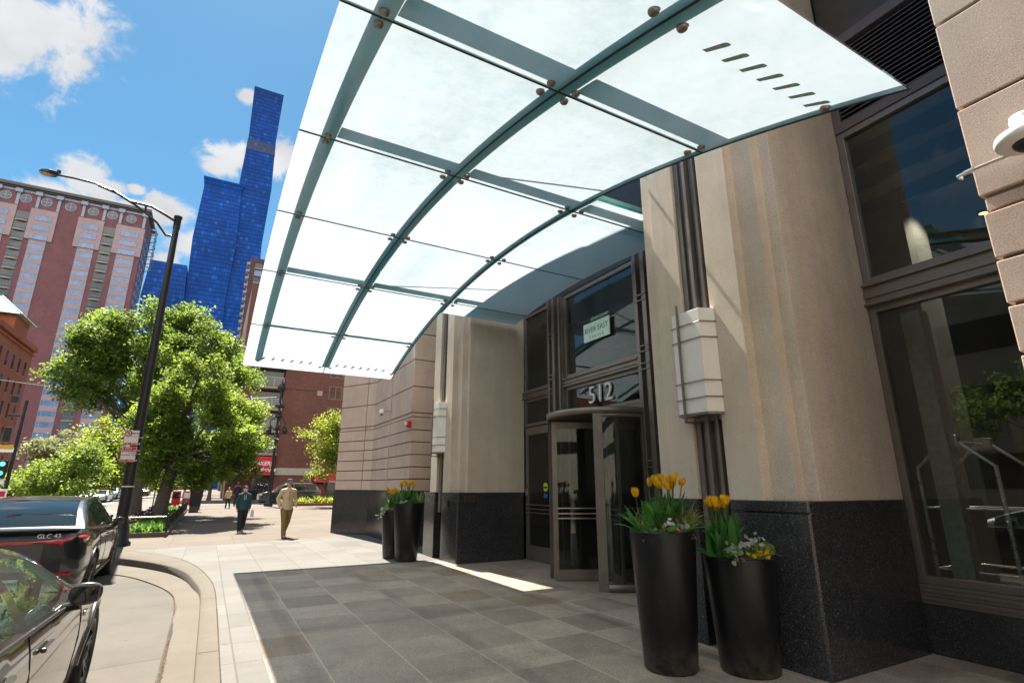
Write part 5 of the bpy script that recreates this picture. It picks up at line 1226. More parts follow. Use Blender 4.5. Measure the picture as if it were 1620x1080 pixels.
# dark planter box at the far end, news boxes beyond
pb = thing('litter_bin', (-.45,39.6,0), 'tall dark boxy litter bin on a stone foot at the end of the railing', 'bin')
b = MB(); b.box(-.82,-.30,39.9,40.4,0,.36); b.build('stone_foot', M['kerb'], pb, bevel=.02)
b = MB(); b.prism([(-.84,39.88),(-.22,39.88),(-.22,40.42),(-.84,40.42)],.36,1.55,[(-.88,39.85),(-.16,39.85),(-.16,40.45),(-.88,40.45)]); b.build('body', plain('bin_navy',(.012,.014,.022),.4), pb, bevel=.03)
b = MB(); b.box(-.90,-.14,39.83,40.47,1.55,1.61); b.build('lid', M['blackmetal'], pb, bevel=.015)
for k,(px,col,lb) in enumerate(((282,(.55,.012,.02),'plain red newspaper box beside the tree trunks'),(289,(.42,.03,.025),'darker red newspaper box next to the plain red one'))):
    p = at(px,798,2,0); p = Vector((-1.75+.62*k,44.0,0)); nb = thing('newspaper_box', p, lb, 'newspaper box', 'newspaper boxes past the flower bed')
    m_ = plain('news_red',col,.4); b = MB(); b.box(p.x-.25,p.x+.25,p.y-.2,p.y+.2,.32,1.28); b.build('cabinet', m_, nb, bevel=.03)
    b = MB(); b.box(p.x-.19,p.x+.19,p.y-.215,p.y-.195,.78,1.16); b.build('window', M['tint'] if k == 0 else M['white'], nb)
    b = MB(); b.tube([(p.x,p.y,0),(p.x,p.y,.32)],.06,8); b.box(p.x-.2,p.x+.2,p.y-.16,p.y+.16,0,.04); b.build('pedestal', M['blackmetal'], nb)
# ------------------------------------------------------------------ street furniture
def arc_pts(p0, p1, p2, n=14):
    return [Vector(p0)*(1-t)**2+Vector(p1)*2*t*(1-t)+Vector(p2)*t*t for t in np.linspace(0,1,n)]
LPX, LPY = -1.93, 18.6
lp_ = thing('street_lamp', (LPX,LPY,0), 'tall black street lamp with a long curved arm and flat head by the curb', 'street lamp')
topz = at(284,347,1,LPY).z
b = MB(); b.lathe([(.30,0),(.30,.08),(.24,.14),(.20,.5),(.17,.62),(.155,.7),(.155,.71)], (LPX,LPY,0), 16); b.build('base', M['blackmetal'], lp_)
b = MB(); b.tube([(LPX,LPY,.5),(LPX,LPY,3),(LPX,LPY,6),(LPX,LPY,topz-.2)], [.155,.135,.11,.085], 14); b.lathe([(.10,0),(.10,.34),(.12,.36),(.12,.42),(.02,.46)], (LPX,LPY,topz-.34), 14); b.build('pole', M['blackmetal'], lp_)
hd = at(72,273,1,LPY-.4); k1 = at(150,290,1,LPY-.25); k2 = at(205,318,1,LPY-.1); e0 = Vector((LPX,LPY,topz-.12)); e1 = Vector((LPX,LPY,topz-.62))
j = at(232,335,1,LPY)
up = [e0, at(262,340,1,LPY), at(240,327,1,LPY), k2, at(180,302,1,LPY-.15), k1, at(118,282,1,LPY-.3), at(92,277,1,LPY-.35)]
b = MB(); b.tube(up, [.045,.042,.04,.038,.035,.032,.03,.03], 8); b.build('upper_arm', M['blackmetal'], lp_)
lw_ = [e1, at(262,372,1,LPY), at(248,352,1,LPY), at(232,338,1,LPY), at(215,325,1,LPY-.1), at(185,306,1,LPY-.15), at(155,293,1,LPY-.25)]
b = MB(); b.tube(lw_, .036, 8); b.build('lower_arm', M['blackmetal'], lp_)
b = MB(); b.tube([at(231,325,1,LPY),at(230,334,1,LPY)], .03, 6); b.build('strut', M['blackmetal'], lp_)
a = at(92,277,1,LPY-.35); c = at(62,270,1,LPY-.42); d = (c-a).normalized()
b = MB(); sd = d.cross(Vector((0,0,1))).normalized(); vs = []
for t,w,h0,h1 in ((0,.05,-.03,.05),(.15,.12,-.05,.07),(.5,.17,-.05,.06),(.85,.14,-.04,.035),(1,.05,-.015,.01)):
    p = a.lerp(c,t); vs += [p+sd*w+Vector((0,0,h0)),p+sd*w*.8+Vector((0,0,h1)),p-sd*w*.8+Vector((0,0,h1)),p-sd*w+Vector((0,0,h0))]
b.add(vs, [(4*i+k,4*i+(k+1)%4,4*i+4+(k+1)%4,4*i+4+k) for i in range(4) for k in range(4)]+[(3,2,1,0),(16,17,18,19)], False); hd_ = b.build('lamp_head', M['blackmetal'], lp_, bevel=.01)
b = MB(); p = a.lerp(c,.62); b.ball(p+Vector((0,0,-.05)), .13, 14, 6, (1.2,1,.35)); b.build('lens', plain('lamp_lens',(.45,.36,.24),.2), hd_)
b = MB(); b.lathe([(.05,0),(.05,.09),(.02,.10)], a+Vector((0,0,.06)), 10); b.build('photocell', M['blackmetal'], hd_)
b = MB(); b.lathe([(.148,0),(.150,.008),(.150,.02),(.148,.028)], (LPX,LPY,1.55), 16); b.build('cable_tie', M['white'], lp_)
# parking signs strapped to the pole
sgn_w = plain('sign_white',(.62,.60,.58),.5,0,.05); sgn_r = plain('sign_red',(.42,.015,.03),.5,0,.05); sgn_k = plain('sign_black',(.03,.02,.02),.5)
def park_sign(pc, wpx, hpx, label, lower):
    Yp = LPY-.17; p = at(pc[0],pc[1],1,Yp); q = at(pc[0]+wpx/2,pc[1],1,Yp); w = abs(q.x-p.x); hh = abs(at(pc[0],pc[1]-hpx/2,1,Yp).z-p.z)
    o = thing('parking_sign', (p.x,Yp,p.z), label, 'parking sign', 'parking signs on the lamp post')
    def plate(x0,x1,z0,z1,d,m,nm): b = MB(); b.box(p.x+x0*w,p.x+x1*w,Yp-d,Yp-d+.004,p.z+z0*hh,p.z+z1*hh); return b.build(nm, m, o)
    b = MB(); b.box(p.x-w,p.x+w,Yp,Yp+.006,p.z-hh,p.z+hh); b.build('panel', sgn_r, o, bevel=.003)
    plate(-.93,.93,-.95,.95,.006,sgn_w,'face'); F = lambda x,z,d=.011: frame_m((p.x+x*w,Yp-d,p.z+z*hh),(1,0,0),(0,0,1))
    plate(-.88,.88,-.92,-.66,.011,sgn_r,'red_band'); letters('lettering','TOW  ZONE',.075,sgn_w,o,F(0,-.79,.013),depth=.001,spacing=1.1)
    if lower:
        plate(-.88,.88,.30,.92,.011,sgn_r,'red_band'); letters('lettering','5 MIN',.085,sgn_w,o,F(-.3,.74,.013),depth=.001); letters('lettering','STANDING ZONE',.062,sgn_w,o,F(0,.45,.013),depth=.001)
        plate(-.05,.75,.145,.185,.011,sgn_k,'arrow'); b = MB(); b.extr([(p.x+.75*w,p.z+.09*hh),(p.x+.92*w,p.z+.165*hh),(p.x+.75*w,p.z+.24*hh)],1,Yp-.011,Yp-.007); b.build('arrow', sgn_k, o)
        letters('lettering','LOADING ONLY',.06,sgn_k,o,F(0,-.12),depth=.001)
    else:
        b = MB(); n=28; c0=(p.x-.45*w,p.z+.55*hh); r=.085
        b.add([(c0[0]+rr*math.cos(2*PI*k/n),Yp-.011-dd,c0[1]+rr*math.sin(2*PI*k/n)) for rr in (r,r*.74) for dd in (0,) for k in range(n)], [(k,(k+1)%n,n+(k+1)%n,n+k) for k in range(n)]); b.tube([(c0[0]-r*.6,Yp-.012,c0[1]+r*.6),(c0[0]+r*.6,Yp-.012,c0[1]-r*.6)],.012,4,smooth=False); b.build('prohibition_ring', sgn_r, o)
        letters('symbol','P',.11,sgn_k,o,F(-.45,.55),depth=.001); letters('lettering','Reserved',.058,sgn_k,o,F(.42,.60),depth=.001,bold=.002)
        plate(-.8,.8,.14,.17,.011,sgn_k,'rule')
    b = MB(); b.lathe([(.143,0),(.145,.03)], (LPX,LPY,p.z), 16); b.build('strap', M['steel'], o)
park_sign((208,692),24,24,'white and red parking sign with a ringed symbol, upper one on the lamp post',False)
park_sign((203,718),25,25,'white and red standing zone sign with an arrow, lower on the lamp post',True)
def simple_lamp(px, pyb, pyt, Y, label, zb=-.15):
    p = at(px,pyb,1,Y); p.z = zb; t = at(px,pyt,1,Y); o = thing('street_lamp', p, label, 'street lamp'); h = t.z
    b = MB(); b.tube([p,(p.x,p.y,h*.5),(p.x,p.y,h)], [.12,.1,.07], 8); b.build('pole', M['blackmetal'], o)
    b = MB(); b.tube(arc_pts((p.x,p.y,h-.1),(p.x+.1,p.y,h+.9),(p.x+1.9,p.y-.3,h+1.2)), .05, 6); b.build('arm', M['blackmetal'], o)
    b = MB(); b.ball((p.x+2.2,p.y-.35,h+1.2), .22, 10, 6, (1.6,.8,.45)); b.build('lamp_head', M['blackmetal'], o)
simple_lamp(116,788,716,66,'distant black street lamp with a short bent arm among the trees across the avenue')
# ornate lamp by the SUV
Y = 49.0; p = at(424,800,1,Y); p.z = 0; t = at(440,605,1,Y)
ol = thing('ornate_lamp', p, 'tall dark ornamental lamp post with a scrolled crown in front of the red warehouse sign', 'street lamp'); h = t.z
b = MB(); b.lathe([(.34,0),(.34,.25),(.24,.35),(.22,1.0),(.14,1.15),(.13,1.2)], (p.x,p.y,0), 12); b.build('base', M['blackmetal'], ol)
b = MB(); b.tube([(p.x,p.y,1.1),(p.x,p.y,h*.6),(p.x,p.y,h-.6)], [.13,.11,.09], 10); b.build('pole', M['blackmetal'], ol)
b = MB()
for z,r in ((h*.55,.26),(h*.62,.2),(h*.72,.30)): b.lathe([(.09,-.22),(r*.8,-.16),(r,0),(r*.7,.16),(.09,.22)], (p.x,p.y,z), 12)
b.build('collar', M['blackmetal'], ol)
for s in (-1,1):
    b = MB(); b.tube([Vector((p.x+s*(.08+.62*math.sin(PI*q)*(1-.3*q)),p.y,h*.60+1.3*q)) for q in np.linspace(0,1,14)], .045, 6); b.build('scroll', M['blackmetal'], ol)
    b = MB(); b.lathe([(.05,-.30),(.2,-.22),(.22,.10),(.12,.26),(.03,.36)], (p.x+s*.62,p.y,h*.60), 10); b.build('signal_head', M['blackmetal'], ol)
b = MB(); b.lathe([(.03,-.5),(.25,-.42),(.34,-.2),(.30,.0),(.16,.15),(.05,.4),(.02,.65)], (p.x,p.y,h-.25), 12); b.build('lantern', M['blackmetal'], ol)
b = MB(); b.lathe([(.03,-.3),(.42,-.18),(.34,.0),(.10,.14),(.02,.4)], (p.x,p.y,h-1.9), 12); b.build('canopy_cap', M['blackmetal'], ol)
# traffic signal at the left
Y = 58; p = at(2,800,1,Y); p.z = -.15; t = at(24,632,1,Y)
ts = thing('traffic_signal', p, 'black traffic signal pole with lit green lamps in front of the orange brick building', 'traffic light')
b = MB(); b.tube([p,(p.x,p.y,t.z)], [.14,.11], 10); b.build('pole', M['blackmetal'], ts)
def tbox(px,py,w,h,nm,mat,dy=-.2,dp=.3):
    c = at(px,py,1,Y+dy); b = MB(); b.box(c.x-w/2,c.x+w/2,c.y-dp/2,c.y+dp/2,c.z-h/2,c.z+h/2); return b.build(nm, mat, ts, bevel=.02), c
tbox(24,631,.5,.55,'camera_head',M['blackmetal']); tbox(22,657,.75,.16,'bracket',M['blackmetal']); tbox(12,687,.46,1.15,'signal_housing',M['blackmetal'])
tbox(10,707,.9,.32,'yellow_band',plain('sign_amber',(.55,.30,.01),.5)); _, c = tbox(11,708,.9,.02,'bracket',M['blackmetal'])
tbox(10,711,.92,.4,'street_plate',M['white'],-.3,.04)
f_, c = tbox(3,742,.52,1.45,'signal_housing',M['blackmetal'],-.35,.35)
for dz,m_ in ((.42,emit('green_light',(.05,.9,.55),1.6)),(-.30,emit('green_light',(.03,.55,.35),.9))):
    b = MB(); b.disc((c.x,c.y-.19,c.z+dz),(0,1,0),.16,.03,18); b.build('signal_lamp', m_, f_)
tbox(0,760,.5,.5,'sign_plate',M['white'],-.35,.05); tbox(1,783,.7,.95,'sign_plate',M['white'],-.35,.05); tbox(1,781,.5,.42,'red_symbol',M['red'],-.39,.02)
# overhead wire, from the left to the ornate lamp
w0 = at(-20,598,1,44); w1 = at(92,613,1,50); w2 = Vector(at(438,628,1,49.2))
b = MB(); b.tube([w0+(w1-w0)*t for t in np.linspace(0,1,6)]+[w1+(w2-w1)*t+Vector((0,0,-.5*math.sin(PI*t))) for t in np.linspace(.1,1,8)], .022, 5); tag(b.build('span_wire', plain('wire',(.30,.28,.27),.5)), 'thin grey span wire crossing from the left edge to the ornamental lamp', 'wire')
# slender kerb sign by the tree
p = Vector((-2.75,40.0,0)); o = thing('curb_sign', p, 'small square sign on a slim black pole left of the thick tree trunk', 'sign')
b = MB(); b.tube([p,p+Vector((0,0,3.1))],.035,8); b.build('pole', M['blackmetal'], o)
b = MB(); b.box(p.x-.30,p.x+.30,p.y-.06,p.y-.045,2.7,3.25); b.build('sign_panel', plain('sign_pale',(.45,.36,.33),.6), o)
b = MB(); b.box(p.x-.30,p.x+.30,p.y-.066,p.y-.062,2.7,2.8); b.build('red_band', sgn_r, o)
# ------------------------------------------------------------------ buildings of the background
def win_part(parent, name, x0, x1, y, z0, z1, fmat, gmat, mull=(), face=-1, t=.08):
    """window on a wall facing -y (face=-1): frame with mullions, pane as a sub-part"""
    b = MB(); f = .10
    ya, yb = (y-.03, y+t)
    b.box(x0,x0+f,ya,yb,z0,z1); b.box(x1-f,x1,ya,yb,z0,z1); b.box(x0+f,x1-f,ya,yb,z1-f,z1); b.box(x0+f,x1-f,ya,yb,z0,z0+f)
    for u in mull: b.box(x0+(x1-x0)*u-f/2,x0+(x1-x0)*u+f/2,ya,yb,z0+f,z1-f)
    w = b.build(name, fmat, parent); b = MB(); b.quad((x0+f,y+.03,z0+f),(x1-f,y+.03,z0+f),(x1-f,y+.03,z1-f),(x0+f,y+.03,z1-f)); b.build('pane', gmat, w); return w
gw_blue = darkglass('sky_blue_window', (.07,.12,.26), .12, .6); gw_dark = darkglass('dark_window', (.012,.017,.018), .06, .45)  # blue base colour stands in for the reflected sky
# --- glass skyscraper, three stems of stacked tapering blocks
ST = thing('glass_skyscraper', (-20,490,-.2), 'very tall blue glass skyscraper of three wavy stems stepping up in height', 'skyscraper')
gb = facade('blue_curtain_wall', (.003,.058,.27), (.001,.020,.13), 2.2, 3.7, .28, .22, (.02,.11,.38), .38, .05)
gb.node_tree.nodes['Principled BSDF'].inputs['Specular IOR Level'].default_value = .12
gd = facade('blow_through_floor', (.006,.02,.09), (.01,.03,.12), 1.55, 3.55, .3, .4, (.06,.08,.2), .4, .1)
SY = 480.0; k7 = SY/700
def stem(name, x0, x1, top, yo, dep, w=2.2, seg=46, phase=0, special=()):
    z = -.2; i = phase; b = MB(); rings = []
    while z < top-1:
        d = w*(.5 if i%2 else -.5); rings.append((z, d)); z += seg; i += 1
    rings.append((top, w*(.5 if i%2 else -.5)*.6))
    vs = []
    for z, d in rings: vs += [(x0-d,SY+yo-d,z),(x1+d,SY+yo-d,z),(x1+d,SY+yo+dep+d,z),(x0-d,SY+yo+dep+d,z)]
    n = len(rings)
    b.add(vs, [(4*i+k,4*i+(k+1)%4,4*i+4+(k+1)%4,4*i+4+k) for i in range(n-1) for k in range(4)]+[(4*n-4,4*n-3,4*n-2,4*n-1)]); b.build(name, gb, ST)
    for za, zb in special:
        def dd(z):
            for (z0,d0),(z1,d1) in zip(rings,rings[1:]):
                if z0 <= z <= z1: return d0+(d1-d0)*(z-z0)/(z1-z0)
            return rings[-1][1]
        b = MB(); d0, d1 = dd(za)+.15, dd(zb)+.15
        b.add([(x0-d0,SY+yo-d0,za),(x1+d0,SY+yo-d0,za),(x1+d0,SY+yo+dep,za),(x0-d0,SY+yo+dep,za),(x0-d1,SY+yo-d1,zb),(x1+d1,SY+yo-d1,zb),(x1+d1,SY+yo+dep,zb),(x0-d1,SY+yo+dep,zb)],[(3,2,1,0),(4,5,6,7),(0,1,5,4),(1,2,6,5),(2,3,7,6),(3,0,4,7)]); b.build('wind_floor', gd, ST)
stem('tall_stem', -13.3*k7, 22.3*k7, 363.5, 0, 24, 1.7, 52, 0, ((297,308),))
stem('middle_stem', -53*k7, -9*k7, 258, -3, 26, 1.8, 50, 1)
stem('low_stem', -91.5*k7, -53.3*k7, 174, -6, 26, 2.4, 48, 0)
b = MB()
for x,w_ in ((-33,3),(-28,6),(-22,2),(-15,2)): b.box(x,x+w_,SY+6,SY+12,258,260.5)
b.build('roof_plant', plain('plant_grey',(.25,.27,.3),.7), ST)
# --- red brick tower with round windows
RT = thing('brick_tower', (-45,190,-.2), 'red brick apartment tower with pink window panels, round top windows and a dark cornice', 'apartment tower')
sY = 190.0; kf_ = sY/150
def X(px, py): return at(px,py,1,sY).x
rb = brick('tower_brick', (.18,.047,.052), .30, .12, (.20,.12,.12), 0, .25); pk = plain('pink_panel', (.38,.26,.26), .8, 0, .1, .4); bl = plain('balcony_slab', (.42,.33,.22), .7); cg = plain('cornice_metal', (.16,.17,.22), .6, 0, .15, .5); gf = plain('pale_frame', (.30,.33,.39), .6)
XR = X(229.5,362); XL = X(0,330)-34; ZT = at(233,333,1,sY).z; ZC1 = at(208,337.6,1,sY).z
b = MB(); b.box(XL,XR,sY,sY+15,-.2,ZT-1.3); b.build('brick_wall', rb, RT)
b = MB(); b.box(XL-.9,XR+.9,sY-1.3,sY+16.3,ZT-.9,ZT); b.box(XL-.5,XR+.5,sY-.8,sY+15.8,ZT-1.3,ZT-.9); b.build('cornice', M['bronzedark'], RT)
b = MB(); b.box(XL,XR,sY-.12,sY-.005,ZC1,ZT-1.4); b.build('frieze_band', plain('frieze',(.33,.37,.43),.6), RT)
cols = [(-30,'p'),(14,'b'),(46,'p'),(124,'p'),(165,'b'),(186,'p')]
zb_ = lambda py: at(115,py,1,sY).z
zround = at(112,328,1,sY).z
rounds = [9,41,74,112,148,178,208]; piers = [28,60,93,132,165,191]
for px in [-45,-22]+rounds:
    x = at(px,309+(px-9)*.191,1,sY).x; b = MB(); b.disc((x,sY-.02,zround),(0,1,0),1.35,.2,24); f = b.build('round_window', gf, RT)
    b = MB(); b.disc((x,sY-.10,zround),(0,1,0),1.15,.1,24); b.build('pane', gw_dark, f)
    b = MB(); b.box(x-1.2,x+1.2,sY-.2,sY-.15,zround-.07,zround+.07); b.box(x-.07,x+.07,sY-.21,sY-.14,zround-1.2,zround+1.2); b.build('glazing_bars', gf, f)
for px in [-32,-5]+piers+[228]:
    x = at(px,316+(px-28)*.19,1,sY).x; b = MB(); b.box(x-.35,x+.35,sY-.3,sY-.005,zround-2.4,ZC1+.3); b.box(x-.8,x+.8,sY-.8,sY-.3,ZC1-.5,ZC1+.6); b.build('bracket', gf, RT)
FH = 2.98; z1 = zround-3.2
def panel_bay(xa, xb, last=False):
    w = xb-xa; b = MB(); b.box(xa,xb,sY-.35,sY-.005,z1-3*FH-.1,z1+.6); b.build('pink_panel', pk, RT)
    a0, a1 = xa+w*.19, xb-w*.19
    n = 26
    for k in range(n):
        zt = z1-1.35-FH*k; 
        if zt < 1: break
        y = sY-.42 if k < 3 else sY-.10
        win_part(RT, 'window', a0, a1, y-.02, zt-1.65, zt, gf, gw_blue, (.2,.8))
    b = MB(); 
    for k in range(3, n):
        zt = z1-1.35-FH*k
        if zt < 1: break
        b.box(a0,a1,sY-.16,sY-.005,zt+.02,zt+FH-1.67)
    b.build('spandrel', pk, RT)
def balcony_bay(xa, xb):
    b = MB(); b.box(xa,xb,sY-.03,sY-.004,0,z1-.9); b.build('balcony_recess', gw_dark, RT)
    for k in range(26):
        zz = z1-1.0-FH*(k+1)
        if zz < 1: break
        b = MB(); n = 10; m_ = (xa+xb)/2; r = (xb-xa)/2
        P = [(m_+r*math.cos(PI*i/n), sY-.04-.9*math.sin(PI*i/n)) for i in range(n+1)]; b.prism(P, zz, zz+.28); s_ = b.build('balcony', bl, RT)
        b = MB(); Q = [(x,y,zz+1.2) for x,y in P]; b.tube(Q,.04,4,smooth=False); b.build('rail', gf, s_)
tops = {'p':( (-30,6),(48,92),(126,164),(186,228)),'b':((29,47),(166,185))}
for xa, xb in ((-36,0),(49,91),(124,164),(186,227)):
    pass
def xat(px): return at(px, 334+(px-48)*.19, 1, sY).x
for pa, pb in ((-34,27),(49,92),(124,165),(184,229)): panel_bay(xat(pa), xat(pb))
for pa, pb in ((27.5,48),(165.5,183.5)): balcony_bay(xat(pa), xat(pb))
# east flank: windows and curved corner balconies
for k in range(24):
    zz = z1-1-FH*k
    if zz < 2: break
    b = MB(); b.box(XR+.005,XR+.06,sY+2,sY+5,zz-1.7,zz); b.box(XR+.005,XR+.06,sY+6,sY+9,zz-1.7,zz); b.box(XR+.005,XR+.06,sY+10.5,sY+13.5,zz-1.7,zz); b.build('flank_window', gw_blue, RT)
for k in range(6):
    b = MB(); zz = ZC1-1.5-2.6*k; b.tube([(XR,sY+6,zz),(XR+2.0,sY+7,zz),(XR+2.3,sY+10,zz),(XR,sY+12,zz)],.16,5); b.build('corner_balcony', cg, RT)
b = MB()
for yy in (6.6,8.4,10.2): b.tube([(XR+2.1,sY+yy,ZC1-1),(XR+2.1,sY+yy,ZC1-15)],.09,5)
b.build('balcony_posts', cg, RT)
# --- orange brick building with green pyramid roof
OB = thing('brick_warehouse', (-27,80,-.15), 'orange brick corner building with slit windows and a green pyramid roof on its turret', 'brick building')
ob = brick('orange_brick', (.38,.085,.032), .24, .08, (.30,.12,.07), 0, .2); OX = -22.0; YO0, YO1 = 62.0, 88.5; ZR = 19.0
b = MB(); b.box(-42,OX,YO0,YO1,-.15,ZR); b.build('brick_wall', ob, OB)
b = MB(); b.box(-42,OX+.35,YO0-.3,YO1+.3,ZR-.7,ZR-.25); b.box(-42,OX+.2,YO0-.2,YO1+.2,ZR-1.2,ZR-1.0); b.box(-42,OX+.25,YO0-.25,YO1+.25,ZR-.25,ZR); b.build('brick_cornice', ob, OB)
for r in range(5):
    for k in range(11):
        y = YO1-1.9-2.35*k; z = 16.6-2.75*r
        b = MB(); b.box(OX-.05,OX+.012,y-.36,y+.36,z-1.75,z); w_ = b.build('window', gw_dark, OB)
        b = MB(); b.box(OX-.03,OX+.06,y-.46,y+.46,z-1.9,z-1.75); b.build('sill', plain('stone_sill',(.35,.2,.13),.8) if (r,k) == (0,0) else bpy.data.materials['stone_sill'], w_)
b = MB(); b.box(OX+.005,OX+.5,YO0,YO1,3.3,4.1); b.build('shop_fascia', plain('fascia_rust',(.30,.05,.02),.6), OB)
b = MB()
for k in range(6): b.box(OX+.004,OX+.03,YO1-3.6-4*k,YO1-.8-4*k,.5,3.2)
b.build('shop_window', gw_dark, OB)
TA = [(-27.6,81.5),(-22.6,81.5),(-22.6,86.8),(-27.6,86.8)]
b = MB(); b.prism(TA, ZR, ZR+2.4); b.build('turret', ob, OB)
b = MB(); e = .6; ap = (-25.1,84.15,ZR+5.2); P = [(-27.6-e,81.5-e),(-22.6+e,81.5-e),(-22.6+e,86.8+e),(-27.6-e,86.8+e)]
b.add([(x,y,ZR+2.4) for x,y in P]+[ap], [(0,1,4),(1,2,4),(2,3,4),(3,0,4),(3,2,1,0)]); b.build('pyramid_roof', plain('copper_green',(.30,.46,.39),.6,0,.18,1.5), OB)
b = MB()
for k in range(6):
    t = (k+.5)/6; p = Vector((P[0][0]+(P[1][0]-P[0][0])*t, P[0][1], ZR+2.4)); q = Vector(ap); s = 1-abs(2*t-1); b.tube([p, p.lerp(q,.02+.96*0+s*.94)], .035, 4, smooth=False)
for i in range(4): b.tube([(P[i][0],P[i][1],ZR+2.42), ap], .07, 5)
b.build('roof_seam', plain('copper_seam',(.42,.58,.52),.5), OB)
# --- brown brick block with balconies and the warehouse shop
BB = thing('brick_apartments', (10,72,0), 'dark brown brick apartment block with stacked glass balconies over a red warehouse shop sign', 'apartment block')
bY = 72.0; bb = brick('brown_brick', (.145,.045,.026), .26, .085, (.11,.06,.045), 0, .22)
XB0 = at(396,640,1,bY).x-.3; xs0 = at(452,605,1,bY).x
b = MB(); b.box(xs0-.1,44,bY,bY+22,0,27); b.box(XB0-1.2,xs0-.1,bY+1.2,bY+22,0,27); b.build('brick_wall', bb, BB)
b = MB(); b.box(XB0-1.25,XB0+.25,bY+.3,bY+1.19,4.6,27); b.build('corner_pier', bb, BB)
b = MB(); b.box(XB0+.25,xs0-.1,bY+1.12,bY+1.19,4.6,27); b.build('balcony_doors', darkglass('teal_glass',(.02,.05,.05),.08,.8), BB)
for k in range(8):
    z = 5.2+2.72*k; b = MB(); b.box(XB0+.3,xs0-.15,bY-.5,bY+1.1,z,z+.28); s_ = b.build('balcony_slab', plain('slab_tan',(.30,.23,.17),.8) if k == 0 else bpy.data.materials['slab_tan'], BB)
    b = MB(); b.box(XB0+.35,xs0-.25,bY-.47,bY-.44,z+.33,z+1.35); b.build('glass_guard', darkglass('guard_glass',(.06,.09,.09),.08,.8) if k == 0 else bpy.data.materials['guard_glass'], s_)
    b = MB()
    for q in range(4): x = XB0+.35+(xs0-.6-XB0)*q/3; b.box(x-.03,x+.03,bY-.5,bY-.40,z+.28,z+1.42)
    b.box(XB0+.32,xs0-.22,bY-.5,bY-.41,z+1.38,z+1.46); b.build('guard_rail', gf, s_)
wf = plain('grey_frame',(.14,.14,.13),.6)
for r in range(4):
    for px in (530.5,):
        x = at(px,625,1,bY).x
        for q in range(5): win_part(BB,'window',x-.85+4.4*q,x+.85+4.4*q,bY-.02,12.6-2.85+2.85*(r-0)-0,14.35-2.85+2.85*r,wf,gw_dark,(.5,))
for px,py in ((506,622),(499.5,683),(460,683)):
    c = at(px,py,1,bY)
    if px < 470: continue
    b = MB(); b.box(c.x-.33,c.x+.33,bY-.06,bY-.004,c.z-.32,c.z+.32); b.build('vent_cover', plain('vent_tan',(.33,.26,.20),.8) if px == 506 else bpy.data.materials['vent_tan'], BB)
for z in (7.9,13.5,19.1): b = MB(); b.box(xs0-.1,44,bY-.03,bY-.003,z,z+.08); b.build('soldier_course', plain('dark_course',(.09,.03,.02),.9) if z < 8 else bpy.data.materials['dark_course'], BB)
b = MB(); b.box(xs0-.1,44,bY-.08,bY-.002,2.9,3.75); b.box(XB0-1.2,at(398,727,1,bY).x,bY+.9,bY+1.19,2.9,3.75); b.build('stone_band', plain('limestone_band',(.38,.31,.24),.8), BB)
sx0, sx1 = at(397,728,1,bY).x, at(433,728,1,bY).x
b = MB(); b.box(sx0+.3,sx1,bY+.2,bY+1.0,0,2.9); b.build('shop_front', gw_dark, BB)
b = MB()
for u in (.02,.3,.62,.96): b.box(sx0+.3+(sx1-sx0-.3)*u-.05,sx0+.3+(sx1-sx0-.3)*u+.05,bY+.1,bY+.19,0,2.9)
b.build('shop_mullion', M['blackmetal'], BB)
ws = thing('shop_sign', (sx0,bY-.3,3), 'red shop sign with white italic lettering ending in Warehouse on the brown brick block', 'shop sign')
b = MB(); b.box(sx0,sx1+.12,bY-.45,bY-.1,2.85,5.05); b.build('sign_box', plain('warehouse_red',(.55,.008,.02),.4,0,.05), ws, bevel=.03)
mw = plain('sign_letter_white',(.75,.75,.72),.5)
letters('lettering', 'MAKERS', .62, mw, ws, frame_m(((sx0+sx1)/2,bY-.46,4.22),(1,0,0),(0,0,1)), depth=.02, shear=.2, bold=.012)
letters('lettering', 'Warehouse', .62, mw, ws, frame_m(((sx0+sx1)/2+.03,bY-.46,3.5),(1,0,0),(0,0,1)), depth=.02, shear=.2, bold=.014)
# red fascia of the corner shop and its glazed door
rx0, rx1 = at(496,755,1,bY).x, at(538,755,1,bY).x+2
rs = thing('red_shop_fascia', (rx0,bY-.5,2), 'plain red shop fascia with a small yellow emblem beside the banded stone corner', 'shop sign')
b = MB(); b.box(rx0,rx1,bY-.55,bY-.1,2.05,3.40); b.build('fascia_board', plain('fascia_red',(.50,.014,.03),.45,0,.06), rs, bevel=.02)
b = MB(); n=10; c = Vector((rx0+1.25,bY-.57,2.75)); b.tube([c+Vector((.34*math.cos(t),0,.30*math.sin(t))) for t in np.linspace(2.4,5.2,n)],.06,6); b.ball(c+Vector((.05,0,.12)),.12,8,6); b.build('emblem', plain('emblem_yellow',(.75,.55,.12),.5), rs)
b = MB(); b.box(rx0+1.8,rx1-.2,bY-.58,bY-.55,2.08,2.2); b.build('pale_stripe', plain('stripe_pale',(.55,.4,.4),.6), rs)
b = MB(); b.box(rx0+1.7,rx1,bY-.2,bY-.08,0,2.04); b.build('glazed_front', gw_dark, rs)
b = MB()
for u in (0,.33,.66,1): b.box(rx0+1.7+(rx1-rx0-1.7)*u-.06,rx0+1.7+(rx1-rx0-1.7)*u+.06,bY-.28,bY-.2,0,2.04)
b.box(rx0+1.7,rx1,bY-.27,bY-.2,.78,.86); b.build('door_frame', M['bronzedark'], rs)
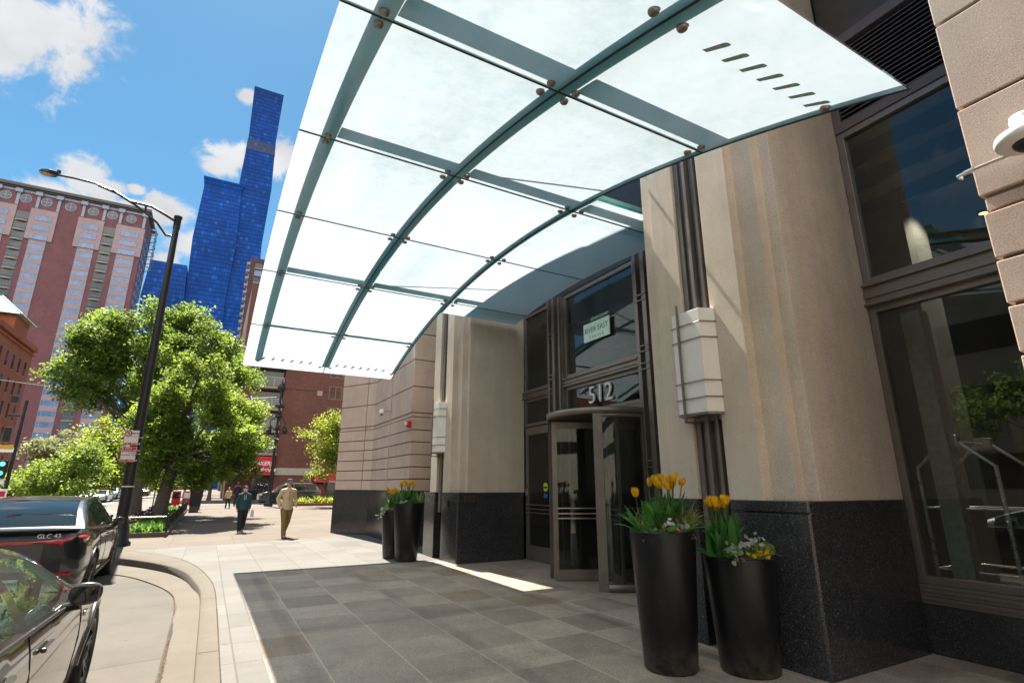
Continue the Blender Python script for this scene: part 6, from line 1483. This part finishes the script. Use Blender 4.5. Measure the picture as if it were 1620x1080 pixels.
# --- slim dark brick tower between the skyscraper and the canopy
DT = thing('slim_tower', (6,230,0), 'slim dark brick tower with corner balconies half hidden behind the canopy edge', 'apartment tower')
dY = 220.0; dx0 = at(393,411,1,dY).x-.3; dz = at(404,408,1,dY).z
b = MB(); b.box(dx0+1.2,dx0+24,dY,dY+20,0,dz); b.build('brick_wall', brick('plum_brick',(.10,.045,.05),.3,.1,(.08,.05,.05),0,.2), DT)
for k in range(26):
    zz = dz-2.2-3.0*k
    if zz < 2: break
    b = MB(); b.box(dx0+.0,dx0+1.2,dY-.3,dY+3,zz-1.0,zz-.1); b.build('balcony', plain('tower_balcony',(.34,.30,.29),.7) if k == 0 else bpy.data.materials['tower_balcony'], DT)
    for q in range(4):
        xx = dx0+3.0+5*q; b = MB(); b.box(xx,xx+2.6,dY-.03,dY-.004,zz-1.9,zz); w_ = b.build('window', gw_blue if k%2 else gw_dark, DT)
        b = MB(); b.box(xx-.1,xx+2.7,dY-.2,dY-.04,zz-2.3,zz-1.9); b.build('sill', bpy.data.materials['tower_balcony'], w_)
# --- low buildings closing the view down the avenue
for k,(px0,px1,Y,z,c,lb) in enumerate(((150,225,300,17,(.20,.10,.08),'low red brown building far down the avenue behind the trees'),(225,330,330,22,(.24,.21,.19),'low grey building far down the avenue behind the big trees'),(70,150,290,12,(.16,.10,.08),'low dark brick podium behind the blossoming trees'))):
    xa, xb = at(px0,760,1,Y).x, at(px1,760,1,Y).x; o = thing('distant_building', ((xa+xb)/2,Y,-.2), lb, 'building', 'distant buildings down the avenue')
    b = MB(); b.box(xa,xb,Y,Y+20,-.2,z); b.box(xa-.3,xb+.3,Y-.3,Y+20.3,z,z+.6); b.build('wall', plain('far_wall_%s'%('brown','grey','dark')[k],c,.85,0,.15,.3), o)
    nW = int((xb-xa)/4)
    for r in range(int(z/3.6)):
        b = MB(); b.box(xa+1,xb-1,Y-.05,Y-.004,1.6+3.6*r,3.3+3.6*r); b.build('window_band', gw_dark, o)
# building across the drive, unseen, made pale to bounce light and be reflected
o = thing('stone_apartments', (-24,0,-.15), 'limestone building across the street, out of frame, made pale for bounce light, mirrored in the hotel glass', 'building')
b = MB(); b.box(-34,-22,-22,42,-.15,15); b.build('stone_wall', plain('limestone',(.45,.40,.34),.85,0,.1,.5), o)
for r in range(4):
    b = MB(); b.box(-22.001,-21.95,-20,40,1.5+3.5*r,3.2+3.5*r); b.build('window_band', gw_dark, o)

# unseen office block added behind the viewer to bounce sunlight as fill
o = thing('bounce_offices', (0,-46,-.15), 'pale stone office block added behind the viewer, out of frame, to bounce sunlight as fill', 'building')
b = MB(); b.box(-75,60,-60,-46,-.15,46); b.build('stone_wall', plain('pale_limestone',(.50,.45,.38),.85,0,.1,.3), o)
for r in range(11):
    b = MB(); b.box(-74,59,-45.999,-45.95,5.6+3.8*r,7.0+3.8*r); b.build('window_band', gw_dark, o)
# ------------------------------------------------------------------ people
def skin_mesh(name, joints, edges, mat, parent, sub=2, root=None, remesh=None, extra=None, inflate=0):
    """one continuous surface over a skeleton: tapered limbs are fused by a voxel remesh; joints {key:(pos, radius or (rx,ry))}"""
    rad = lambda r: ((r[0]+inflate, r[1]+inflate) if isinstance(r, tuple) else (r+inflate, r+inflate))
    b = bmesh.new()
    def put(vs, fs):
        v = [b.verts.new(p) for p in vs]
        for f in fs:
            try: b.faces.new([v[i] for i in f])
            except ValueError: pass
    for k,(p,r) in joints.items():
        rx, ry = rad(r); m = MB(); m.ball(p, 1, 14, 9, (rx, ry, min(rx,ry) if isinstance(r, tuple) else rx)); put(m.v, m.f)
    for ka, kb_ in edges:
        p, q = Vector(joints[ka][0]), Vector(joints[kb_][0]); t = (q-p)
        if t.length < 1e-4: continue
        t.normalize(); ax = Vector((1,0,0))-t*t.x
        if ax.length < .2: ax = Vector((0,0,1))-t*t.z
        ax.normalize(); ay = t.cross(ax); n = 14; vs = []
        for c, r in ((p, rad(joints[ka][1])), (q, rad(joints[kb_][1]))):
            vs += [c+ax*math.cos(2*PI*k/n)*r[0]+ay*math.sin(2*PI*k/n)*r[1] for k in range(n)]
        put(vs, [(k,(k+1)%n,n+(k+1)%n,n+k) for k in range(n)]+[tuple(range(n-1,-1,-1)),tuple(range(n,2*n))])
    for e in extra or []: put(e.v, e.f)
    bmesh.ops.remove_doubles(b, verts=b.verts, dist=1e-6); bmesh.ops.recalc_face_normals(b, faces=b.faces)
    res = bpy.data.meshes.new(name); b.to_mesh(res); b.free()
    t = bpy.data.objects.new('t', res); COL.objects.link(t); r = t.modifiers.new('r','REMESH'); r.mode = 'VOXEL'; r.voxel_size = remesh or .012; r.use_smooth_shade = True
    sm_ = t.modifiers.new('s','SMOOTH'); sm_.factor = .5; sm_.iterations = 2 if remesh else 5
    dg = bpy.context.evaluated_depsgraph_get(); dg.update(); r2 = bpy.data.meshes.new_from_object(t.evaluated_get(dg)); bpy.data.objects.remove(t)
    r2.name = name; r2.materials.clear(); r2.materials.append(mat)
    for p in r2.polygons: p.use_smooth = True
    o = bpy.data.objects.new(name, r2); COL.objects.link(o); o.parent = parent; return o
SK = plain('skin_light',(.46,.25,.18),.5,0,.08,30); HAIRB = plain('hair_auburn',(.11,.035,.018),.7,0,.3,60); HAIRD = plain('hair_dark',(.02,.015,.012),.7)
EYE = plain('eye_dark',(.02,.016,.014),.3)
def person(loc, rz, height, label, pose, wear, seed=0):
    """figure built facing -y at the origin then moved; pose: leg/arm angles in degrees, wear: colours"""
    h = height/1.75; o = thing('person', (0,0,0), label, 'person')
    V = lambda x,y,z: (x*h,y*h,z*h)
    lf, rf = pose.get('legs',(18,-16)); kn = pose.get('knees',(6,28))
    hipz = .92-.03*abs(lf-rf)/34; J = {}; E = []
    def leg(s, a, k):
        a, k = R(a), R(k); hx = s*.088
        knee = (hx*1.02, -math.sin(a)*.43, hipz-.02-math.cos(a)*.43); b2 = a-k
        ank = (hx*1.0, knee[1]-math.sin(b2)*.42, knee[2]-math.cos(b2)*.42); return (hx,0,hipz-.03), knee, ank, b2
    L = {s: leg(s, a, k) for s,a,k in ((-1,lf,kn[0]),(1,rf,kn[1]))}
    low = min(L[s][2][2]-.075*1.0 for s in L); dz = -low+.0
    for s in L: L[s] = tuple((p[0],p[1],p[2]+dz) if isinstance(p, tuple) else p for p in L[s])
    hipz += dz
    sh = hipz+.50; lean = pose.get('lean',.0)
    def up(z, x=0, y=0): return (x, y-lean*(z-hipz), z)
    spine = {'pel':(up(hipz,0,0),(.135,.095)),'wst':(up(hipz+.16),(.125,.088)),'rib':(up(hipz+.33),(.15,.105)),'chs':(up(hipz+.45),(.145,.095)),'nck':(up(hipz+.545),(.055,.055)),'hed':(up(hipz+.63,0,-.01),(.06,.062))}
    hz = hipz+.725; hc = Vector(up(hz,0,-.015))
    fem = pose.get('slim',1.0)
    def arm(s, a, e, out=8):
        a, e, q = R(a), R(e), R(out); S0 = Vector(up(sh-.03, s*.175*fem)); 
        el = S0+Vector((s*math.sin(q)*.29, -math.sin(a)*.28, -math.cos(a)*math.cos(q)*.285)); b2 = a+e
        wr = el+Vector((pose.get('in',{}).get(s,-.02)*s, -math.sin(b2)*.25, -math.cos(b2)*.25)); return S0, el, wr, b2
    A = {s: arm(s, *pose['arms'][0 if s < 0 else 1]) for s in (-1,1)}
    # ---- body: one surface (torso, neck, limbs, hands) with the head grown into it
    B = {k:(V(*p), tuple(x*h for x in r)) for k,(p,r) in spine.items()}; E = [('pel','wst'),('wst','rib'),('rib','chs'),('chs','nck'),('nck','hed')]
    for s in (-1,1):
        n = 'l' if s < 0 else 'r'; hp, kne, ank, b2 = L[s]
        B[n+'h'] = (V(*hp),.082*h); B[n+'k'] = (V(*kne),.055*h); B[n+'c'] = (V(*(Vector(kne).lerp(Vector(ank),.35))),.054*h); B[n+'a'] = (V(*ank),.036*h); B[n+'t'] = (V(ank[0]*1.15,ank[1]-.13,ank[2]-.05),.03*h)
        E += [('pel',n+'h'),(n+'h',n+'k'),(n+'k',n+'c'),(n+'c',n+'a'),(n+'a',n+'t')]
        S0, el, wr, ab = A[s]
        B[n+'s'] = (V(*S0),.058*h); B[n+'e'] = (V(*el),.040*h); B[n+'w'] = (V(*wr),.026*h); E += [('chs',n+'s'),(n+'s',n+'e'),(n+'e',n+'w')]
        d = Vector((0,-math.sin(ab),-math.cos(ab))); side = Vector((0,-math.cos(ab),math.sin(ab))); pm = Vector(wr)+d*.05
        B[n+'p'] = (V(*pm),(.030*h,.016*h)); E += [(n+'w',n+'p')]
        if n not in pose.get('pocket',''):
            for i,(off,ln) in enumerate(((-.026,.066),(-.009,.076),(.009,.072),(.026,.056))):
                k0 = pm+d*.035+side*off; k1 = k0+d*ln*.55+Vector((-s*.012,0,0)); k2 = k1+d*ln*.4+Vector((-s*.028,0,0))
                for q,(p,r) in enumerate(((k0,.010),(k1,.009),(k2,.007))): B[f'{n}f{i}{q}'] = (V(*p), r*h)
                E += [(n+'p',f'{n}f{i}0'),(f'{n}f{i}0',f'{n}f{i}1'),(f'{n}f{i}1',f'{n}f{i}2')]
            t0 = pm+side*-.03-d*.01; t1 = t0+side*-.028+d*.03+Vector((-s*.012,0,0)); B[n+'q0'] = (V(*t0),.011*h); B[n+'q1'] = (V(*t1),.009*h); E += [(n+'p',n+'q0'),(n+'q0',n+'q1')]
    head = MB(); H0 = Vector(V(*hc)); hr = .105*h
    vs = []; nn, mm_ = 20, 14
    for i in range(mm_+1):
        for k in range(nn):
            th = PI*i/mm_; ph = 2*PI*k/nn; x = math.sin(th)*math.cos(ph); y = math.sin(th)*math.sin(ph); z = -math.cos(th)
            jaw = 1-.22*max(0,-z); fw = max(0,-y)
            nose = .24*math.exp(-((x/.17)**2))*math.exp(-(((z+.10)/.17)**2))*fw if y < 0 else 0
            brow = .05*math.exp(-(((z-.22)/.12)**2))*fw; eye_s = -.09*math.exp(-(((abs(x)-.36)/.15)**2))*math.exp(-(((z-.06)/.12)**2))*fw; lips = .05*math.exp(-((x/.28)**2))*math.exp(-(((z+.45)/.09)**2))*fw; chin = .07*math.exp(-((x/.25)**2))*math.exp(-(((z+.78)/.16)**2))*fw
            k_ = 1+nose+brow+eye_s+lips+chin; vs.append((H0.x+x*hr*.74*jaw*(1 if not nose else 1), H0.y+y*hr*.93*k_*(jaw*.9+.1), H0.z+z*hr*1.13))
    head.add(vs, [(i*nn+k,i*nn+(k+1)%nn,(i+1)*nn+(k+1)%nn,(i+1)*nn+k) for i in range(mm_) for k in range(nn)])
    ears = MB()
    for s in (-1,1): ears.ball((H0.x+s*hr*.78,H0.y+hr*.08,H0.z-.005), hr*.24, 8, 6, (.45,.8,1.25))
    body = skin_mesh('body', B, E, SK, o, 1, 'pel', .0075*h, [head, ears])
    for s in (-1,1):
        b = MB(); b.ball((H0.x+s*hr*.30,H0.y-hr*.83,H0.z+hr*.10), hr*.10, 8, 6, (1.2,.7,.7)); e_ = b.build('eye', EYE, o)
    b = MB(); b.ball((H0.x,H0.y-hr*.86,H0.z-hr*.52), hr*.20, 8, 5, (1.2,.4,.28)); b.build('mouth', plain('lips_%d'%seed,(.32,.11,.10),.5), o)
    # ---- clothing
    cl = wear
    T = {k:(V(*p), tuple((x+.022)*h for x in r)) for k,(p,r) in spine.items() if k in ('pel','wst','rib','chs')}
    T['hem'] = (V(*up(hipz-.02)), (.12*h,.09*h)); T['pel'] = (T['pel'][0], (.158*h*cl.get('loose',1),.118*h*cl.get('loose',1))); T['wst'] = (T['wst'][0],(.155*h*cl.get('loose',1),.115*h*cl.get('loose',1))); T['col'] = (V(*up(hipz+.52)),(.075*h,.07*h))
    TE = [('hem','pel'),('pel','wst'),('wst','rib'),('rib','chs'),('chs','col')]
    for s in (-1,1):
        n = 'l' if s < 0 else 'r'; S0, el, wr, ab = A[s]; m1 = Vector(S0).lerp(Vector(el),.5); m2 = Vector(el).lerp(Vector(wr),.55)
        T[n+'s'] = (V(*S0),.080*h); T[n+'m'] = (V(*m1),.068*h); T[n+'e'] = (V(*el),.062*h); T[n+'n'] = (V(*m2),.056*h); T[n+'w'] = (V(*(Vector(el).lerp(Vector(wr),.93))),.042*h); TE += [('chs',n+'s'),(n+'s',n+'m'),(n+'m',n+'e'),(n+'e',n+'n'),(n+'n',n+'w')]
    tm = plain('top_%d'%seed, cl['top'], .85, 0, .12, 16, .25)
    skirt = MB(); q_ = cl.get('loose',1)*h; c_ = V(*up(hipz)); skirt.lathe([(.150*q_,.16*h),(.162*q_,.06*h),(.166*q_,-.03*h),(.160*q_,-.095*h),(.02,-.095*h)], c_, 24, sx=1.04, sy=.80)
    jk = skin_mesh(cl.get('topname','jacket'), T, TE, tm, o, 2, 'pel', None, [skirt])
    if cl.get('zip'):
        b = MB(); b.tube([V(*up(hipz+.02,0,-.128)),V(*up(hipz+.2,0,-.135)),V(*up(hipz+.35,0,-.137)),V(*up(hipz+.47,0,-.115))],.006*h,5); b.build('zip', plain('zip_%d'%seed,tuple(x*.4 for x in cl['top']),.5), jk)
    if cl.get('shirt'):
        b = MB(); b.add([V(*up(hipz+.535,-.045,-.068)),V(*up(hipz+.535,.045,-.068)),V(*up(hipz+.44,.012,-.128)),V(*up(hipz+.44,-.012,-.128))],[(0,1,2,3)]); b.build('shirt', plain('shirt_%d'%seed,cl['shirt'],.8), o)
    if cl.get('collar'):
        b = MB(); b.lathe([(.080*h,-.02*h),(.078*h,.03*h),(.070*h,.032*h),(.070*h,-.01*h)], V(*up(hipz+.525)), 18, cap=False); b.build('collar', tm, jk)
    if cl.get('hood'):
        b = MB(); c_ = Vector(V(*up(hipz+.53,0,.055))); b.ball(c_, .125*h, 14, 8, (1.15,.75,.62)); b.build('hood', tm, jk)
        for s in (-1,1): b = MB(); b.tube([V(*up(hipz+.50,s*.03,-.10)),V(*up(hipz+.42,s*.028,-.128)),V(*up(hipz+.30,s*.026,-.135))],.006*h,5); b.build('drawstring', M['white'], jk)
    P_ = {'w':(V(*up(hipz+.03)),(.138*h,.10*h)),'pel':(V(*up(hipz-.04)),(.142*h,.108*h))}; PE = [('w','pel')]
    for s in (-1,1):
        n = 'l' if s < 0 else 'r'; hp, kne, ank, b2 = L[s]; k_ = cl.get('leg',1.0)
        P_[n+'h'] = (V(hp[0]*1.02,hp[1],hp[2]-.06),.098*h*k_); P_[n+'k'] = (V(*kne),.076*h*k_); P_[n+'c'] = (V(*(Vector(kne).lerp(Vector(ank),.5))),.070*h*k_); P_[n+'a'] = (V(ank[0],ank[1],ank[2]-.005),.062*h*k_); PE += [('pel',n+'h'),(n+'h',n+'k'),(n+'k',n+'c'),(n+'c',n+'a')]
    skin_mesh('trousers', P_, PE, plain('trousers_%d'%seed, cl['legs'], .85, 0, .15, 14, .25), o, 2, 'pel')
    for s in (-1,1):
        hp, kne, ank, b2 = L[s]; rot = -b2*.8 if b2 < 0 else 0; b = MB(); n = 12; vs = []
        for yy,w_,z0,z1 in ((.07,.030,-.075,-.02),(.04,.042,-.078,.02),(-.03,.044,-.078,.015),(-.10,.050,-.078,-.022),(-.16,.046,-.076,-.038),(-.195,.026,-.072,-.055)):
            y2 = yy*math.cos(rot); dz_ = (-yy)*math.sin(rot)*-1
            vs += [V(ank[0]+x*w_*(1.0), ank[1]+y2, ank[2]+z+ (yy-.07)*math.sin(rot)) for x,z in ((-1,z0),(1,z0),(1,(z0+z1)/2),(.5,z1),(-.5,z1),(-1,(z0+z1)/2))]
        b.add(vs, [(6*i+k,6*i+(k+1)%6,6*i+6+(k+1)%6,6*i+6+k) for i in range(5) for k in range(6)]+[(5,4,3,2,1,0),tuple(range(30,36))], True); b.build('shoe', plain('shoe_%d'%seed, cl['shoe'],.6) if s < 0 else bpy.data.materials['shoe_%d'%seed], o)
    if cl.get('cap'):
        cm = plain('cap_%d'%seed, cl['cap'],.8); b = MB(); b.lathe([(hr*.86,-.0),(hr*.90,hr*.25),(hr*.80,hr*.62),(hr*.5,hr*.86),(.002,hr*.94)], H0+Vector((0,hr*.04,hr*.30)), 20, cap=False, sx=.98, sy=1.12); c_ = b.build('cap', cm, o)
        b = MB(); vs = []
        for i in range(9):
            t = PI*(1.15+.7*i/8); vs += [(H0.x+hr*.86*math.cos(t),H0.y+hr*.9*math.sin(t),H0.z+hr*.36),(H0.x+hr*.86*math.cos(t)*.95,H0.y+hr*1.0*math.sin(t)-hr*.55*math.sin(PI*i/8)**.6,H0.z+hr*.22)]
        vs2 = [(x,y,z+.012*h) for x,y,z in vs]; n2 = len(vs)
        b.add(vs+vs2, [(2*i,2*i+1,2*i+3,2*i+2) for i in range(8)]+[(n2+2*i+2,n2+2*i+3,n2+2*i+1,n2+2*i) for i in range(8)], True); b.build('visor', cm, c_)
        if cl.get('capmark'): b = MB(); b.disc((H0.x,H0.y-hr*.93,H0.z+hr*.66),(0,1,-.4),hr*.2,.01,12); b.build('cap_badge', M['white'], c_)
    if cl.get('hair'):
        hm = cl['hair']; b = MB(); lg = cl.get('hairlen',.0); rr = random.Random(seed)
        b.lathe([(hr*.55,-hr*(.9+lg)),(hr*.86,-hr*(.35+lg*.5)),(hr*.92,hr*.1),(hr*.88,hr*.55),(hr*.55,hr*.98),(.002,hr*1.14)], H0+Vector((0,hr*.20,hr*.10)), 18, cap=False, sx=.92, sy=.92); b.build('hair', hm, o)
    if cl.get('mask'):
        b = MB(); vs = []; n = 10
        for z,rx,ry in ((-.05,.80,.90),(-.25,.84,1.16),(-.62,.74,1.10),(-.95,.55,.72)):
            for i in range(n+1): t = PI*(1.08+.84*i/n); vs.append((H0.x+hr*rx*math.cos(t),H0.y+hr*ry*math.sin(t),H0.z+hr*z))
        b.add(vs, [(r_*(n+1)+i,r_*(n+1)+i+1,(r_+1)*(n+1)+i+1,(r_+1)*(n+1)+i) for r_ in range(3) for i in range(n)], True); b.build('face_mask', plain('mask_white',(.62,.56,.54),.9), o)
    o.location = loc; o.rotation_euler[2] = rz
    return o, A, h
def gpt(px, py): p = at(px,py,2,0.0); return Vector((p.x,p.y,0))
def fix_h(px, top, p):
    q = at(px, top, 1, p.y); return q.z
p = gpt(449,850); person(p, R(12), fix_h(449,757,p)*.985, 'man in cream jacket, tan trousers and dark cap walking with hands in pockets',
    dict(legs=(14,-12), knees=(3,26), arms=((-22,62,20),(-22,62,20)), pocket='lr'), dict(top=(.50,.40,.26), topname='jacket', zip=1, shirt=(.02,.012,.012), collar=1, legs=(.22,.125,.045), shoe=(.02,.018,.018), cap=(.05,.05,.055), loose=1.02, leg=1.08), 1)
p = gpt(380,842); m_, A_, h_ = person(p, R(8), fix_h(380,768,p)*.985, 'person in dark teal hooded sweatshirt, white face mask and cap walking toward the viewer',
    dict(legs=(10,-9), knees=(2,20), arms=((-8,26,14),(-14,30,15))), dict(top=(.012,.055,.072), topname='sweatshirt', hood=1, legs=(.010,.012,.022), shoe=(.42,.40,.38), cap=(.035,.02,.022), capmark=1, mask=1, loose=1.12, leg=1.18, hair=plain('hair_long_auburn',(.16,.05,.03),.7), hairlen=.5), 2)
b = MB(); b.prism([(.30,-.12),(.40,-.12),(.40,.06),(.30,.06)], .55, .88, [(.33,-.06),(.37,-.06),(.37,0),(.33,0)]); bag = thing('shopping_bag', p+Vector((.36,.03,.55)), 'small pale shopping bag hanging from the hand of the person in the teal sweatshirt', 'bag')
b2 = MB(); b2.prism([(p.x+.25,p.y-.12),(p.x+.36,p.y-.12),(p.x+.36,p.y+.1),(p.x+.25,p.y+.1)], .52, .78, [(p.x+.27,p.y-.09),(p.x+.34,p.y-.09),(p.x+.34,p.y+.07),(p.x+.27,p.y+.07)]); b2.build('sack', plain('bag_white',(.55,.56,.55),.7), bag, bevel=.02)
b2 = MB(); b2.tube(arc_pts((p.x+.30,p.y-.08,.77),(p.x+.30,p.y-.01,.95),(p.x+.30,p.y+.06,.77)),.008,5); b2.build('handle', M['white'], bag)
p = gpt(359,804); person(p, R(-14), fix_h(361,770,p)*.98, 'woman with auburn hair in a cream top and black trousers walking far down the sidewalk',
    dict(legs=(15,-14), knees=(3,26), arms=((10,22,14),(6,75,12)), slim=.92, lean=.04), dict(top=(.55,.44,.24), topname='blouse', legs=(.012,.012,.014), shoe=(.015,.015,.015), hair=HAIRB, hairlen=.1, loose=1.05, leg=.95), 3)
p = gpt(374,803); p.y += 4; p.x = at(374,790,1,p.y).x; person(p, R(170), 1.85, 'person in black partly hidden between the cream topped woman and the masked walker',
    dict(legs=(8,-8), knees=(2,14), arms=((6,12,8),(-6,12,8))), dict(top=(.012,.012,.016), legs=(.012,.012,.018), shoe=(.02,.02,.02), hair=HAIRD), 4)
p = gpt(312,806); person(p, R(176), fix_h(312,770,p), 'person in dark clothes with a purple hem walking away beside the tall litter bin',
    dict(legs=(12,-12), knees=(3,20), arms=((12,14,8),(-10,14,8)), slim=.92), dict(top=(.02,.025,.06), legs=(.05,.03,.10), shoe=(.03,.03,.03), hair=plain('hair_sandy',(.25,.13,.06),.7), hairlen=.5), 5)
# ------------------------------------------------------------------ traffic far off
def simple(P, **k): q = dict(P); q.update(k); return q
def basic_extra(o, halfw, belt, rail, pm):
    L = 4.7
    for s in (-1,1):
        b = MB(); b.ball((s*.66,4.55,.66),.14,10,6,(1,.5,.5)); b.build('headlight', M['lampclear'], o)
        b = MB(); b.ball((s*.70,.10,.92),.13,10,6,(1,.5,.8)); b.build('tail_light', M['lampred'], o)
    b = MB(); b.box(-.5,.5,4.60,4.72,.36,.60); b.build('grille', M['trim'], o)
P_BOX = simple(P_SUV, extra=basic_extra, lip=False)
P_CAR = simple(P_SED, extra=basic_extra); P_CAR.pop('glass')
white_p = paint('white_car_paint', (.70,.70,.70)); silver_p = paint('silver_paint', (.38,.39,.42)); red_p = paint('maroon_paint', (.20,.03,.03)); black_p = paint('black_car_paint', (.010,.011,.013))
def far_car(P, px, Y, rz, pm, label, zg=-.18):
    x = at(px, 790, 1, Y).x; return car(P, (x,Y,zg), rz, label, 'car', 'cars on the avenue', pm, fine=False)
far_car(P_CAR, 139, 77.5, R(178), white_p, 'white sedan facing the viewer on the avenue, leftmost of the far cars')
far_car(P_CAR, 166, 79.0, R(176), silver_p, 'silver grey car facing the viewer just right of the white sedan')
far_car(P_BOX, 183, 96.0, R(174), silver_p, 'silver SUV behind the silver grey car, left of the curved lamp post')
far_car(P_BOX, 209, 104.0, R(178), white_p, 'white and dark SUV just right of the curved lamp post')
far_car(P_CAR, 224, 118.0, R(4), red_p, 'maroon car in front of the far box truck')
# box truck
Y = 124; x = at(219,780,1,Y).x
bt = thing('box_truck', (x,Y,-.18), 'white box truck far down the avenue beyond the curved lamp post', 'truck')
b = MB(); b.box(x-1.25,x+1.25,Y,Y+5.5,.75,3.7); b.build('cargo_box', plain('truck_white',(.55,.52,.50),.6), bt, bevel=.05)
b = MB(); b.prism([(x-1.05,Y-1.9),(x+1.05,Y-1.9),(x+1.05,Y-.05),(x-1.05,Y-.05)],.5,1.5); b.prism([(x-1.05,Y-1.5),(x+1.05,Y-1.5),(x+1.05,Y-.05),(x-1.05,Y-.05)],1.5,2.5,[(x-.95,Y-.9),(x+.95,Y-.9),(x+.95,Y-.05),(x-.95,Y-.05)]); b.build('cab', white_p, bt, bevel=.05)
b = MB(); b.add([(x-.9,Y-1.46,1.6),(x+.9,Y-1.46,1.6),(x+.82,Y-1.0,2.4),(x-.82,Y-1.0,2.4)],[(0,1,2,3)]); b.build('windshield', gw_dark, bt)
for s in (-1,1):
    for yy in (-1.0,4.0): wheel((x+s*.95,Y+yy,.30),.45,.26,s,bt,5,'rim',False)
# black SUV crossing by the warehouse shop
P_BIG = simple(P_SUV, L=5.3, W=1.98, H=1.86, wr=.39, wheels=(1.1,4.15), extra=None, lip=False, chrome=True,
    plan=[(0,.90),(.1,.97),(.5,1),(4.6,1),(5.0,.95),(5.2,.85),(5.3,.72)], belt=[(0,1.18),(.1,1.22),(3.6,1.18),(4.0,1.15),(4.9,1.08),(5.15,.98),(5.3,.80)],
    under=[(0,.5),(.2,.36),(.6,.32),(4.8,.32),(5.3,.45)], crown=[(0,.02),(3.6,.05),(4.2,.06),(5.3,.03)],
    roof=[(.05,1.21),(.25,1.62),(.5,1.83),(1.5,1.86),(2.8,1.86),(3.2,1.80),(3.6,1.58),(4.1,1.17)], railw=.80, side_win=[(.45,1.4),(1.5,2.4),(2.5,3.5)], ws=(3.25,4.0), rw=(.08,.40), mirror=3.35,
    sect=[(.2,.93),(.35,.98),(.6,1),(.9,.995),(1.1,.98),(1.3,.96)])
def big_extra(o, halfw, belt, rail, pm):
    for s in (-1,1):
        b = MB(); b.box(s*.62,s*.93,5.08,5.26,.82,.98); b.build('headlight', M['lampclear'], o, bevel=.03)
        b = MB(); b.box(s*.86,s*.975,-.02,.14,.95,1.35); b.build('tail_light', M['lampred'], o, bevel=.02)
        b = MB(); b.tube([(s*.72,.8,1.90),(s*.72,3.0,1.90)],.03,6); b.build('roof_rail', M['chrome'], o)
    b = MB(); b.box(-.6,.6,5.2,5.31,.55,.98); b.build('grille', M['chrome'], o, bevel=.03)
P_BIG['extra'] = big_extra
sv = at(506,797,1,55.2); car(P_BIG, (sv.x-.2,55.4,-.05), R(93), 'large black SUV parked side-on in front of the brown brick block', 'car', None, black_p, fine=False, name='parked_suv')
# low planted strip by the SUV
sb = thing('planting_bed', (8,48.6,0), 'low strip of green plants with a brick edge in front of the black SUV', 'flower bed')
x0, x1 = at(443,797,1,48.5).x, at(530,797,1,48.5).x+2
b = MB(); b.box(x0,x1,48.3,49.6,0,.22); b.build('brick_edging', plain('edging_red',(.22,.08,.05),.9), sb, bevel=.02)
rnd = random.Random(77); b = MB()
for _ in range(420):
    blade(b, (rnd.uniform(x0+.1,x1-.1),rnd.uniform(48.4,49.5),.2), (rnd.gauss(0,.4),rnd.gauss(0,.4),1), rnd.uniform(.35,.75), .10, rnd.uniform(.3,1), rnd, 3)
tones(b.build('bedding_leaf', LEAF['yellow'], sb), rnd, 12)['kind'] = 'stuff'
